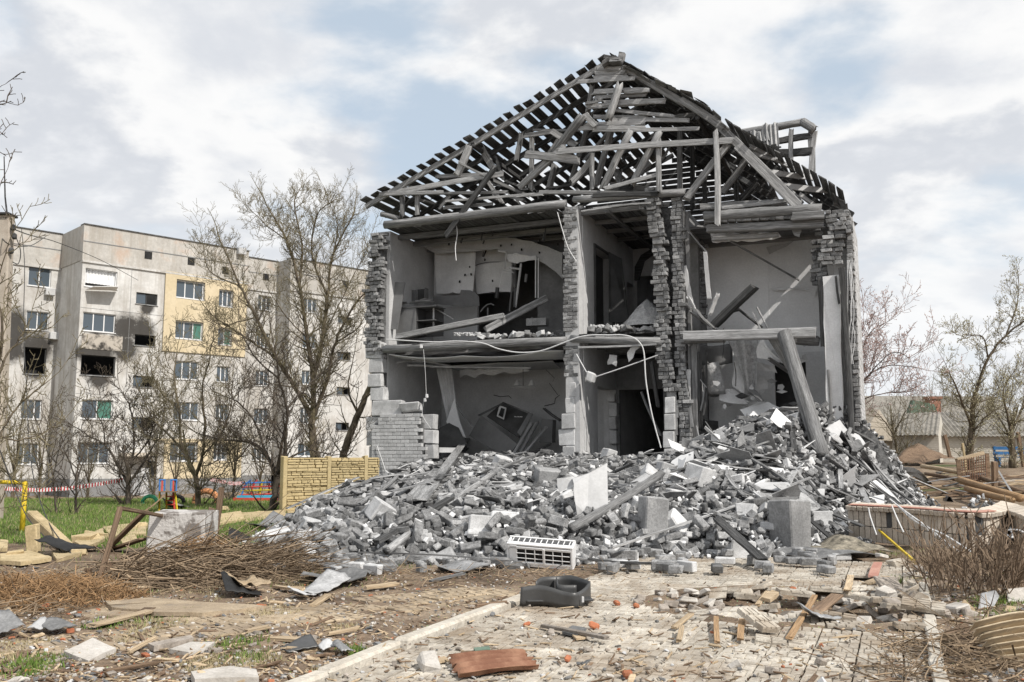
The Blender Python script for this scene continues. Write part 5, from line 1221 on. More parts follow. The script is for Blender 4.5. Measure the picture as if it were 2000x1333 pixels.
# lower right room: hanging cloth, rolled carpet, scraps
mb = MB()
def ck(s, t):
    L = P5(565+100*t**.8, 728+270*t, .9); Rr = P5(718-8*t, 722+290*t, 1.0); return L.lerp(Rr, s) + Vector((0, .10*math.sin(s*9+t*2), 0))
wgrid(mb, 14, 12, ck, .01); mb.build('hanging_carpet', K['felt'], frame=R, smooth=True, label='grey patterned carpet hanging under the right floor beam', cat='carpet')
mb = MB(); wgrid(mb, 8, 6, lambda s, t: P5(395+195*s, 740+100*t+ (20*math.sin(s*3)), 1.4) + Vector((0, .08*math.sin(s*7), 0)), .01); mb.build('hanging_cloth', K['furn'], frame=R, smooth=True, label='dark cloth hanging left of the patterned carpet', cat='cloth')
mb = MB(); tube(mb, smoothpath([P5(480, 850, 1.2), P5(500, 920, 1.2), P5(515, 1000, 1.1)], 3), .22, 12); mb.build('rolled_carpet', K['felt'], frame=R, smooth=True, label='rolled pale carpet standing left of the hanging one', cat='carpet')
for i, (pts, mt, lb_) in enumerate([([(715, 760), (740, 715), (770, 770), (830, 830), (715, 820)], 'plasterboard', 'white torn sheet below the right floor beam, nearest the carpet'), ([(812, 782), (850, 785), (880, 815), (965, 828), (930, 850), (835, 845)], 'white', 'bright crumpled sheet lying on the huge leaning timber'), ([(600, 830), (650, 800), (650, 1000), (590, 960)], 'plaster_light', 'pale wall sheet behind the hanging carpet'), ([(525, 970), (600, 975), (680, 1040), (600, 1045), (520, 1015)], 'plasterboard', 'pale torn sheet lying below the rolled carpet'), ([(630, 1060), (730, 1035), (840, 1075), (740, 1110), (680, 1105)], 'plasterboard', 'large pale slab tilted before the black opening'), ([(710, 835), (800, 860), (815, 895), (760, 885), (712, 880)], 'plaster_light', 'pale ragged board above the black opening'), ([(705, 910), (765, 912), (770, 975), (705, 985)], 'plaster_light', 'pale block of wall left of the black opening'), ([(445, 1125), (520, 1135), (515, 1190), (435, 1190)], 'furn_dark', 'dark panel lying low in the lower right room')]):
    m = MB(); slab(m, jag([P5(x, y, .9 + .12*i) for x, y in pts], .03, .12, rr), (0, 1, 0), .02); m.build('torn_sheet', K[mt], frame=R, label=lb_, cat='sheet')
beam('plank', Q5(520, 1235, .2), Q5(790, 1075, .5), .28, .04, K['wood_dark'], n=6, label='wide dark plank rising out of the rubble in the lower right room', cat='plank')
beam('plank', Q5(690, 980, .7), Q5(735, 1035, .5), .2, .03, K['furn'], n=3, label='short grey board by the black opening', cat='board')
for i, (x0, y0, x1, y1, w, mt) in enumerate([(365, 880, 372, 1290, .16, 'plaster'), (390, 760, 400, 1240, .2, 'wood'), (420, 800, 425, 1180, .14, 'wood_dark'), (350, 1000, 345, 1290, .07, 'wood_light'), (375, 190, 460, 290, .14, 'wood'), (350, 360, 385, 560, .12, 'plasterboard'), (455, 300, 475, 520, .1, 'plaster'), (372, 520, 405, 590, .16, 'plasterboard'), (380, 590, 500, 670, .22, 'wood'), (520, 500, 480, 600, .18, 'plaster')]):
    beam('torn_jamb', P5(x0, y0, .15+.05*(i % 3)), P5(x1, y1, .2+.1*(i % 3)), w, .03, K[mt], house, n=7, jit=.16, endjit=.08)
# wires dangling
for i, (pts, lb_) in enumerate([([(600, 840, .3), (608, 900, .3), (606, 960, .3)], 'dark wire hanging beside the carpet'), ([(545, 670, -.1), (548, 760, -.1), (540, 820, -.1)], 'dark wire tied round the right floor beam')]):
    m = MB(); tube(m, smoothpath([P5(*p) for p in pts], 3), .012, 5); m.build('wire', K['cable_dark'], frame=R, label=lb_, cat='wire')
# ------------------------------------------------------------ things before the heap
# indoor unit of an air conditioner lying on its back
p0 = G(992, 1108); ac = empty('air_conditioner', (p0.x+.42, p0.y+.05, .0), -.30, label='white indoor air conditioner lying at the foot of the rubble', cat='air conditioner')
ac.rotation_euler = (math.radians(20), math.radians(3), -.26); ac.location.z = .04
m = MB(); W_, Hh, Dd = .84, .29, .2
P, F = cbox(W_, Dd, .03, .008); m.add(P + np.array([0, 0, .0]), F)                       # underside
P, F = cbox(.035, Dd, Hh, .01); m.add(P + np.array([-W_/2+.018, 0, Hh/2]), F); m.add(P + np.array([W_/2-.018, 0, Hh/2]), F)
P, F = cbox(W_, .02, Hh, .005); m.add(P + np.array([0, Dd/2-.01, Hh/2]), F)
P, F = cbox(W_, .07, .03, .01); m.add(P + np.array([0, -Dd/2+.035, Hh-.015]), F)
P, F = cbox(.10, .03, Hh-.04, .008); m.add(P + np.array([-W_/2+.085, -Dd/2+.012, Hh/2]), F)
P, F = cbox(W_-.04, .03, .035, .006); m.add(P + np.array([0, -Dd/2+.012, .035]), F); m.add(P + np.array([0, -Dd/2+.012, Hh-.055]), F)
K['ac'] = M_('ac_plastic', .68, .76, 3, rough=.4, bump=.03, var=.02, speck=.04, spec=.45)
m.build('casing', K['ac'], ac)
lb('coil', ac, -W_/2+.05, W_/2-.05, -Dd/2+.03, Dd/2-.03, .03, Hh-.05, 'black')
for k in range(2):
    for j in range(7):
        x = (-.29 + j*.115) if 1 else 0
        P, F = cbox(.012, .014, .2, .003); mm = MB(); mm.add(P + np.array([x, -Dd/2+.004, .14]), F)
        if k == 0 and j != 3: mm.build('grille_bar', K['ac'], ac)
for z in (.10, .165): P, F = cbox(W_-.16, .012, .010, .003); mm = MB(); mm.add(P + np.array([.04, -Dd/2+.002, z]), F); mm.build('grille_slat', K['ac'], ac)
P, F = cbox(.03, .02, .2, .004); mm = MB(); mm.add(P + np.array([.055, -Dd/2+.0, .14]), F); mm.build('grille_bar', K['ac'], ac)
for j in range(11): P, F = cbox(.012, .09, .012, .003); mm = MB(); mm.add(P + np.array([-.36+j*.072, .02, Hh-.004]), F); mm.build('top_slat', K['ac'], ac)
P, F = cbox(W_, .025, .014, .004); mm = MB(); mm.add(P + np.array([0, .075, Hh+.006]), F); mm.build('top_slat', K['ac'], ac)
mb = MB(); tube(mb, smoothpath([at_ for at_ in [On for On in [At(978, 1068, 12.4), At(985, 1052, 12.5), At(1005, 1045, 12.5), At(1030, 1052, 12.4), At(1042, 1062, 12.3)]]], 5), .010, 6); mb.build('hose', K['cable'], label='thin pale hose curving up behind the air conditioner', cat='hose')
mb = MB(); tube(mb, smoothpath([G(1065, 1130, .02), At(1090, 1108, 11.4), At(1125, 1085, 11.8)], 5), .006, 5); mb.build('lead', K['cable_dark'], label='dark lead curling from the air conditioner to the tub', cat='cable')
# broken dark plastic tub
tc_ = G(1084, 1186); Yt = tc_.y; sc = 1800/Yt
def tub(name, pts_top, pts_bot, mat, parent, th=.012):
    m = MB(); T0 = smoothpath([At(*p) for p in pts_top], 6); B0 = smoothpath([At(*p) for p in pts_bot], 6); n = len(T0)-1
    org = Vector(parent.location)
    def f(s, t):
        i = min(int(s*n+.5), n); return Vector(B0[i]).lerp(Vector(T0[i]), t) - org
    wgrid(m, n, 4, f, th); return m.build(name, K[mat], parent, smooth=True)
tb = empty('plastic_tub', (tc_.x, Yt+.12, 0), 0, label='broken dark grey plastic tub standing on the paving', cat='tub')
Yb = Yt + .42
tub('front_wall', [(1017, 1147, Yt+.02), (1050, 1143, Yt+.03), (1075, 1147, Yt+.0), (1100, 1155, Yt-.03), (1124, 1158, Yt-.05), (1140, 1149, Yt+.15), (1151, 1136, Yt+.35)],
    [(1015, 1184, Yt+.02), (1050, 1181, Yt+.04), (1075, 1183, Yt+.01), (1100, 1187, Yt-.02), (1126, 1188, Yt-.03), (1142, 1183, Yt+.13), (1152, 1176, Yt+.30)], 'plastic_dark', tb)
tub('back_wall', [(1151, 1136, Yt+.35), (1135, 1130, Yt+.5), (1112, 1124, Yt+.62), (1090, 1126, Yt+.64), (1060, 1128, Yt+.55), (1048, 1136, Yt+.4)],
    [(1152, 1172, Yt+.35), (1135, 1168, Yt+.5), (1112, 1163, Yt+.62), (1090, 1163, Yt+.64), (1060, 1165, Yt+.55), (1050, 1172, Yt+.4)], 'plastic_dark', tb)
tub('inner_wall', [(1088, 1128, Yt+.6), (1090, 1135, Yt+.4), (1093, 1142, Yt+.3), (1126, 1143, Yt+.3)], [(1088, 1160, Yt+.6), (1090, 1165, Yt+.4), (1093, 1172, Yt+.3), (1126, 1172, Yt+.3)], 'plastic_dark', tb)
m = MB(); m.add(*[(P@rotm(0, 0, .1).T + np.array([0.03, .12, .05]), F) for P, F in [cbox(.62, .42, .02, .005)]][0]); m.build('bottom', K['plastic_dark'], tb)
m = MB(); P, F = cbox(.022, .01, .045, .003, .2, rb); m.add(P + np.array(At(1138, 1171, Yt-.04) - tb.location), F); m.build('scuff', K['white'], tb)
# rusty corrugated sheet on the paving
def corr(name, pts, waves, amp, mat, label, Z=None, th=.006, nx=40, ny=8, bend=0):
    """corrugations run from side a-d to side b-c ; pts are world corners a,b,c,d"""
    a, b, c, d = pts; m = MB()
    org = (a+b+c+d)/4
    def f(s, t):
        p = a.lerp(b, s).lerp(d.lerp(c, s), t) - org
        return p + Vector((0, 0, amp*math.cos(t*waves*2*math.pi) + bend*math.sin(s*math.pi) + amp*.4*mn.noise((s*4, t*4, 2)))) + (Vector((amp*2*mn.noise((t*9, 0, 5)), 0, 0)) if s in (0, 1) else Vector((0, 0, 0)))
    wgrid(m, ny, nx, f, th); me, _ = m.mesh(name, K[mat], smooth=True)
    return inst(name, me, Matrix.Translation(org), label=label, cat='corrugated sheet')
def rust_extra(nt, tc, col, na, nf): return mixc(nt, ramp(nt, na.outputs[0], [(.4, 0), (.6, 1)]), (.19, .085, .05), (.30, .16, .10))
K['rust'] = M_('rusty_sheet', .1, .2, 7, rough=.75, bump=.4, bscale=40, var=.08, speck=.3, extra=rust_extra)
corr('corrugated_sheet', [At(876, 1284, 6.35), At(1022, 1274, 6.35), G(1053, 1304, .03), G(898, 1322, .03)], 4.0, .02, 'rust', 'rusty brown corrugated sheet lying on the paving in the foreground', bend=.01)
corr('corrugated_sheet', [G(1480, 1000, .9), G(1525, 990, .95), G(1545, 1012, .8), G(1500, 1025, .75)], 3, .02, 'slate', 'small grey corrugated scrap high on the right of the heap') if 0 else None
# ------------------------------------------------------------ apartment block on the left
qa = lambda x, y: (x*.4651, 380+y*.4651)
A0 = At(135, 975, 58.5); A0.z = 0; APF = Frame(A0, math.radians(44.2))
def PAp(x, y, v=0): return APF.pl(*qa(x, y), v)
apt = empty('apartment_building', (0, 0, 0), 0, frame=APF, label='five storey pale apartment block with burnt windows at the left', cat='apartment building')
dL = APF.pu(121, 500, 0).y; uB = PAp(1222, 300).x; uA = PAp(1040, 300).x; dB = APF.pu(543, 540, uB).y; dB = min(max(dB, 1.0), 4)
zTop = PAp(290, 115).z; zG = -3.0; zPl = PAp(290, 1197).z; zBand = PAp(290, 268).z
stain_pts = [PAp(410, 650), PAp(410, 770), PAp(520, 560), PAp(520, 640), PAp(600, 575), PAp(620, 480), PAp(345, 665)] + [PAp(150, 650, dL), PAp(50, 560, dL), PAp(40, 640, dL), PAp(150, 740, dL)]
stain_r = [1.9, 1.2, 1.7, 1.6, 1.7, .8, 1.0, 2.0, 2.2, 2.0, 1.2]
def soot_extra(nt, tc, col, na, nf):
    g = nn(nt, 'ShaderNodeTexNoise', i_Scale=.35, i_Detail=6.0, i_Roughness=.7); nt.links.new(tc.outputs['Object'], g.inputs[0])
    st = nn(nt, 'ShaderNodeMapping'); st.inputs['Scale'].default_value = (1.6, 1.6, .12); nt.links.new(tc.outputs['Object'], st.inputs[0])
    s = nn(nt, 'ShaderNodeTexNoise', i_Scale=1.0, i_Detail=6.0, i_Roughness=.7); nt.links.new(st.outputs[0], s.inputs[0])
    col = mixc(nt, ramp(nt, s.outputs[0], [(.48, 0), (.68, .65)]), col, (.30, .27, .23))
    col = mixc(nt, ramp(nt, g.outputs[0], [(.46, 0), (.66, .7)]), col, (.34, .31, .275))
    tot = None
    for p, rad in zip(stain_pts, stain_r):
        d = nn(nt, 'ShaderNodeVectorMath', operation='DISTANCE'); nt.links.new(tc.outputs['Object'], d.inputs[0]); d.inputs[1].default_value = tuple(p)
        f = math_(nt, 'SUBTRACT', 1.0, math_(nt, 'DIVIDE', d.outputs['Value'], rad), clamp=True); tot = f if tot is None else math_(nt, 'MAXIMUM', tot, f)
    n = math_(nt, 'ADD', tot, math_(nt, 'MULTIPLY', math_(nt, 'SUBTRACT', g.outputs[0], .5), .9)); n = math_(nt, 'ADD', n, math_(nt, 'MULTIPLY', math_(nt, 'SUBTRACT', nf.outputs[0], .5), .5))
    return mixc(nt, ramp(nt, n, [(.30, 0), (.62, .93)]), col, (.028, .025, .022))
K['apt'] = M_('apartment_wall', (.50, .49, .47), (.62, .61, .59), .6, bump=.2, bscale=6, var=0, speck=.12, extra=soot_extra)
def par_extra(nt, tc, col, na, nf):
    st = nn(nt, 'ShaderNodeMapping'); st.inputs['Scale'].default_value = (1.3, 1.3, .18); nt.links.new(tc.outputs['Object'], st.inputs[0])
    s = nn(nt, 'ShaderNodeTexNoise', i_Scale=.9, i_Detail=8.0, i_Roughness=.72); nt.links.new(st.outputs[0], s.inputs[0])
    col = mixc(nt, ramp(nt, s.outputs[0], [(.45, 0), (.66, .75)]), col, (.30, .27, .23))
    return mixc(nt, ramp(nt, na.outputs[0], [(.55, 0), (.68, .5)]), col, (.42, .27, .18))
K['parapet'] = M_('stained_parapet', (.40, .38, .35), (.52, .50, .465), .5, bump=.2, bscale=6, var=.04, speck=.15, extra=par_extra)
K['apt_beige'] = M_('beige_insulated_wall', (.53, .44, .29), (.60, .51, .36), .7, bump=.1, bscale=6, var=0, speck=.08)
K['apt_cream'] = M_('cream_wall', (.44, .39, .32), (.54, .48, .40), .6, bump=.15, bscale=6, var=0, speck=.1)
K['apt_plinth'] = M_('grey_plinth', .17, .24, .8, bump=.2, bscale=8, var=.03, speck=.15)
K['frame'] = M_('window_frame', .60, .72, 3, rough=.5, bump=0, var=.05, speck=.05)
K['frame_burnt'] = M_('burnt_frame', .03, .07, 3, bump=.2, var=.1)
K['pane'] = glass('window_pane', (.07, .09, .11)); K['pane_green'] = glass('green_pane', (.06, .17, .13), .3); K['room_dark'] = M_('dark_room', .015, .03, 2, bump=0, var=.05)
def rect(a, v): p, q = PAp(a[0], a[1], v), PAp(a[2], a[3], v); return (p.x, q.x, q.z, p.z)
WL = [(122, 297, 212, 392, 'f'), (113, 487, 203, 573, 'f'), (105, 640, 190, 757, 'b'), (90, 860, 172, 945, 'n'), (72, 1045, 160, 1135, 'n')]
WM = [(360, 308, 490, 400, 'c'), (350, 492, 482, 583, 'p'), (342, 672, 482, 765, 'b'), (345, 860, 472, 945, 'g'), (330, 1040, 458, 1130, 'n'),
      (573, 410, 660, 468, 's'), (567, 587, 652, 640, 'b'), (560, 760, 645, 812, 's'), (555, 935, 640, 985, 's'),
      (742, 358, 855, 445, 'f3'), (738, 530, 848, 613, 'g3'), (735, 697, 832, 780, 'n'), (730, 870, 835, 950, 'n'), (715, 1042, 825, 1120, 'f3'),
      (920, 400, 975, 475, 'n'), (916, 560, 970, 635, 'g'), (912, 720, 965, 790, 'n'), (908, 880, 960, 950, 'n'), (897, 1045, 950, 1115, 'n')]
WR = [(1085, 422, 1138, 490, 'n'), (1080, 580, 1132, 645, 'n'), (1075, 738, 1128, 805, 'n'), (1068, 898, 1126, 965, 'n'), (1060, 1065, 1122, 1118, 'n')]
WB = [(1275, 432, 1332, 500, 'n'), (1272, 585, 1328, 648, 'n'), (1268, 738, 1320, 800, 'n'), (1262, 893, 1314, 965, 'n'), (1252, 1045, 1315, 1100, 'f'), (1420, 510, 1476, 545, 's'), (1417, 660, 1472, 698, 's'), (1414, 808, 1470, 843, 's'), (1410, 958, 1465, 992, 's')]
def face(name, u0, u1, v, wins, z0=None, z1=None):
    m = MB(); hs_ = [rect(w[:4], v) for w in wins]; holed(m, u0, u1, z0 or zPl, z1 or zBand, hs_, v, v+.35); m.build(name, K['apt'], apt)
    for w in wins: window(w, v)
def window(w, v):
    u0, u1, z0, z1 = rect(w[:4], v); k = w[4]; burnt = k in 'bs'
    f = MB(); fm = K['frame_burnt' if burnt else 'frame']; t = .06; y0, y1 = v+.12, v+.18
    f.box(u0, u1, y0, y1, z0, z0+t); f.box(u0, u1, y0, y1, z1-t, z1); f.box(u0, u0+t, y0, y1, z0+t, z1-t); f.box(u1-t, u1, y0, y1, z0+t, z1-t)
    n = {'f': 2, 'f3': 3, 'g3': 3, 'p': 3, 'g': 2, 'n': 3, 's': 2, 'c': 1, 'b': 1}[k]; 
    for i in range(1, n): x = u0+(u1-u0)*i/n; f.box(x-.035, x+.035, y0, y1, z0+t, z1-t)
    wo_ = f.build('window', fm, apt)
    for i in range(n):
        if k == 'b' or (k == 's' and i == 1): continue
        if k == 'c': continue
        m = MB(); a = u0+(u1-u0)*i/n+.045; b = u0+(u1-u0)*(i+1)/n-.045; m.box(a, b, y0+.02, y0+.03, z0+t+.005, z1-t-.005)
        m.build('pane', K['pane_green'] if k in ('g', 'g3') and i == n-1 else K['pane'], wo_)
    if k == 'c' or k in ('f', 'p'):
        m = MB(); wgrid(m, 40, 4, lambda s, q: (u0+.05+(u1-u0-.1)*s, v+.26+.03*math.sin(s*60), z1-.05-(z1-z0-.3)*q*(1 if k == 'c' else .9)), .01)
        if k == 'c': m.build('curtain', K['frame'], wo_)
    sl = MB(); sl.box(u0-.06, u1+.06, v-.06, v+.11, z0-.05, z0-.004); sl.build('sill', K['frame' if not burnt else 'concrete'], wo_)
uL0 = PAp(-260, 300, dL).x; uEnd = PAp(1900, 300).x
face('wall', uL0, -.002, dL, WL); face('wall', 0.0, uA, 0, WM)
face('wall', uA+.002, uB-.002, dB, WR); face('wall', uB, uEnd, 0, WB)
m = MB(); m.box(-.002, .35, .352, dL+.3, zPl, zBand); m.build('return_wall', K['apt'], apt); m = MB(); m.box(uB-.002, uB+.35, .352, dB+.2, zPl, zBand); m.build('return_wall', K['apt'], apt); m = MB(); m.box(uA-.35, uA-.001, .352, dB+.2, zPl, zBand); m.build('return_wall', K['apt'], apt)
m = MB()
for (a, b, v) in ((uL0, -.05, dL-.04), (-.05, uA+.04, -.05), (uA+.045, uB-.05, dB-.04), (uB-.045, uEnd, -.05)):
    m2 = MB(); m2.box(a, b, v, v+.5, zBand+.01, zTop); m2.build('parapet', K['parapet'], apt)
    m3 = MB(); m3.box(a-.02, b+.02, v-.08, v+.6, zTop+.003, zTop+.06); m3.build('roof_edge', K['concrete_dark'], apt)
    m4 = MB(); m4.box(a+.01, b-.01, v-.06, v+.3, zBand-.12, zBand+.005); m4.build('string_course', K['apt'], apt)
    m5 = MB(); zq = zBand+(zTop-zBand)*.52; m5.box(a+.01, b-.01, v-.02, v+.05, zq, zq+.06); m5.build('string_course', K['apt_plinth'], apt)
    m6 = MB(); m6.box(a, b, v-.03, v+.4, zG, zPl-.002); m6.build('plinth', K['apt_plinth'], apt)
m = MB(); m.box(-.05, .5, .46, dL+.3, zBand+.01, zTop-.005); m.build('parapet', K['parapet'], apt); m = MB(); m.box(uB-.05, uB+.5, .46, dB+.2, zBand+.01, zTop-.005); m.build('parapet', K['parapet'], apt)
m = MB(); m.box(-.02, .35, .38, dL+.3, zG, zPl-.003); m.build('plinth', K['apt_plinth'], apt)
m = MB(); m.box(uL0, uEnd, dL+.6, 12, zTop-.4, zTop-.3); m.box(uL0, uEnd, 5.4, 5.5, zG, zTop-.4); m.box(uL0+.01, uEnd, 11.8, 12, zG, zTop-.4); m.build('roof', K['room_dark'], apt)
for (x0, y0, x1, y1) in [(695, 322, 1038, 685), (690, 1035, 1180, 1185)]:
    u0, u1, z0, z1 = rect((x0, y0, x1, y1), 0); u1 = min(u1, uA-.003)
    hsb = [rect(w[:4], 0) for w in WM if x0 < w[0] < x1 and y0 < w[1] < y1]; hsb = [(a-.03, b+.03, c-.09, d+.03) for a, b, c, d in hsb]
    m = MB(); holed(m, u0, u1, z0, z1, hsb, -.10, -.005); m.build('cladding', K['apt_beige'], apt)
u0, u1, z0, z1 = rect((640, 1026, 1040, 1036), 0); m = MB(); m.box(u0, min(u1, uA), -.12, -.006, z0, z1); m.build('string_course', K['apt_beige'], apt)
# joints between the wall panels
m = MB()
for x in (550, 690, 860): q = PAp(x, 400, 0).x; m.box(q-.012, q+.012, -.012, -.004, zPl, zBand-.13)
for y in (470, 640, 835, 1015): q = PAp(300, y, 0).z; m.box(.02, PAp(690, 400, 0).x, -.012, -.005, q-.01, q+.01)
m.build('panel_joint', K['apt_plinth'], apt, kind='stuff')
for i, (x, y) in enumerate([(623, 256), (803, 282), (947, 320), (1117, 347), (1452, 377)]):
    v = dB-.05 if x == 1117 else -.06; p = PAp(x, y, v); m = MB(); m.box(p.x-.25, p.x+.25, v-.02, v+.02, p.z-.25, p.z+.25); m.build('vent', K['room_dark'], apt)
# burnt balcony parapet panel between storeys, door, hanging sash
u0, u1, z0, z1 = rect((345, 583, 512, 660), 0); m = MB(); m.box(u0, u1, -.03, -.006, z0, z1)
def burn_extra(nt, tc, col, na, nf): return mixc(nt, ramp(nt, na.outputs[0], [(.42, 0), (.56, 1)]), (.05, .045, .04), (.42, .38, .33))
K['burnt_panel'] = M_('scorched_panel', .1, .2, 1.6, bump=.5, bscale=9, var=0, speck=.4, extra=burn_extra); m.build('scorched_panel', K['burnt_panel'], apt)
u0, u1, z0, z1 = rect((618, 1120, 652, 1262), 0); m = MB(); m.box(u0, u1, -.05, -.008, z0, z1); m.build('door', K['room_dark'], apt)
u0, u1, z0, z1 = rect((588, 1150, 616, 1268), -.9); m = MB(); m.box(u0, u1, -1.1, -.9, z0, z1); m.build('porch_post', K['white'], apt)
u0, u1, z0, z1 = rect((520, 1085, 660, 1100), -.9); m = MB(); m.box(u0, u1, -1.2, -.05, z0, z1); m.build('porch_roof', K['apt_cream'], apt)
u0, u1, z0, z1 = rect((752, 1208, 786, 1240), -.08); m = MB(); m.box(u0, u1, -.1, -.04, z0, z1); m.build('cellar_window', K['concrete'], apt)
p = PAp(360, 400, -.1); q = PAp(490, 405, -.1); m = MB(); slab(m, [p, q, q+Vector((-.3, -1.0, .1)), p+Vector((.2, -.9, .1))], (0, 0, 1), .04); m.build('open_sash', K['frame'], apt)
for (x, y) in [(210, 410), (228, 595), (1015, 240)]: 
    v = dL-.05 if x < 300 else -.1; p = PAp(x, y, v-.15); m = MB(); m.add(*[(P+np.array(p), F) for P, F in [cbox(.6, .35, .5, .04)]][0]); m.build('outdoor_unit' if x < 300 else 'satellite_dish', K['plaster'], apt)
# boards leaning by the porch
for x0, y0, x1, y1 in [(565, 1265, 575, 1180), (578, 1262, 588, 1170), (618, 1170, 645, 1262)]:
    beam('plank', APF.w(PAp(x0, y0, -1.6)), APF.w(PAp(x1, y1, -1.3)), .2, .05, K['wood_light'], n=2, label='pale plank leaning beside the apartment porch, ' + {565: 'leftmost', 578: 'second from the left', 618: 'right of the white post'}[x0], cat='plank')
# ------------------------------------------------------------ helper: sight line to the terrain
def GT(px, py, lift=0.0):
    d = ray(px, py); Y = 5.0
    while Y < 200:
        p = Vector((0, 0, H)) + d*(Y/d.y)
        if p.z <= gz0(p.x, p.y): break
        Y += .05
    p.z = gz0(p.x, p.y) + lift; return p
# cast fence between the trees and the house
def cfence_extra(nt, tc, col, na, nf): return mixc(nt, ramp(nt, na.outputs[0], [(.5, 0), (.7, .6)]), col, (.36, .27, .12))
K['fence'] = M_('cast_fence', (.39, .31, .165), (.51, .42, .245), 2.5, bump=.5, bscale=24, var=.05, speck=.2, extra=cfence_extra)
FA, FBp = G(552, 1003), G(722, 994); fd = (FBp-FA); FL = fd.length; FFr = Frame((FA.x, FA.y, 0), math.atan2(fd.y, fd.x)); fh = 1.30
fen = empty('concrete_fence', (0, 0, 0), 0, frame=FFr, label='yellow cast concrete fence with ledge stone pattern left of the ruin', cat='fence')
rf2 = random.Random(8)
for s0, s1 in ((.06, FL*.49-.06), (FL*.49+.06, FL*.93-.06), (FL*.93+.06, FL*1.1)):
    m = MB(); m.box(s0, s1, .0, .05, -.3, fh-.012); z = .0; m.box(s0, s1, -.05, .0, -.3, .0)
    while z < fh-.05:
        hgt = min(rf2.choice((.035, .05, .06, .08)), fh-.015-z); x = s0
        while x < s1-.01:
            L = min(rf2.uniform(.1, .34), s1-x); P, F = cbox(max(L-.016, .01), .08, hgt-.013, .006, .06, rb); m.add(P + np.array([x+L/2, -.022+rf2.uniform(-.02, .018), z+hgt/2]), F, rf2.random()*.3); x += L
        z += hgt
    m.build('panel', K['fence'], fen)
for s in (0, FL*.49, FL*.93): m = MB(); P, F = cbox(.11, .15, fh+.34, .01, .01, rb); m.add(P + np.array([s, .0, fh/2-.14]), F); m.build('post', K['fence'], fen)
# ------------------------------------------------------------ low brick garden wall on the right
gw = empty('garden_wall', G(1665, 1058), 0, label='low curved pale brick garden wall with soldier courses and red edging', cat='wall')
g0 = gw.matrix_world.translation.copy()
base = [G(1667, 1056), G(1740, 1062), G(1820, 1070), G(1880, 1078), G(1925, 1078), G(1958, 1066), G(1975, 1050)]
path_ = [Vector(p) for p in smoothpath(base, 12)]
K['gbrick'] = M_('pale_garden_brick', (.45, .39, .32), (.60, .53, .45), 5, bump=.4, bscale=50, var=.13, speck=.2)
K['mortar'] = M_('dark_mortar', .06, .1, 6, bump=.5, var=.05)
K['red_edge'] = M_('faded_red_edging', (.36, .17, .13), (.48, .28, .22), 4, bump=.3, var=.05)
GBm = []
for s in range(6): m = MB(); m.add(*cbox(.086, .12, .235, .005, .02, np.random.default_rng(300+s))); GBm.append(m.mesh('garden_brick', K['gbrick'])[0])
GBs = []
for s in range(4): m = MB(); m.add(*cbox(.086, .25, .07, .006, .03, np.random.default_rng(320+s))); GBs.append(m.mesh('garden_brick', K['gbrick'])[0])
def along(P, step):
    out = []; acc = 0
    for a, b in zip(P, P[1:]):
        L = (b-a).length
        while acc <= L: out.append((a + (b-a)*(acc/L), math.atan2((b-a).y, (b-a).x))); acc += step
        acc -= L
    return out
def brickwall(P):
    for i, (p, an) in enumerate(along(P, .096)):
        for row, z in ((0, .12), (1, .365)):
            if row == 1 and rr.random() < .02: continue
            M = Matrix.Translation(Vector((p.x, p.y, z - .0)) - g0) @ Matrix.Rotation(an+rr.uniform(-.03, .03), 4, 'Z') @ Matrix.Rotation(rr.uniform(-.015, .015), 4, 'Y')
            inst('brick', rr.choice(GBm), M, gw)
        M = Matrix.Translation(Vector((p.x, p.y, .545)) - g0) @ Matrix.Rotation(an+rr.uniform(-.05, .05), 4, 'Z') @ Matrix.Rotation(rr.uniform(-.03, .03), 4, 'Y') @ Matrix.Rotation(.22+rr.uniform(-.03, .03), 4, 'X')
        inst('brick', rr.choice(GBs), M, gw)
brickwall(path_)
seg2 = [G(1975, 1062), G(2010, 1080), G(2060, 1110)]; brickwall([Vector(p) for p in smoothpath(seg2, 8)])
def strip(P, w, z0, z1, off, mat, name):
    m = MB(); n = len(P)-1
    def f(s, t):
        x = s*n; i = min(int(x), n-1); p = P[i].lerp(P[i+1], x-i); d = (P[i+1]-P[i]).normalized(); nr = Vector((-d.y, d.x, 0))
        return Vector((p.x, p.y, 0)) + nr*off + Vector((0, 0, z0+(z1-z0)*t)) - g0
    wgrid(m, n, 1, f, w); m.build(name, K[mat], gw)
strip(path_, .09, 0, .5, .045, 'mortar', 'mortar'); strip([Vector(p) for p in smoothpath(seg2, 8)], .09, 0, .5, .045, 'mortar', 'mortar')
cap = [p for p in path_[: int(len(path_)*.72)]]
m = MB(); n = len(cap)-1
def capf(s, t):
    x = s*n; i = min(int(x), n-1); p = cap[i].lerp(cap[i+1], x-i); d = (cap[i+1]-cap[i]).normalized(); nr = Vector((-d.y, d.x, 0))
    return Vector((p.x, p.y, 0)) + nr*(-.11+.10*t) + Vector((0, 0, .565+.012*t)) - g0
wgrid(m, n, 2, capf, .012); m.build('edging', K['red_edge'], gw)
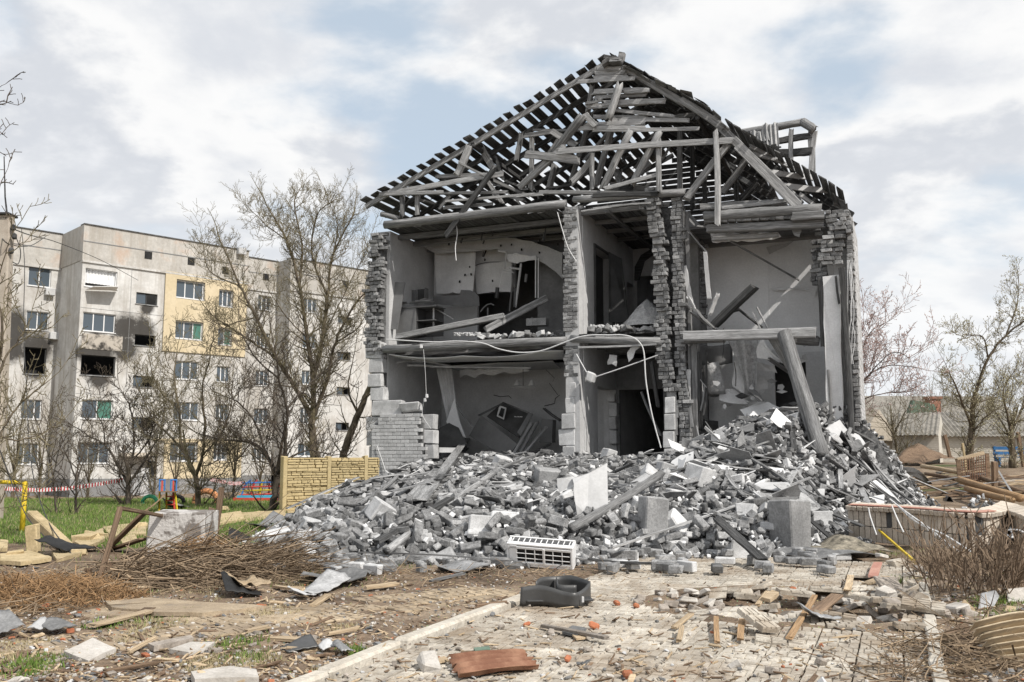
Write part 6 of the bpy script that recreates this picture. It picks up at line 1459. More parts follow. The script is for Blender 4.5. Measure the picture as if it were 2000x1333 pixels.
# ------------------------------------------------------------ barns and house far right
K['barn_brick'] = M_('barn_white_brick', (.46, .43, .37), (.58, .55, .49), 2, bump=.2, bscale=14, var=.05, speck=.15)
K['asb'] = M_('old_asbestos_roof', (.16, .15, .13), (.28, .26, .23), 3, bump=.3, bscale=14, var=.1, speck=.3)
K['green_wall'] = M_('green_wall', (.10, .16, .12), (.16, .22, .17), 2, bump=.2, var=.05)
K['red_brick'] = M_('red_brick', (.22, .10, .07), (.34, .17, .12), 6, bump=.4, var=.12)
def barn(x0, x1, ytop, ybase, Yb, label, roof_up, roofback, wallmat='barn_brick'):
    a = At(x0, ybase, Yb); b = At(x1, ybase, Yb-1.0); fr = Frame((a.x, a.y, 0), math.atan2(b.y-a.y, b.x-a.x)); L = (b-a).length; zt_ = fr.pl(x0+5, ytop, 0).z; z0 = gz0(a.x, a.y)-.3
    e = empty('barn', (0, 0, 0), 0, frame=fr, label=label, cat='barn')
    m = MB(); m.box(0, L, 0, 5, z0, zt_); m.build('wall', K[wallmat], e)
    m = MB(); z = z0+.2
    while z < zt_: m.box(.01, L-.01, -.012, -.001, z, z+.075); z += .1
    m.build('brick_course', K[wallmat], e, kind='stuff')
    zr = zt_ + roof_up
    m = MB(); wgrid(m, int(L*10), 3, lambda s, t: (L*s, -.35+ (roofback+.35)*t, zt_+.02+(zr-zt_)*t+.035*math.cos(s*L*2*math.pi/.2)), .012); m.build('roof', K['asb'], e)
    m = MB(); wgrid(m, int(L*4), 2, lambda s, t: (L*s, roofback+roofback*t, zr-(zr-zt_)*t), .012); m.build('roof', K['asb'], e)
    m = MB(); slab(m, [(0.01, 0, zt_), (.01, roofback*2, zt_), (.01, roofback, zr-.03)], (1, 0, 0), .1); slab(m, [(L-.11, 0, zt_), (L-.11, roofback*2, zt_), (L-.11, roofback, zr-.03)], (1, 0, 0), .1); m.build('gable', K[wallmat], e)
    return e, fr
barn(1745, 1836, 852, 905, 46, 'white brick barn with grey corrugated roof, left one at the right edge', 1.2, 2.6)
barn(1838, 2120, 854, 905, 47, 'white brick barn with grey corrugated roof, right one behind the trees', 1.35, 2.8)
hb = empty('house', (0, 0, 0), 0, frame=Frame(At(1700, 900, 58), .05), label='low house with green gable and brick chimney behind the barns', cat='house'); hf = Frame(At(1700, 900, 58), .05)
hz = lambda x, y, v=0: hf.pl(x, y, v)
m = MB(); a, b = hz(1690, 830), hz(1990, 830); m.box(a.x, b.x, 0, 6, -2, a.z); m.build('wall', K['green_wall'], hb)
m = MB(); r0 = hz(1690, 775, 3).z; wgrid(m, 40, 2, lambda s, t: (a.x-.3+(b.x-a.x+.6)*s, -.4+3.4*t, a.z+(r0-a.z)*t), .05); wgrid(m, 40, 2, lambda s, t: (a.x-.3+(b.x-a.x+.6)*s, 3.0+3.4*t, r0-(r0-a.z)*t), .05); m.build('roof', K['asb'], hb)
m = MB(); slab(m, [hz(1770, 832, -.6), hz(1840, 832, -.6), hz(1825, 790, -.6), hz(1785, 782, -.6)], (0, 1, 0), .5); m.build('green_gable', K['green_wall'], hb)
c0, c1 = hz(1815, 812, 1), hz(1834, 780, 1); m = MB(); m.box(c0.x, c1.x, .8, 1.5, c0.z-.8, c1.z); m.box(c0.x-.1, c1.x+.1, .7, 1.6, c1.z+.002, c1.z+.15); ch_ = m.build('chimney', K['red_brick'], hb)
hw = Frame(At(1690, 900, 50), .3); m = MB(); a, b = hw.pl(1683, 850), hw.pl(1745, 850)
e = empty('shed', (0, 0, 0), 0, frame=hw, label='beige shed gable between the ruin corner and the barns', cat='shed'); m.box(a.x, b.x, 0, 4, -2, a.z-.3); m.build('wall', K['apt_cream'], e); m = MB(); slab(m, [(a.x-.3, -.2, a.z-.3), (b.x+.3, -.2, a.z-.3), ((a.x+b.x)/2, -.2, hw.pl(1712, 800).z)], (0, 1, 0), 4.3); m.build('roof', K['apt_cream'], e)
K['blue'] = M_('blue_paint', (.03, .12, .28), (.05, .17, .36), 3, rough=.5, bump=.1, var=.05)
bp = At(1985, 905, 40); be = empty('bench', (bp.x, bp.y, gz0(bp.x, bp.y)), .05, label='blue bench by the trees at the far right', cat='bench')
for a in ((-.8, .8, 0, .35, .42, .46), (-.8, .8, .33, .36, .55, .68), (-.8, .8, .34, .37, .76, .9)): m = MB(); m.box(*a); m.build('slat', K['blue'], be)
for x in (-.7, .7): m = MB(); m.box(x-.04, x+.04, .02, .33, -.2, .415); m.box(x-.04, x+.04, .375, .40, -.2, .92); m.build('leg', K['blue'], be)
# ------------------------------------------------------------ bare trees
K['bark'] = M_('bark', (.07, .055, .04), (.16, .13, .09), 6, bump=.6, bscale=24, var=.08, stretch=(1, 1, .3), speck=.35)
K['bark_dark'] = M_('dark_bark', (.035, .028, .022), (.085, .07, .055), 6, bump=.6, bscale=24, var=.08, stretch=(1, 1, .3), speck=.35)
K['twig'] = M_('twigs', (.10, .085, .05), (.19, .16, .10), 3, bump=0, var=.12, speck=.2)
K['twig_dark'] = M_('dark_twigs', (.045, .035, .028), (.10, .08, .06), 3, bump=0, var=.12, speck=.2)
K['twig_pink'] = M_('blossoming_twigs', (.22, .15, .13), (.36, .26, .23), 3, bump=0, var=.12, speck=.2)
K['bud'] = M_('buds', (.40, .38, .22), (.55, .50, .36), 5, bump=0, var=.15, speck=.2)
K['blossom'] = M_('blossom', (.55, .40, .38), (.70, .58, .55), 5, bump=0, var=.12, speck=.15)
def unit(v): return v/(np.linalg.norm(v)+1e-9)
def grow(mb, p, d, L, r, lvl, rg_, maxl, up=.22, kids=(7, 6, 5), buds=None, spread=.9, crook=.28):
    n = (6, 5, 4, 3)[min(lvl, 3)]; pts = [p]; rad = [r]; q = p.copy(); dd = d.copy(); w = unit(rg_.normal(0, 1, 3))
    for i in range(n):
        dd = unit(dd + rg_.normal(0, crook, 3)*.8 + np.array([0, 0, up]) + w*.05); q = q + dd*L/n; pts.append(q.copy()); rad.append(max(r*(1-.72*(i+1)/n), .0055))
    tube(mb, pts, rad, (6, 4, 3, 3)[min(lvl, 3)])
    if buds is not None and lvl >= maxl-1:
        for k in range(buds[1]):
            t = pts[rg_.integers(1, len(pts))] + rg_.normal(0, .02, 3); s = buds[2]*rg_.uniform(.6, 1.3); P, F = cbox(s, s, s*.8, s*.3); buds[0].add(P@rotm(*rg_.uniform(0, 6, 3)).T + t, F, rg_.random())
    if lvl < maxl:
        m = kids[min(lvl, len(kids)-1)]
        for k in range(m):
            t = (k+rg_.uniform(.2, .9))/m*.85+.12; x = t*n; i = min(int(x), n-1); b = pts[i] + (pts[i+1]-pts[i])*(x-i); ax = unit(pts[i+1]-pts[i])
            s = unit(np.cross(ax, rg_.normal(0, 1, 3))); nd = unit(ax*rg_.uniform(.4, .9) + s*spread*rg_.uniform(.6, 1.1))
            grow(mb, b, nd, L*rg_.uniform(.38, .62)*(1-.35*t), max(r*(1-.6*t)*.6, .0062), lvl+1, rg_, maxl, up, kids, buds, spread, crook)
RS, DN = .52, 2.5
def tree(name, Y, limbs, label, seed, group=None, mats=('bark', 'twig'), Lk=2.2, kids=(7, 6), maxl=2, dens=1.6, up=.16, buds=None, spread=.95, start=.2, cat='tree', ydrift=1.6, crook=.2):
    """limbs: (list of photo pixels, first radius, last radius) traced as poly-lines; each drifts to its own depth"""
    rg_ = np.random.default_rng(seed); base = At(*limbs[0][0][0], Y); base = Vector((base.x, base.y, min(base.z, 9))); root = empty(name, base, 0, label=label, cat=cat, group=group)
    b0 = np.array(base); tm = MB(); tw = MB(); bm = MB() if buds else None
    drift = {}; Lk *= 1.25
    for li, (px, r0, r1) in enumerate(limbs):
        r0 *= RS; r1 *= RS
        dz = 0 if li == 0 else rg_.uniform(-ydrift, ydrift)
        st = drift.get(px[0], 0)
        P = []
        for i, q in enumerate(px):
            dy = st + dz*i/(len(px)-1); P.append(np.array(At(*q, Y+dy)) - b0); drift.setdefault(q, dy)
        P = smoothpath(P, 5)
        if li == 0: P.insert(0, P[0] + np.array([0, 0, -.5 if Y < 30 else -1.2]))
        n = len(P); rad = [r0+(r1-r0)*i/(n-1) for i in range(n)]
        if li == 0: rad[0] *= 1.35; rad[1] *= 1.15
        P2_ = [p + rg_.normal(0, .05*r0+.006, 3) if 1 < i < n-1 else p for i, p in enumerate(P)]
        tube(tm, P2_, rad, 9 if r0 > .06 else 6)
        seg = [np.linalg.norm(P2_[i+1]-P2_[i]) for i in range(n-1)]; tot = sum(seg); m = int(tot*dens*DN)
        for k in range(m):
            t = (start if li == 0 else .08) + (1-(start if li == 0 else .08))*(k+rg_.random())/max(m, 1); s = t*tot; i = 0
            while i < n-2 and s > seg[i]: s -= seg[i]; i += 1
            b = P2_[i] + (P2_[i+1]-P2_[i])*min(s/seg[i], 1); ax = unit(P2_[i+1]-P2_[i]); sd_ = unit(np.cross(ax, rg_.normal(0, 1, 3)))
            grow(tw, b, unit(ax*.5+sd_*spread+np.array([0, 0, .15])), Lk*rg_.uniform(.45, 1)*(1-.3*t), min(max(.011, .34*rad[i]), .03), 1, rg_, maxl, up, kids, (bm, *buds[1:]) if buds else None, spread, crook)
        grow(tw, P2_[-1], unit(P2_[-1]-P2_[-3]), Lk*.8, r1, 1, rg_, maxl, up, kids, (bm, *buds[1:]) if buds else None, spread, crook)
    tm.build('trunk', K[mats[0]], root, smooth=True); tw.build('crown', K[mats[1]], root)
    if buds and bm.n: bm.build('blossom', K[buds[0]], root, kind='stuff')
    return root
tree('bare_tree', 36, [([(618, 912), (612, 870), (610, 820)], .36, .26), ([(610, 820), (585, 770), (540, 700), (500, 620), (470, 560), (430, 470)], .2, .05), ([(610, 820), (612, 740), (600, 660), (585, 560), (560, 470), (520, 400)], .22, .05),
    ([(612, 740), (630, 660), (640, 580), (650, 500), (690, 420)], .18, .05), ([(610, 820), (640, 740), (655, 670), (690, 600), (725, 560)], .17, .04), ([(585, 560), (590, 480), (575, 400), (585, 370)], .1, .03), ([(540, 700), (480, 660), (420, 620), (400, 600)], .1, .03), ([(640, 580), (610, 500), (620, 420), (655, 390)], .1, .03), ([(470, 560), (410, 530), (395, 470)], .06, .02), ([(560, 470), (520, 440), (480, 400)], .06, .02), ([(650, 500), (660, 440), (640, 390)], .06, .02), ([(655, 670), (700, 640), (720, 600)], .06, .02), ([(500, 620), (440, 640), (400, 690)], .06, .02), ([(600, 660), (560, 620), (520, 560)], .06, .02), ([(630, 660), (680, 560), (720, 480)], .06, .02)],
    'tallest bare tree with a thick trunk rising behind the yellow fence', 1, kids=(6, 5), maxl=3, Lk=1.35, dens=3.6)
tree('bare_tree', 34, [([(668, 905), (680, 860), (700, 810), (716, 770)], .3, .2), ([(700, 810), (680, 760), (690, 700)], .09, .03)], 'thick leaning bare trunk between yellow fence and ruined house', 2, kids=(4,), dens=.8, Lk=1.4)
tree('bare_tree', 23, [([(530, 1003), (537, 960), (542, 925)], .17, .13), ([(542, 925), (556, 900), (558, 850), (560, 800), (545, 740), (540, 700)], .11, .035), ([(542, 925), (520, 890), (490, 865), (440, 860), (395, 850)], .10, .03), ([(560, 800), (585, 770), (610, 745), (640, 720)], .06, .02), ([(520, 890), (500, 830), (470, 790), (430, 770)], .07, .02), ([(556, 900), (600, 880), (650, 890)], .06, .02), ([(545, 740), (500, 700), (470, 650)], .05, .02), ([(490, 865), (460, 900), (420, 905)], .04, .015)],
    'dark forked tree growing just left of the yellow fence', 3, mats=('bark_dark', 'twig_dark'), kids=(6, 5), maxl=3, Lk=1.3, dens=2.6)
tree('bare_tree', 25, [([(388, 1000), (386, 965), (382, 930)], .16, .13), ([(382, 930), (365, 890), (352, 860), (350, 800), (340, 740), (345, 690)], .1, .03), ([(382, 930), (395, 890), (400, 830), (395, 760), (410, 700)], .1, .03), ([(365, 890), (330, 850), (300, 820), (270, 760)], .07, .02), ([(395, 890), (430, 850), (450, 800), (455, 740)], .06, .02), ([(350, 800), (310, 760), (290, 700)], .05, .02), ([(388, 960), (412, 935), (440, 925)], .04, .015)],
    'bare fruit tree with two curved stems beside the small slide', 4, kids=(6, 5), maxl=3, Lk=1.3, dens=2.4)
tree('bare_tree', 25.5, [([(249, 1000), (250, 965), (250, 945)], .15, .12), ([(250, 945), (225, 900), (205, 870), (170, 850), (140, 830)], .09, .02), ([(250, 945), (258, 900), (262, 860), (255, 800), (235, 760)], .08, .02), ([(250, 945), (280, 905), (300, 870), (320, 850)], .08, .02), ([(205, 870), (200, 830), (180, 790)], .05, .015), ([(258, 900), (290, 860), (300, 810), (290, 770)], .05, .015), ([(248, 960), (235, 935), (232, 920)], .04, .02)],
    'low spreading bare tree standing alone before the porch', 5, mats=('bark_dark', 'twig_dark'), kids=(6, 5), maxl=3, Lk=1.1, dens=2.6)
tree('bare_tree', 21.5, [([(147, 1006), (148, 970), (150, 940)], .07, .05), ([(150, 940), (135, 900), (120, 870)], .04, .012), ([(150, 940), (165, 900), (190, 880)], .04, .012), ([(148, 970), (120, 930), (100, 915)], .03, .012)], 'small bare sapling with three stems on the lawn', 6, mats=('bark_dark', 'twig_dark'), kids=(4, 3), Lk=.9, dens=2.2)
tree('bare_tree', 22, [([(110, 1000), (106, 960), (104, 930)], .05, .035), ([(104, 930), (92, 880), (80, 840), (60, 800)], .03, .012), ([(104, 930), (115, 880), (130, 850)], .03, .012)], 'thin bare sapling left of the three stemmed one', 7, mats=('bark_dark', 'twig_dark'), kids=(4, 3), Lk=.9, dens=2.4)
tree('bare_tree', 15, [([(-40, 1080), (-20, 900), (-10, 760)], .12, .08), ([(-10, 760), (10, 700), (40, 660), (60, 620)], .05, .012), ([(-20, 900), (10, 830), (50, 780), (100, 740)], .05, .012), ([(-10, 760), (5, 650), (-5, 560), (15, 480)], .05, .012), ([(-5, 850), (30, 860), (75, 850), (110, 830)], .035, .01), ([(-20, 900), (10, 920), (40, 960)], .03, .01)], 'bare tree cut by the left edge with brown twigs', 8, kids=(4, 4), maxl=3, Lk=.8, dens=2.0)
tree('bare_tree', 12, [([(-80, 1150), (-60, 700), (-50, 300)], .12, .06), ([(-50, 300), (-20, 230), (0, 200), (30, 205)], .03, .008), ([(-50, 330), (-20, 300), (5, 260)], .03, .006), ([(-55, 440), (-15, 390), (15, 330)], .03, .006), ([(-60, 480), (-20, 440), (12, 420)], .03, .006), ([(-50, 300), (-20, 190), (10, 165)], .02, .006)], 'bare branches reaching in at the upper left edge', 9, mats=('bark_dark', 'twig_dark'), kids=(3, 3), Lk=.35, dens=1.0, up=.05, start=.85)
for i, (x, Y, hpx) in enumerate([(75, 40, 190), (170, 44, 150), (300, 42, 210), (455, 40, 190), (340, 47, 150), (505, 46, 170), (25, 34, 200)]):
    b = GT(x, 985) if 0 else None; yb = 885 - 1800*(gz0((x-1000)/1800*Y, Y)-H)/Y
    tree('bare_tree', Y, [([(x, yb), (x+3, yb-hpx*.25)], .12, .09), ([(x+3, yb-hpx*.25), (x-10, yb-hpx*.55), (x-22, yb-hpx*.9)], .07, .02), ([(x+3, yb-hpx*.25), (x+12, yb-hpx*.6), (x+24, yb-hpx*.95)], .07, .02), ([(x+3, yb-hpx*.25), (x+2, yb-hpx*.7)], .06, .02)],
         'young bare tree close to the apartment wall, ' + ['behind the thin sapling', 'behind the three stemmed sapling', 'right of the spreading tree', 'left of the dark forked tree', 'behind the fruit tree stems', 'behind the dark forked tree', 'beside the leftmost windows'][i], 20+i, group='young trees by the apartment block', kids=(5, 5), maxl=2, Lk=1.7, dens=2.4)
# right-hand trees
tree('bare_tree', 38, [([(1893, 893), (1896, 860), (1898, 835)], .3, .24), ([(1898, 835), (1900, 790), (1912, 745), (1930, 700), (1965, 655), (2010, 620)], .16, .06), ([(1898, 835), (1880, 790), (1865, 750), (1850, 720)], .12, .03), ([(1930, 700), (1920, 660), (1890, 655), (1872, 655)], .07, .02), ([(1900, 790), (1930, 780), (1960, 760)], .08, .02), ([(1965, 655), (1985, 600), (1990, 550)], .07, .02), ([(1896, 850), (1920, 820), (1945, 800)], .08, .02)],
    'bare tree with small buds leaning right over the barns', 41, kids=(6, 5), maxl=3, Lk=1.2, dens=2.2, buds=('bud', 1, .03))
tree('bare_tree', 39, [([(1977, 900), (1978, 870), (1975, 845)], .26, .2), ([(1975, 845), (1965, 800), (1960, 760), (1985, 720)], .12, .03), ([(1975, 845), (1995, 800), (2005, 750)], .12, .03), ([(1978, 870), (1960, 830), (1940, 800)], .1, .03)], 'bare tree beside the blue bench at the right edge', 42, kids=(6, 5), maxl=3, Lk=1.2, dens=2.4, buds=('bud', 1, .03))
tree('bare_tree', 44, [([(1752, 905), (1750, 870), (1745, 850)], .14, .1), ([(1745, 850), (1725, 820), (1705, 800)], .07, .02), ([(1745, 850), (1760, 820), (1775, 795)], .07, .02), ([(1745, 850), (1745, 810)], .06, .02)], 'small dense bare tree before the beige shed', 43, kids=(6, 5), Lk=1.6, dens=3)
tree('bare_tree', 43, [([(1768, 908), (1772, 880)], .07, .05), ([(1772, 880), (1760, 850), (1765, 820)], .04, .015), ([(1772, 880), (1790, 850), (1800, 825)], .04, .015)], 'slim bare tree before the left barn', 44, kids=(5, 4), Lk=1.2, dens=3)
tree('blossoming_tree', 30, [([(1600, 930), (1630, 850), (1660, 790)], .2, .12), ([(1660, 790), (1690, 740), (1730, 715), (1790, 718)], .07, .02), ([(1660, 790), (1680, 700), (1700, 650), (1740, 625)], .07, .02), ([(1660, 790), (1670, 690), (1685, 640)], .06, .02), ([(1660, 790), (1720, 770), (1780, 765)], .05, .02), ([(1690, 740), (1740, 690), (1780, 700)], .04, .015)],
    'pinkish blossoming tree showing right of the ruin corner', 45, mats=('bark_dark', 'twig_pink'), kids=(6, 5), maxl=3, Lk=1.5, dens=1.9, buds=('blossom', 1, .028))
for i, (x, Y, hpx) in enumerate([(1820, 52, 130), (1860, 60, 150), (1935, 50, 110), (2020, 52, 150), (1790, 64, 90), (1960, 62, 170)]):
    yb = 885 - 1800*(gz0((x-1000)/1800*Y, Y)-H)/Y
    tree('bare_tree', Y, [([(x, yb), (x+2, yb-hpx*.3)], .14, .1), ([(x+2, yb-hpx*.3), (x-10, yb-hpx*.6), (x-18, yb-hpx)], .07, .02), ([(x+2, yb-hpx*.3), (x+10, yb-hpx*.6), (x+20, yb-hpx*.95)], .07, .02), ([(x+2, yb-hpx*.3), (x, yb-hpx*.85)], .06, .02)],
         'distant bare tree behind the barns, ' + ['left of the chimney', 'right of the chimney', 'between the two big trees', 'at the right frame edge', 'lowest one above the left barn', 'tallest one behind the bench'][i], 60+i, group='bare trees behind the barns', kids=(6, 5), maxl=2, Lk=2.2, dens=2.2)
# ------------------------------------------------------------ left: lawn objects and debris in front
K['yellow'] = M_('yellow_paint', (.55, .38, .02), (.68, .50, .04), 3, rough=.5, bump=.1, var=.03, speck=.1)
K['yellow_wood'] = M_('yellow_concrete_piece', (.38, .30, .17), (.54, .43, .26), 4, bump=.5, bscale=26, var=.1, speck=.25)
K['brown_wood'] = M_('brown_timber', (.13, .085, .055), (.26, .18, .12), 4, bump=.8, bscale=26, var=.25, stretch=(.14, 4, 4), speck=.5, bdist=.015)
K['tan_wood'] = M_('tan_timber', (.36, .27, .17), (.52, .41, .28), 4, bump=.7, bscale=26, var=.2, stretch=(.14, 4, 4), speck=.45)
K['orange_wood'] = M_('fresh_timber', (.27, .17, .09), (.42, .28, .16), 4, bump=.7, bscale=26, var=.15, stretch=(.14, 4, 4), speck=.4)
K['brush'] = M_('dry_brush', (.13, .095, .065), (.31, .23, .15), 3, bump=0, var=.35, speck=.2)
K['thuja'] = M_('withered_thuja', (.19, .115, .055), (.34, .21, .11), 3, bump=0, var=.3, speck=.2)
K['grass'] = M_('grass_blade', (.08, .145, .022), (.17, .24, .055), 3, bump=0, var=.35, speck=.1)
K['grass_dry'] = M_('dry_grass_blade', (.30, .25, .14), (.42, .36, .22), 3, bump=0, var=.3, speck=.1)
K['orange'] = M_('orange_brick_piece', (.30, .10, .05), (.42, .17, .09), 8, bump=.5, var=.2, speck=.2)
K['stone'] = M_('pale_slab', (.40, .37, .33), (.54, .51, .47), 4, bump=.4, bscale=40, var=.1, speck=.2)
K['dirt_stone'] = M_('dirty_stone', (.22, .19, .16), (.36, .32, .28), 6, bump=.6, bscale=40, var=.25, speck=.3)
def gb(name, a, b, w, h, mat, label, cat, la=.0, lb_=.0, ya=None, yb=None, rnd=False, **k):
    """timber between two photo points; each stands on the ground unless a depth is given"""
    p = At(*a, ya) if ya else GT(*a, la); q = At(*b, yb) if yb else GT(*b, lb_)
    return beam(name, p, q, w, h, K[mat], log=rnd, n=4, jit=.06, endjit=.02, bend=.003, label=label, cat=cat, **k)
def gbox(name, px, py, s, mat, label, cat, rot=(0, 0, 0), jit=.06, sink=.0, ch=.012, **k):
    p = GT(px, py); mb = MB(); mb.add(*cbox(*s, ch, jit, rb)); me, _ = mb.mesh(name, K[mat])
    return inst(name, me, Matrix.Translation(p + Vector((0, s[1]/2, s[2]/2-sink))) @ Matrix(rotm(*rot)).to_4x4(), label=label, cat=cat, **k)
def gslab(name, pts, th, mat, label, cat, lift=.012, tilt=(0, 0), **k):
    P = [GT(*p, lift) for p in pts]; c = sum(P, Vector())/len(P); P = [p + Vector((0, 0, tilt[0]*(p.x-c.x)+tilt[1]*(p.y-c.y))) for p in P]
    m = MB(); slab(m, jag(P, .008, .14, rr), (0, 0, 1), th); return m.build(name, K[mat], label=label, cat=cat, **k)
def upr(name, pts, mt, lb_, cat='scrap'):
    lo = max(p[1] for p in pts); Yq = GT(sum(p[0] for p in pts)/len(pts), lo).y; P = [At(x, y, Yq+(lo-y)*.006) for x, y in pts]; m = MB(); slab(m, jag(P, .008, .1, rr), (0, 1, .2), .015); m.build(name, K[mt], label=lb_, cat=cat)
# yellow goal frame
gp = GT(43, 1040); hgt = (1040-943)/1800*gp.y; gf = empty('goal_frame', gp, 0, label='yellow metal bar frame standing on the lawn at the left edge', cat='goal frame')
m = MB(); tube(m, [(0, 0, -.1), (0, 0, hgt)], .045, 12); m.build('post', K['yellow'], gf, smooth=True)
q = At(-60, 940, gp.y-.6) - gp; m = MB(); tube(m, [(0, 0, hgt-.03), q], .035, 12); m.build('crossbar', K['yellow'], gf, smooth=True)
m = MB(); tube(m, [q, (q.x, q.y, -.1)], .045, 12); m.build('post', K['yellow'], gf, smooth=True)
# red and white tape
K['tape_red'] = M_('red_tape', (.50, .04, .05), (.56, .07, .07), 3, rough=.5, bump=0, var=.02, speck=.03); K['tape_white'] = M_('white_tape', .7, .78, 3, rough=.5, bump=0, var=.02, speck=.03)
def tape(pts, Y, label):
    P = smoothpath([At(x, y, Y) for x, y in pts], 20); m = MB()
    for i in range(len(P)-1):
        a, b = P[i], P[i+1]; m.add([a, b, b+np.array([0, .004, .11]), a+np.array([0, .004, .11])], [(0, 1, 2, 3)], 0, (i//1) % 2)
    m.build('barrier_tape', [K['tape_red'], K['tape_white']], label=label, cat='barrier tape')
tape([(-20, 956), (20, 959), (70, 961), (130, 958), (190, 950), (242, 941)], 27, 'red and white tape stretched from the yellow frame to the spreading tree')
tape([(410, 940), (430, 944), (455, 948), (480, 947)], 30, 'short red and white tape stretched behind the fruit tree')
# concrete stub with flaking plaster
def flake_extra(nt, tc, col, na, nf): return mixc(nt, ramp(nt, na.outputs[0], [(.47, 0), (.52, 1)]), (.20, .18, .165), (.50, .48, .46))
K['flaky'] = M_('flaking_plaster_block', .2, .3, 3.2, bump=.6, bscale=26, var=0, speck=.25, extra=flake_extra, bdist=.03)
gbox('concrete_block', 340, 1085, (.80, .6, .58), 'flaky', 'square concrete block with flaking white plaster on the lawn edge', 'block', (0, 0, .05), .03)
# rusty frame, posts and the yellow fallen fence pieces
gb('rusty_post', (190, 1146), (235, 992), .05, .05, 'brown_wood', 'long rusty post leaning left of the flaking block', 'post', yb=GT(190, 1146).y+.3)
gb('rusty_bar', (235, 993), (328, 1010), .06, .04, 'brown_wood', 'rusty bar lying across to the top of the flaking block', 'bar', ya=GT(190, 1146).y+.32, yb=13.6)
gb('brown_board', (202, 1082), (284, 1000), .22, .03, 'brown_wood', 'wide brown board leaning under the rusty bar', 'board', yb=13.2)
gb('brown_board', (205, 1078), (283, 1052), .2, .03, 'brown_wood', 'brown board lying low beside the flaking block', 'board', yb=13.1)
for x0, y0, x1, y1, w, t in [(403, 1072, 391, 999, .09, 'left one'), (408, 1075, 414, 993, .08, 'middle one'), (417, 1072, 433, 953, .075, 'tallest, right one')]:
    gb('rusty_stake', (x0, y0), (x1, y1), w, w, 'brown_wood', 'rusty stake right of the flaking block, ' + t, 'stake', yb=GT(x0, y0).y+.1)
gb('short_stump', (175, 1140), (172, 1112), .06, .06, 'brown_wood', 'short brown stump standing left of the leaning rusty post', 'stump', yb=GT(175, 1140).y)
gb('short_stump', (213, 1136), (214, 1098), .05, .05, 'brown_wood', 'short grey stump standing right of the leaning rusty post', 'stump', yb=GT(213, 1136).y)
gb('yellow_beam', (139, 1078), (62, 1006), .16, .14, 'yellow_wood', 'yellow concrete fence post leaning over near the goal frame', 'post', yb=14.6)
gb('yellow_post', (66, 1082), (63, 1026), .17, .12, 'yellow_wood', 'short yellow fence post standing under the leaning one', 'post', yb=GT(66, 1082).y)
for i, (pts, lb_) in enumerate([([(145, 1065), (200, 1040), (205, 1060), (165, 1078)], 'left of the leaning brown board'), ([(200, 1035), (285, 1028), (285, 1050), (215, 1052)], 'behind the flaking block'), ([(100, 1085), (150, 1075), (160, 1090), (110, 1100)], 'at the foot of the yellow beam'), ([(0, 1062), (16, 1064), (14, 1080), (-6, 1080)], 'at the left frame edge'), ([(0, 1090), (60, 1086), (100, 1100), (40, 1108), (0, 1104)], 'flat on the grass by the left edge'), ([(402, 1012), (470, 1006), (478, 1020), (404, 1030)], 'right of the rusty stakes'), ([(470, 1006), (555, 1004), (560, 1014), (480, 1022)], 'lying toward the yellow fence'), ([(560, 1002), (640, 1000), (645, 1008), (565, 1013)], 'lying before the yellow fence'), ([(232, 1060), (262, 1050), (268, 1062), (240, 1070)], 'small one under the rusty bar')]):
    gslab('yellow_panel_piece', pts, .05, 'yellow_wood', 'broken piece of yellow fence panel ' + lb_, 'fence piece', tilt=(.03, .02))
for i, (x, y, s) in enumerate([(165, 1062, .26), (180, 1056, .22), (255, 1040, .2), (20, 1092, .2), (432, 1000, .2), (75, 1098, .14), (150, 1088, .16), (270, 1036, .22)]):
    gbox('yellow_lump', x, y, (s*1.3, s, s*.5), 'yellow_wood', 'broken yellow lump of the fallen fence in the grass', 'fence piece', (rr.uniform(-.3, .3), rr.uniform(-.3, .3), rr.uniform(0, 3)), .2, group='broken yellow lumps of the fallen fence')
def curl(name, x0, y0, x1, y1, h, mat, label, cat, cur=.12, seed=0, lift=.03):
    a, b = GT(x0, y0, lift), GT(x1, y1, lift); m = MB(); n_ = Vector((-(b-a).y, (b-a).x, 0)).normalized()
    wgrid(m, 12, 6, lambda s, t: a.lerp(b, s) + n_*h*(t-.0) + Vector((0, 0, cur*(math.sin(s*3.1+seed)*.6+.5) *(.4+t) + cur*.3*mn.noise((s*5, t*4, seed)))), .008); return m.build(name, K[mat], label=label, cat=cat, smooth=True)
curl('dark_sheet', 128, 1090, 212, 1076, .5, 'black', 'black curved rubber sheet lying beside the flaking block', 'sheet', .14, 1)
curl('dark_sheet', 445, 1062, 515, 1060, .5, 'black', 'black torn sheet lying left of the rubble tip', 'sheet', .12, 2)
curl('dark_sheet', 535, 1040, 640, 1030, .8, 'plastic_dark', 'dark sheet and boards between rubble tip and yellow fence', 'sheet', .14, 3)
curl('tin_sheet', 515, 1030, 560, 1022, .3, 'tin', 'pale tin sheet curled up before the yellow fence', 'sheet', .16, 4)
curl('roofing_felt', -20, 1252, 48, 1244, .3, 'slate', 'grey crumpled felt at the lower left edge', 'roofing felt', .09, 5)
curl('roofing_felt', 100, 1243, 150, 1236, .3, 'slate', 'dark grey felt scrap on the soil left of the square slab', 'roofing felt', .035, 6)
curl('red_white_bag', 52, 1240, 78, 1240, .2, 'white', 'small white bag beside the crumpled felt', 'bag', .04, 7)
curl('burnt_scrap', 440, 1172, 512, 1168, .35, 'black', 'black burnt scrap at the end of the brush pile', 'scrap', .12, 8)
curl('paper_sheet', 470, 1168, 530, 1160, .4, 'tan_wood', 'tan cardboard lying on the burnt scrap', 'cardboard', .12, 9, .1)
curl('tin_sheet', 620, 1168, 690, 1140, .3, 'slate_light', 'pale folded sheet lying before the rubble tip', 'sheet', .1, 10)
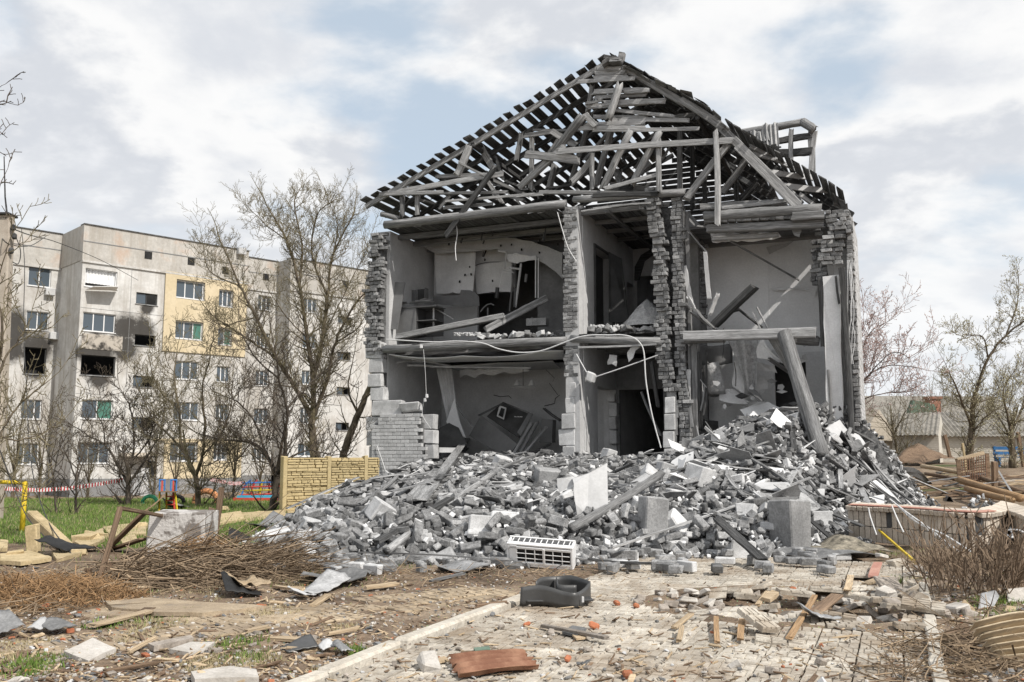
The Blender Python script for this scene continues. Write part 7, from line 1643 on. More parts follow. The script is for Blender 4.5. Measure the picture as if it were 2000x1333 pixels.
curl('dark_scrap', 560, 1284, 622, 1278, .22, 'plastic_dark', 'dark flat scrap on the soil left of the kerb', 'scrap', .04, 11)
curl('plastic_scrap', 630, 1282, 655, 1278, .10, 'white', 'white plastic cup scrap on the soil left of the kerb', 'scrap', .035, 12)
curl('plastic_scrap', 668, 1288, 690, 1284, .16, 'tin', 'grey angular plastic scrap touching the kerb', 'scrap', .04, 13)
curl('plastic_scrap', 596, 1176, 618, 1170, .2, 'white', 'white torn plastic between brush pile and rubble', 'scrap', .06, 14)
# square slab and other paving pieces
gslab('square_slab', [(124, 1287), (180, 1265), (226, 1281), (172, 1304)], .035, 'stone', 'pale square concrete slab tilted on the soil in the left foreground', 'slab', lift=.015, tilt=(-.01, .03))
gslab('paving_slab', [(288, 1273), (372, 1256), (378, 1261), (300, 1280)], .04, 'dirt_stone', 'long narrow grey slab right of the square slab', 'slab')
gslab('paving_slab', [(330, 1282), (372, 1266), (420, 1268), (402, 1280), (368, 1288)], .03, 'stone', 'flat irregular pale slab right of the narrow one', 'slab')
gslab('paving_slab', [(372, 1333), (450, 1322), (500, 1328), (505, 1345), (380, 1348)], .05, 'stone', 'pale slab cut by the bottom edge left of the kerb', 'slab')
gslab('raised_slab', [(205, 1184), (290, 1178), (520, 1196), (395, 1209), (300, 1207), (218, 1197)], .035, 'path_tile', 'long tan paving strip raised over the soil at left', 'slab', lift=.01)
gslab('asphalt_piece', [(1098, 1243), (1118, 1232), (1146, 1236), (1128, 1250)], .02, 'slate', 'flat dark square scrap on the paving behind the rusty sheet', 'scrap')
gslab('board_piece', [(1118, 1249), (1140, 1247), (1146, 1252), (1126, 1256)], .015, 'tan_wood', 'tan chip beside the flat dark scrap on the paving', 'chip')
gslab('green_scrap', [(925, 1276), (955, 1272), (958, 1278), (928, 1283)], .02, 'green_wall', 'green scrap showing behind the rusty corrugated sheet', 'scrap')
gbox('concrete_chip', 834, 1314, (.12, .2, .07), 'stone', 'pale stone chip left of the rusty corrugated sheet', 'stone', (.3, .2, .3), .2)
gslab('board_piece', [(832, 1300), (868, 1290), (876, 1298), (848, 1306)], .015, 'tan_wood', 'tan board chip left of the rusty corrugated sheet', 'chip')
LP = [(178, 1232, 290, 1207, .09, 'tan_wood', 'pale plank lying over the path below the raised strip'), (262, 1216, 292, 1202, .1, 'brown_wood', 'short dark plank end on the pale plank'), (530, 1257, 602, 1268, .09, 'tan_wood', 'tan plank with pointed end on the soil left of the kerb'), (478, 1242, 525, 1238, .06, 'tan_wood', 'short pale batten above the pointed plank'), (610, 1192, 640, 1174, .07, 'tan_wood', 'small tan batten near the kerb top end'), (250, 1284, 302, 1262, .03, 'tan_wood', 'thin pale stick between square and narrow slabs'), (205, 1321, 310, 1312, .03, 'brown_wood', 'thin brown stick in the lower left foreground'),
      (700, 1085, 760, 1110, .05, 'wood', 'grey batten at the rubble toe'), (240, 1165, 282, 1158, .16, 'tan_wood', 'flat tan board below the brush pile'), (290, 1143, 345, 1125, .14, 'tan_wood', 'tan board leaning out of the brush pile'), (560, 1155, 592, 1160, .06, 'tan_wood', 'tan stick right of the cardboard'), (535, 1152, 590, 1164, .05, 'tan_wood', 'long tan stick right of the burnt scrap'), (12, 1196, 22, 1222, .05, 'tan_wood', 'pale stick by the left edge'), (640, 1248, 700, 1240, .03, 'tan_wood', 'thin stick near the kerb joint'), (930, 1192, 990, 1188, .05, 'brown_wood', 'dark stick along the kerb inner side'), (840, 1142, 905, 1130, .05, 'wood', 'grey batten on the soil before the air conditioner'), (715, 1155, 775, 1150, .14, 'tan_wood', 'pale flat board on the soil below the rubble'), (150, 1170, 235, 1160, .04, 'brown_wood', 'brown stick below the withered thuja'),
      (1060, 1232, 1185, 1260, .05, 'dirt_stone', 'grey stone edging piece sunk in the paving')]
for x0, y0, x1, y1, w, mt, lb_ in LP: gb('plank', (x0, y0), (x1, y1), w, .025, mt, lb_, 'plank', .03, .05)
# brush piles
def brushpile(name, cx_, cy_, ru, rv, hgt, n, mat, label, seed, L=(.5, 1.4), r=.008, flat=.5, ang=None, droop=.0):
    r_ = np.random.default_rng(seed); c = GT(cx_, cy_); m = MB()
    for i in range(n):
        a = r_.uniform(0, 6.28); q = math.sqrt(r_.random()); x = c.x+ru*q*math.cos(a); y = c.y+rv*q*math.sin(a); z0 = gz(x, y); z = z0 + hgt*(1-q*q)*r_.uniform(.05, 1)+.01
        th = (ang + r_.normal(0, .5)) if ang is not None else r_.uniform(0, 6.28); l = r_.uniform(*L); d = np.array([math.cos(th), math.sin(th), r_.normal(0, flat*.35)]); p = np.array([x, y, z]) - d*l/2; P = [p]
        for k in range(4): d = unit(d + r_.normal(0, .16, 3)); P.append(P[-1]+d*l/4)
        for p in P: p[2] = max(p[2], z0+.008)
        tube(m, P, [r*r_.uniform(.6, 1.4)*(1-.15*k) for k in range(5)], 3, r_.random())
    return m.build(name, K[mat], kind='stuff', label=label)
brushpile('brush_pile', 435, 1122, 1.0, 1.35, .30, 950, 'brush', 'pile of cut brown branches on the soil left of the rubble', 1, (.4, 1.5), .0085, ang=-.25)
brushpile('brush_pile', 535, 1118, .6, .9, .2, 300, 'brush', 'thin end of the brush pile at the rubble tip', 2, (.3, .9), .007, ang=-.4)
brushpile('brush_pile', 330, 1118, .55, .5, .20, 130, 'brush', 'bundle of straight cut stems in front of the flaking block', 3, (.6, 1.1), .010, ang=.35, flat=.2)
brushpile('thuja_branches', 395, 1118, .55, .5, .42, 1500, 'thuja', 'withered feathery thuja twigs on the brush pile', 4, (.08, .25), .005, flat=1.5)
brushpile('thuja_branches', 80, 1172, 1.0, .7, .26, 2600, 'thuja', 'withered orange thuja branches at the left edge', 5, (.07, .22), .0045, flat=1.5)
brushpile('thuja_branches', -10, 1175, .7, .6, .22, 900, 'thuja', 'withered thuja branches cut by the left frame edge', 6, (.07, .22), .0045, flat=1.5)
brushpile('twigs', 110, 1150, 1.6, .9, .12, 300, 'brush', 'loose brown twigs around the thuja branches', 7, (.3, 1.0), .006)
brushpile('twigs', 20, 1200, .8, .5, .1, 90, 'brush', 'loose twigs at the lower left edge', 8, (.3, .8), .006)
brushpile('twigs', 860, 1128, 2.6, .7, .05, 260, 'brush', 'twigs and roots scattered on soil before the rubble', 9, (.1, .5), .005)
brushpile('twigs', 1905, 1272, .6, .35, .05, 150, 'brush', 'dry sticks under the corrugated sheet at the lower right', 10, (.3, 1.2), .006)
brushpile('twigs', 1925, 1110, 1.0, .7, .08, 260, 'brush', 'dry sticks around the reddish bush', 11, (.2, .8), .005)
brushpile('twigs', 1880, 1320, .7, .3, .05, 160, 'brush', 'dry sticks in the lower right corner', 12, (.2, .8), .005)
# small litter on the soil
lit = {k: MB() for k in ('tan_wood', 'dirt_stone', 'stone', 'orange', 'brown_wood', 'white', 'slate')}
r_ = np.random.default_rng(99)
for i in range(14000):
    px = r_.uniform(-30, 2030); py = 1095 + (1345-1095)*r_.random()**.75; p = G(px, py); l = R.loc(p); yard_ = in_yard(l)
    if yard_ and r_.random() < .80: continue
    if inheap(l.x, l.y): continue
    z = 0.0 if yard_ and math.hypot((p.x-CR.x)/1.15, (p.y-CR.y)/.95) > 1 else gz(p.x, p.y); k = r_.choice(['tan_wood', 'dirt_stone', 'dirt_stone', 'stone', 'orange', 'brown_wood', 'white', 'slate', 'tan_wood', 'brown_wood'])
    if k in ('white', 'orange') and r_.random() < .75: continue
    s = r_.uniform(.008, .026)*(2.0 if r_.random() < .05 else 1)
    dims = (s*r_.uniform(2, 6), s*.7, s*.4) if k in ('tan_wood', 'brown_wood') else (s*r_.uniform(.9, 1.8), s, s*r_.uniform(.3, .9))
    P, F = cbox(*dims, s*.12, .2, r_); lit[k].add(P@rotm(r_.normal(0, .25), r_.normal(0, .25), r_.uniform(0, 6.28)).T + np.array([p.x, p.y, z+s*.3]), F, r_.random())
for k, m in lit.items(): m.build('litter', K[k], kind='stuff', label={'tan_wood': 'pale wood splinters', 'dirt_stone': 'grey grit and pebbles', 'stone': 'pale stone chips', 'orange': 'orange brick crumbs', 'brown_wood': 'brown twig bits', 'white': 'white paper and plastic bits', 'slate': 'dark slate chips'}[k] + ' scattered over soil and paving')
for x, y, s in [(1205, 1184, .09), (1244, 1190, .08), (1028, 1226, .07), (1160, 1232, .09), (1110, 1295, .07), (1010, 1310, .07), (1228, 1330, .09), (1550, 1155, .07), (85, 1193, .09), (105, 1220, .07), (190, 1196, .05)]:
    gbox('orange_brick_piece', x, y, (s*.8, s*.65, s*.5), 'orange', 'orange brick fragment lying %s, near pixel column %s of the yard' % ('on the paving' if x > 900 else 'on the soil', 'x') if 0 else 'orange brick fragment lying loose on the %s' % ('grey paving' if x > 900 else 'brown soil'), 'brick piece', (rr.uniform(-.4, .4), rr.uniform(-.4, .4), rr.uniform(0, 3)), .18, group='orange brick fragments on the %s' % ('paving' if x > 900 else 'soil'))
# ------------------------------------------------------------ crater and its broken paving
r = random.Random(12)
for i in range(26):
    a = r.uniform(0, 6.28); q = r.uniform(.45, 1.15); x = CR.x+1.1*q*math.cos(a); y = CR.y+.9*q*math.sin(a); s = r.uniform(.10, .22); z = gz(x, y)+.02
    mb = MB(); mb.add(*cbox(s*1.4, s, .04, .006, .12, rb)); me, _ = mb.mesh('broken_tile', K[('dirt_stone', 'stone', 'tile')[i % 3]])
    inst('broken_tile', me, Matrix.Translation((x, y, z+.03)) @ Matrix(rotm(rb.normal(0, .35), rb.normal(0, .35), rb.uniform(0, 6.28))).to_4x4(), label='broken piece of paving tile thrown up round the crater', cat='paving tile', group='broken tiles round the crater')
for i in range(110):
    a = r.uniform(0, 6.28); q = math.sqrt(r.random()); x = CR.x-.25+1.4*q*math.cos(a); y = CR.y+.85*q*math.sin(a); s = r.uniform(.03, .09); z = gz(x, y)
    mb = lit_ = None; m = MB(); P, F = cbox(s*1.3, s, s*.7, s*.1, .2, rb); m.add(P, F); me, _ = m.mesh('stone', K[('dirt_stone', 'stone', 'dirt_stone')[i % 3]])
    inst('stone', me, Matrix.Translation((x, y, z+s*.25)) @ Matrix(rotm(*rb.uniform(-.4, .4, 2), rb.uniform(0, 6.28))).to_4x4(), label='small grey stone lying in or beside the shell crater', cat='stone', group='stones in and round the shell crater')
def tileslab(px, py, rz, rx, ry, lb_, lift=.04, seed=0, sc=1.0):
    p = GT(px, py); M = Matrix.Translation(p + Vector((0, .1, lift))) @ Matrix(rotm(rx, ry, rz)).to_4x4() @ Matrix.Diagonal((sc, sc, 1.5, 1))
    inst('paving_slab', TM[seed % len(TM)], M, label=lb_, cat='paving slab')
for i, (px, py, rz, rx, ry, lift, lb_) in enumerate([(1490, 1243, .5, .35, .1, .12, 'large tilted paving slab on the left in the crater'), (1790, 1236, 1.4, .05, .03, .05, 'embossed slab lying flat at the right yard edge'), (1815, 1212, 1.1, .1, -.2, .12, 'embossed slab leaning on the flat one at the right yard edge'), (1770, 1200, 1.5, .1, .1, .06, 'dirty slab behind the leaning one at the right yard edge'), (1740, 1185, 1.3, .0, .05, .06, 'pale slab at the back of the slab stack'), (1640, 1208, 1.2, .12, .05, .03, 'pale slab tilted at the right rim of the crater'), (1470, 1172, 1.4, .1, .1, .04, 'slab tilted at the rear left rim of the crater'), (1500, 1192, 1.1, -.15, .1, .03, 'grey slab sliding into the crater from behind'), (1560, 1165, 1.5, .1, 0, .04, 'slab lifted at the rear rim of the crater'), (1620, 1160, 1.3, .05, .1, .05, 'small slab on the rear right rim of the crater'), (1700, 1178, 1.0, .1, .1, .04, 'slab lying right behind the crater'), (1530, 1262, 1.3, .12, 0, .02, 'dark slab at the front rim of the crater'), (1440, 1270, .4, .05, .05, .0, 'slab lying at the front left rim of the crater')]):
    tileslab(px, py, rz, rx, ry, lb_, lift, i, (.62, .5, .7)[i % 3])
for x0, y0, x1, y1, w, mt, lb_ in [(1542, 1255, 1592, 1178, .05, 'orange_wood', 'longest tan stick standing across the crater'), (1401, 1264, 1399, 1222, .04, 'orange_wood', 'tan splinter standing left in the crater'), (1446, 1258, 1450, 1226, .05, 'orange_wood', 'short tan splinter standing beside the large tilted slab'), (1316, 1236, 1350, 1216, .05, 'tan_wood', 'pale splinter lying left of the crater'), (1326, 1262, 1332, 1240, .04, 'tan_wood', 'small pale splinter below the left rim of the crater'), (1585, 1212, 1636, 1176, .12, 'brown_wood', 'dark brown board lying in the back of the crater'), (1655, 1160, 1662, 1136, .07, 'tan_wood', 'pale stick behind the crater'), (1690, 1148, 1730, 1138, .09, 'tan_wood', 'pale wood piece on the paving behind the crater'), (1705, 1132, 1715, 1110, .1, 'red_edge', 'pinkish tile strip standing off behind the crater'), (1480, 1190, 1500, 1170, .05, 'tan_wood', 'thin tan stick on the left rear rim')]:
    gb('stick', (x0, y0), (x1, y1), w, .02, mt, lb_, 'stick', .03, .06)
gslab('pale_piece', [(1488, 1185), (1508, 1170), (1522, 1174), (1505, 1190)], .03, 'tan_wood', 'cream slab piece lying at the rear rim of the crater', 'slab', lift=.05)
curl('tin_piece', 1602, 1224, 1645, 1216, .22, 'tin', 'shiny pale tin scrap in the right of the crater', 'tin scrap', .09, 21)
gbox('rag', 1745, 1192, (.16, .13, .09), 'dirt_stone', 'pale dusty lump beside the slab stack', 'stone', (.2, .1, .2), .25)
gbox('stone_lump', 1738, 1172, (.17, .14, .10), 'stone', 'light rounded lump above the dusty one', 'stone', (.2, .1, .5), .25)
# ------------------------------------------------------------ right foreground
K['cream_sheet'] = M_('cream_corrugated', (.42, .34, .23), (.56, .47, .34), 3, rough=.6, bump=.2, bscale=20, var=0, speck=.15)
a, b, c, d = G(1905, 1292, .34), G(2035, 1268, .34), G(2060, 1330, .02), G(1950, 1322, .02)
m = MB(); o_ = (a+b+c+d)/4
def fan(s, t):
    e0 = G(1893+80*s, 1222+84*s, .30*(1-s)**1.4+.01); e1 = G(2050+25*s, 1205+90*s, .26*(1-s)+.01)
    p = Vector(e0).lerp(Vector(e1), t)
    return p + Vector((.02, -.022, .022))*math.cos(s*8*2*math.pi) + Vector((.03*mn.noise((s*12, 1, t)) if t == 0 else 0, -.06*math.sin(t*math.pi), .05*math.sin(t*math.pi)*(1-s))) - o_
wgrid(m, 8, 70, lambda s, t: fan(t, s), .006); me, _ = m.mesh('corrugated_sheet', K['cream_sheet'], smooth=True); inst('corrugated_sheet', me, Matrix.Translation(o_), label='cream corrugated roof sheet crumpled in the lower right corner', cat='corrugated sheet')
upr('dark_sheet', [(1845, 1236), (1880, 1222), (1895, 1224), (1905, 1250), (1925, 1275), (1895, 1264), (1872, 1256)], 'brown_wood', 'dark brown piece painted as the shaded underside of the cream corrugated sheet', 'sheet')  # separate dark piece put in for the shade under the sheet
upr('tin_piece', [(1912, 1192), (1918, 1160), (1945, 1154), (1952, 1165), (1938, 1195)], 'tin', 'bluish grey tin piece standing before the reddish bush')
upr('tan_piece', [(1858, 1198), (1885, 1172), (1906, 1192), (1900, 1202)], 'tan_wood', 'tan triangular board piece left of the grey tin')
upr('white_piece', [(1970, 1184), (1968, 1152), (2005, 1148), (2005, 1186)], 'stone', 'pale panel piece at the right edge beside the bush')
upr('grey_piece', [(1830, 1198), (1868, 1178), (1880, 1184), (1845, 1202)], 'slate', 'dark grey piece left of the tan triangular one')
upr('tan_piece', [(1960, 1200), (1968, 1184), (1985, 1186), (1980, 1204)], 'tan_wood', 'small tan piece under the pale panel at the right edge')
for i, (x, y, s) in enumerate([(1880, 1205, .14), (1850, 1210, .1), (1990, 1200, .08), (1815, 1205, .12), (1900, 1212, .12), (1790, 1150, .1), (1775, 1128, .08), (1800, 1118, .1), (1760, 1108, .14), (1725, 1092, .1)]):
    gbox('stone', x, y, (s*1.5, s, s*.6), ('stone', 'dirt_stone', 'tile')[i % 3], 'loose stone among the litter at the right of the yard', 'stone', (rr.uniform(-.2, .2), rr.uniform(-.2, .2), rr.uniform(0, 3)), .18, group='loose stones right of the yard')
# reddish bush
K['bush'] = M_('reddish_twigs', (.14, .10, .07), (.27, .20, .14), 3, bump=0, var=.3, speck=.2)
def bush(cx_, cy_, rad, hgt, n, label, seed, mat='bush', r=.0042):
    c = GT(cx_, cy_); rg_ = np.random.default_rng(seed); m = MB(); root = empty('bush', c, 0, label=label, cat='bush')
    for i in range(n):
        a = rg_.uniform(0, 6.28); q = rad*.5*math.sqrt(rg_.random()); p = np.array([q*math.cos(a), q*math.sin(a), -.02]); d = unit(np.array([math.cos(a)*q*1.4+rg_.normal(0, .2), math.sin(a)*q*1.4+rg_.normal(0, .2), 1.0])); L = hgt*rg_.uniform(.5, 1.05)
        grow(m, p, d, L, r, 1, rg_, 2, .08, (5, 5), None, .5, .16)
    m.build('twigs', K[mat], root); return root
bush(1895, 1168, .75, .80, 55, 'big reddish leafless bush in front of the garden wall', 1)
bush(1965, 1150, .5, .6, 26, 'second reddish bush between the big one and the right edge', 2)
bush(1830, 1130, .4, .42, 14, 'low thin reddish bush left of the big one', 3)
# yellow rod, patterned felt, cables over the garden wall
gb('yellow_rod', (1792, 1107), (1700, 1050), .03, .03, 'yellow', 'thin yellow rod lying slanted before the garden wall', 'rod', .03, .25)
beam('pale_rod', GT(1700, 1050, .25), At(1655, 1020, 14.2), .03, .03, K['wood_light'], n=2, label='pale upper end of the thin rod at the garden wall', cat='rod')
K['pattern'] = M_('patterned_felt', (.10, .09, .07), (.36, .32, .25), 9, bump=.7, bscale=30, var=0, speck=.4, bdist=.03)
m = MB(); a, b = GT(1565, 1090, .03), GT(1745, 1086, .03); wgrid(m, 20, 6, lambda s, t: a.lerp(b, s) + Vector((0, .75*t, .03+.15*math.exp(-((s-.62)/.2)**2)*math.sin(min(t*1.6, 1)*math.pi*.55)+.02*math.sin(s*17+t*5))), .015)
m.build('felt_carpet', K['pattern'], label='patterned dirty felt humped up before the garden wall end', cat='carpet', smooth=True)
mb = MB()
for k, pts in enumerate([[(1738, 975, .0), (1770, 1000, .0), (1812, 1030, 0), (1850, 1060, 0), (1890, 1090, 0)], [(1745, 980, .1), (1790, 1020, 0), (1845, 1045, 0), (1900, 1080, 0)], [(1742, 988, 0), (1752, 1012, 0), (1765, 1040, 0)], [(1696, 992, 0), (1700, 1010, 0), (1712, 1045, 0)]]):
    tube(mb, smoothpath([At(x, y, 13.6-.012*(x-1740)) for x, y, z in pts], 5), .011, 5)
for k in range(9): x = 1765+k*14; y = 995+k*10; tube(mb, [At(x, y, 13.3-.012*(x-1740)), At(x+6, y+12, 13.3-.012*(x-1740))], .007, 4)
mb.build('bent_trellis', K['cable'], kind='thing', label='bent white wire trellis hanging over the garden wall', cat='trellis')
upr('white_rag', [(1800, 1040), (1805, 1025), (1818, 1020), (1822, 1032), (1810, 1045)], 'white', 'white rag caught on the bent trellis', 'rag')
mb = MB(); tube(mb, smoothpath([GT(1975, 1068, .3), At(1978, 1050, 12.2), At(1960, 1038, 12.4), At(1990, 1036, 12.0), At(2010, 1050, 12.0)], 5), .012, 5); mb.build('cable_loop', K['cable'], label='white cable loop on the wall at the right edge', cat='cable')
# brown timbers and screens behind the wall
for x0, y0, x1, y1, w, mt, lb_, l0, l1, rd in [(1838, 952, 1945, 992, .20, 'orange_wood', 'thick orange brown log behind the garden wall curve', .3, .3, True), (1850, 972, 1925, 1002, .16, 'orange_wood', 'second orange brown log just over the garden wall', .3, .35, True), (1775, 925, 1850, 940, .16, 'tan_wood', 'pale log pointing at the lattice screen', .3, .3, True), (1780, 938, 1832, 948, .12, 'brown_wood', 'brown log under the pale one', .25, .25, True), (1860, 935, 1960, 975, .16, 'brown_wood', 'brown log lying right of the lattice screen foot', .2, .2, True), (1905, 960, 1990, 975, .1, 'tin', 'grey strip lying by the right edge behind the wall', .2, .2, False), (1940, 990, 1915, 955, .05, 'tin', 'bent metal bracket standing behind the garden wall', .2, .6, False), (1780, 958, 1860, 952, .06, 'tin', 'white bent pipe behind the garden wall', .3, .4, False), (1875, 970, 1942, 962, .04, 'tin', 'thin pale pipe above the orange logs', .4, .4, False)]:
    p, q = GT(x0, y0), GT(x1, y1); beam('log' if rd else 'strip', p+Vector((0, -1.2, l0)), q+Vector((0, -1.2, l1)), w, w*(1 if rd else .4), K[mt], log=rd, n=6, jit=.07, label=lb_, cat='log' if rd else 'strip')
sc0 = GT(1902, 952); ls = empty('lattice_screen', sc0, .0, label='brown wicker lattice screen standing behind the garden wall', cat='screen'); Ys = sc0.y
def ls_(name, pts, mat, th=.04): m = MB(); P = [At(x, y, Ys+d)-sc0 for x, y, d in pts]; slab(m, P, (0, 1, 0), th); m.build(name, K[mat], ls)
ls_('top_rail', [(1870, 896, 0), (1922, 882, .1), (1924, 888, .1), (1872, 903, 0)], 'tan_wood', .2); ls_('side_post', [(1868, 900, 0), (1876, 898, 0), (1880, 948, 0), (1872, 948, 0)], 'brown_wood'); ls_('side_post', [(1924, 886, .1), (1932, 886, .1), (1936, 950, .1), (1928, 950, .1)], 'brown_wood')
K['wicker'] = M_('wicker', (.18, .10, .065), (.30, .19, .13), 5, bump=.4, var=.15)
for i in range(11): x = 1879+i*4.6; m = MB(); tube(m, [At(x, 897-(x-1879)*.2, Ys)-sc0, At(x+3, 950, Ys)-sc0], .018, 4); m.build('slat', K['wicker'], ls)
for i in range(9): y = 905+i*5; m = MB(); tube(m, [At(1876, y, Ys+.03)-sc0, At(1928, y-9, Ys+.03)-sc0], .014, 4); m.build('slat', K['wicker'], ls)
for x0, y0, x1, y1, w, mt, lb_ in [(1880, 866, 1893, 948, .08, 'yellow_wood', 'yellow stake standing before the lattice screen'), (1943, 968, 1942, 903, .16, 'brown_wood', 'dark red post standing right of the lattice screen'), (1712, 905, 1706, 865, .1, 'wood_dark', 'dark post standing beside the small dense tree'), (1728, 905, 1726, 880, .1, 'tan_wood', 'pale thin post left of the slim tree'), (1855, 893, 1845, 850, .12, 'brown_wood', 'dark leaning post before the right barn'), (2000, 915, 1988, 845, .14, 'brown_wood', 'dark post beside the blue bench')]:
    p = GT(x0, y0) if y0 > 906 else At(x0, y0, 36); beam('post', p, At(x1, y1, p.y), w, w, K[mt], n=2, label=lb_, cat='post')
p = At(1718, 885, 33); beam('pale_bar', At(1700, 888, 33), At(1748, 881, 33), .1, .05, K['white'], n=2, label='pale bar lying above the right flank near the corner', cat='bar')
gslab('plywood_sheet', [(1850, 905), (1900, 893), (1898, 884), (1852, 898)], .05, 'tan_wood', 'tan plywood sheet leaning behind the lattice screen', 'sheet') if 0 else None
upr('plywood_sheet', [(1862, 905), (1862, 868), (1905, 862), (1905, 900)], 'orange_wood', 'orange plywood sheet standing behind the lattice screen', 'sheet')
curl('brown_cloth', 1800, 912, 1868, 906, 1.2, 'brown_wood', 'brown tarpaulin draped left of the lattice screen', 'tarpaulin', .6, 31)
r_ = np.random.default_rng(5)
for k, (mt, n, lb_) in enumerate([('brown_wood', 34, 'brown plank'), ('tan_wood', 24, 'pale plank'), ('slate', 14, 'grey sheet strip')]):
    for i in range(n):
        px = r_.uniform(1765, 2010); py = r_.uniform(930, 985); p = GT(px, py, r_.uniform(.02, .3)); a_ = r_.uniform(-.6, .6) if r_.random() < .7 else r_.uniform(0, 3); L = r_.uniform(.5, 1.7); d_ = Vector((math.cos(a_), math.sin(a_), r_.uniform(-.1, .2)))*L/2
        beam('scattered_plank', p-d_, p+d_, r_.uniform(.06, .18), .03, K[mt], n=2, label=lb_ + ' scattered on the ground behind the garden wall', cat='plank', group=lb_ + 's scattered behind the garden wall')
# ------------------------------------------------------------ playground
def pt(x, y, Y): return At(x, y, Y)
cols = {'red': (.5, .06, .05), 'blue': (.05, .16, .42), 'pgreen': (.05, .3, .16), 'cyan': (.05, .35, .5)}
for k, c in cols.items(): K['p_'+k] = M_('painted_'+k, c, tuple(x*1.25 for x in c), 3, rough=.5, bump=0, var=.05, speck=.1)
YP = GT(330, 1000).y; sl = empty('slide', pt(335, 1000, YP), 0, label='small metal slide with coloured ladder rails behind the fruit tree', cat='slide'); s0 = sl.matrix_world.translation.copy()
def pk(parent, o0, name, a, b, Yq, r, mat, y2=0): m = MB(); tube(m, [pt(*a, Yq)-o0, pt(*b, Yq+y2)-o0], r, 6); m.build(name, K[mat], parent)
m = MB(); wgrid(m, 6, 3, lambda s, t: pt(322-42*s, 964+34*s+3*math.sin(s*3), YP-.3+.6*t-.4*s)-s0, .03); m.build('chute', K['brown_wood'], sl)
m = MB(); wgrid(m, 2, 2, lambda s, t: pt(308+40*s, 962, YP-.3+.6*t)-s0, .03); m.build('platform', K['brown_wood'], sl)
for i, (x0, x1, mt) in enumerate([(312, 311, 'yellow'), (325, 325, 'yellow'), (342, 346, 'yellow'), (338, 341, 'p_red')]): pk(sl, s0, 'leg', (x0, 962), (x1, 998), YP+.2*(i % 2), .025, mt)
for i, (x, mt) in enumerate([(311, 'p_blue'), (316, 'p_red'), (321, 'p_blue'), (333, 'p_blue'), (338, 'p_red'), (344, 'p_blue')]): pk(sl, s0, 'rail', (x, 962), (x+1, 938), YP, .018, mt)
pk(sl, s0, 'rail', (311, 938), (323, 938), YP, .02, 'p_blue'); pk(sl, s0, 'rail', (333, 938), (346, 938), YP, .02, 'p_blue')
for y in (970, 978, 986): pk(sl, s0, 'rung', (325, y), (344, y), YP, .015, 'p_red')
YQ = 29.0; cf = empty('climbing_frame', pt(500, 990, YQ), 0, label='coloured arched climbing frame with a dark slide beside the yellow fence', cat='climbing frame'); c0 = cf.matrix_world.translation.copy()
m = MB(); wgrid(m, 6, 2, lambda s, t: pt(478-38*s, 940+40*s, YQ-.4+.6*t)-c0, .04); m.build('chute', K['wood_dark'], cf)
for i in range(5):
    m = MB(); tube(m, smoothpath([pt(470+18*i, 975, YQ+.1*i)-c0, pt(478+16*i, 950, YQ+.1*i)-c0, pt(490+12*i, 938, YQ+.1*i)-c0], 4), .03, 5); m.build('arch', K[('p_blue', 'p_red', 'yellow', 'p_red', 'p_blue')[i]], cf)
for i, y in enumerate((942, 950, 957, 965)): pk(cf, c0, 'rung', (474-2*i, y+2), (548, y), YQ, .025, ('p_blue', 'p_red', 'yellow', 'p_red')[i])
m = MB(); a = pt(468, 973, YQ)-c0; b = pt(552, 968, YQ)-c0; m.box(a.x, b.x, -.3, .5, a.z, a.z+.08); m.build('platform', K['p_cyan'], cf); m = MB(); m.box(a.x-.1, b.x, -.35, -.31, a.z-.1, a.z+.02); m.build('edge_board', K['p_red'], cf)
for x in (468, 497, 540): m = MB(); q = pt(x, 975, YQ)-c0; m.box(q.x-.12, q.x+.12, -.1, .12, q.z-.5, q.z); m.build('leg', K['wood_dark'], cf)
K['tyre_o'] = M_('painted_tyre_orange', (.5, .2, .08), (.62, .3, .15), 4, bump=.2, var=.05)
def tyre(px, py, mats, label, R0=.42):
    c = GT(px, py); e = empty('planter_tyre', c, 0, label=label, cat='tyre'); m = MB(); n, k = 20, 8
    for j, (a0_, a1_, mt) in enumerate(((0, math.pi, mats[0]), (math.pi, 2*math.pi, mats[1]))):
        m = MB(); P = [(R0*math.cos(a0_+(a1_-a0_)*i/10), .0, R0*.2+R0*math.sin(a0_+(a1_-a0_)*i/10)*.9) for i in range(11)]; tube(m, P, R0*.26, 8); m.build('tread', K[mt], e, smooth=True)
tyre(402, 984, ('tyre_o', 'tyre_o'), 'half buried orange tyre right of the fruit tree', .32); tyre(345, 985, ('black', 'black'), 'dark tyre beside the slide ladder', .2); tyre(292, 985, ('p_pgreen', 'p_pgreen'), 'half buried green tyre left of the slide', .2)
curl('grey_tarp', 352, 998, 372, 992, .5, 'slate', 'grey tarpaulin draped against the fruit tree foot', 'tarpaulin', .18, 33)
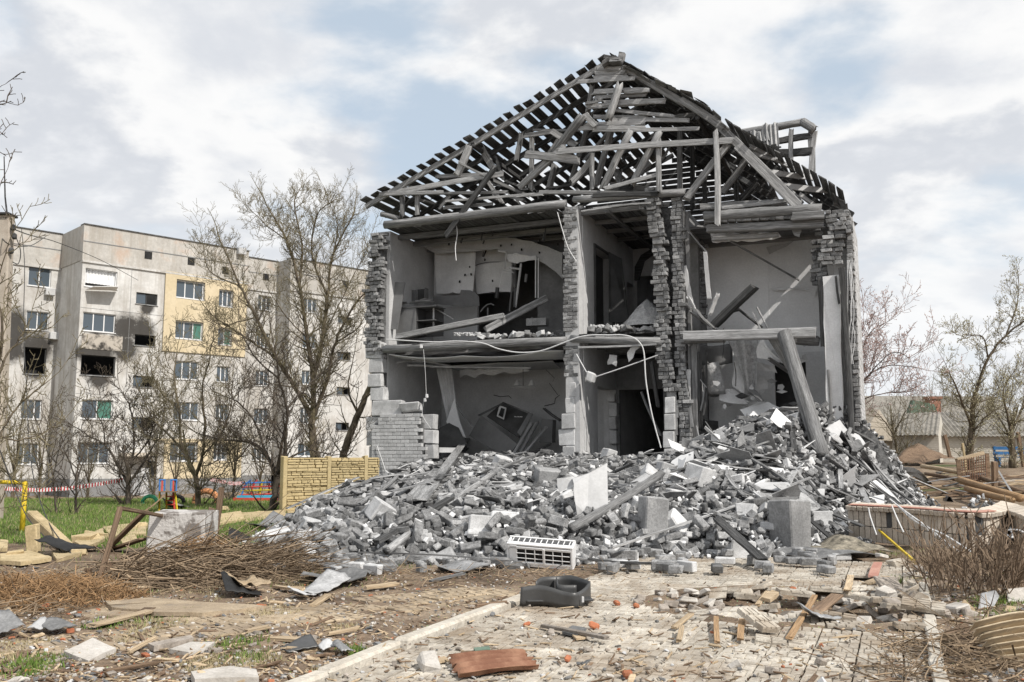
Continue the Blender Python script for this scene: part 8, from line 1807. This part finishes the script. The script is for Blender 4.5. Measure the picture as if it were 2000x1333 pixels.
# ------------------------------------------------------------ utility pole at the left edge
YU = 20; up_ = empty('utility_pole', At(-4, 1040, YU), 0, label='concrete utility pole cut by the left edge with wires and a thin mast', cat='utility pole'); u0_ = up_.matrix_world.translation.copy()
K['pole'] = M_('pole_concrete', (.34, .29, .24), (.44, .39, .33), 3, bump=.3, var=0, speck=.15)
beam('shaft', At(-14, 1100, YU)-u0_, At(13, 423, YU)-u0_, .27, .24, K['pole'], up_, n=3, jit=.01, endjit=.005, bend=0)
m = MB(); q = At(8, 421, YU)-u0_; P, F = cbox(.42, .4, .05, .01); m.add(P+np.array(q), F); m.build('cap', K['wood_dark'], up_)
m = MB(); tube(m, [At(14, 421, YU)-u0_, At(10, 385, YU)-u0_, At(8, 306, YU)-u0_], [.022, .018, .012], 6); m.build('mast', K['wood_dark'], up_)
for (x, y) in [(26, 445), (28, 462), (22, 490)]: m = MB(); P, F = cbox(.1, .1, .14, .03); m.add(P+np.array(At(x, y, YU-.1)-u0_), F); m.build('insulator', K['wood_dark'], up_)
for pts, lb_, rr_ in [([(24, 447, 20), (60, 460, 26), (115, 475, 34), (200, 510, 45), (270, 548, 56)], 'service wire sagging from the pole to the apartment wall', .014), ([(0, 462, 20), (20, 478, 20), (60, 480, 24), (90, 462, 30)], 'wire looping right of the pole top', .012), ([(42, 447, 22), (48, 520, 21), (46, 640, 20), (52, 760, 19), (60, 900, 17), (90, 1010, 14.5), (145, 1090, 12.5)], 'fallen wire hanging down from the pole to the lawn', .01), ([(28, 455, 20), (40, 490, 20), (36, 515, 20), (24, 512, 20)], 'short wire loop under the pole insulators', .01), ([(0, 880, 14), (30, 960, 14), (60, 1020, 13.5), (120, 1078, 12.8)], 'slack wire hanging from the left edge to the black sheet', .009)]:
    m = MB(); tube(m, smoothpath([At(x, y, Y) for x, y, Y in pts], 6), rr_, 4); m.build('wire', K['cable_dark'], label=lb_, cat='wire')
# ------------------------------------------------------------ grass
def blades(name, n, pick, hgt, wid, mat, label, seed):
    r_ = np.random.default_rng(seed); V = []; T_ = []; c = 0
    while c < n:
        p = pick(r_)
        if p is None: continue
        x, y, k = p; z = gz(x, y) - .005; a = r_.uniform(0, 6.28); h_ = hgt*r_.uniform(.4, 1.3)*k; w_ = wid*r_.uniform(.7, 1.3); lx, ly = r_.normal(0, h_*.35, 2)
        dx, dy = math.cos(a)*w_, math.sin(a)*w_; V += [(x-dx, y-dy, z), (x+dx, y+dy, z), (x+lx, y+ly, z+h_)]; T_ += [r_.random()]*3; c += 1
    m = MB(); m.v = [np.array(V)]; m.t = [np.array(T_)]; m.n = len(V); m.f = [(i, i+1, i+2) for i in range(0, len(V), 3)]; m.m = [0]*len(m.f)
    return m.build(name, K[mat], kind='stuff', label=label)
def lawn(r_):
    for _ in range(200):
        y = 12 + 24*r_.random()**1.3; x = r_.uniform(-.58*y, -.02*y)
        if x > -1.2: continue
        g = grassy(x, y); l = R.loc((x, y, 0))
        if inheap(l.x, l.y): continue
        if r_.random() < g*.9 + .02: return x, y, 1+.4*mn.noise((x, y, 0))
blades('grass', 42000, lawn, .085, .007, 'grass', 'short green grass of the lawn on the left', 1)
blades('dry_grass', 16000, lawn, .07, .006, 'grass_dry', 'dry straw mixed into the lawn', 2)
TUFT = [(60, 1308, .07), (50, 1320, .1), (72, 1298, .1), (465, 1263, .12), (330, 1120, .1), (318, 1116, .12), (225, 1158, .12), (640, 1130, .3), (760, 1105, .3), (600, 1095, .25), (480, 1292, .1), (1968, 1190, .2), (1985, 1215, .2), (1750, 1130, .14), (1740, 1078, .3), (200, 1225, .08), (240, 1160, .15), (300, 1212, .2), (700, 1000, .5), (1995, 905, 1), (1940, 1180, .14), (15, 1150, .2), (690, 1280, .05)]
TP = [(GT(x, y), s) for x, y, s in TUFT]
def tufts(r_): c, s = TP[r_.integers(len(TP))]; return c.x + r_.normal(0, s), c.y + r_.normal(0, s), 1.1
blades('grass_tufts', 5200, tufts, .045, .005, 'grass', 'green weed tufts sprouting from the soil and debris', 3)
def weeds(r_):
    px = r_.uniform(0, 700); py = r_.uniform(1110, 1330); p = G(px, py); return (p.x, p.y, .8) if mn.noise((p.x*1.5, p.y*1.5, 4)) > .15 else None
blades('dry_weeds', 9000, weeds, .045, .004, 'grass_dry', 'dry stubble over the brown soil', 4)
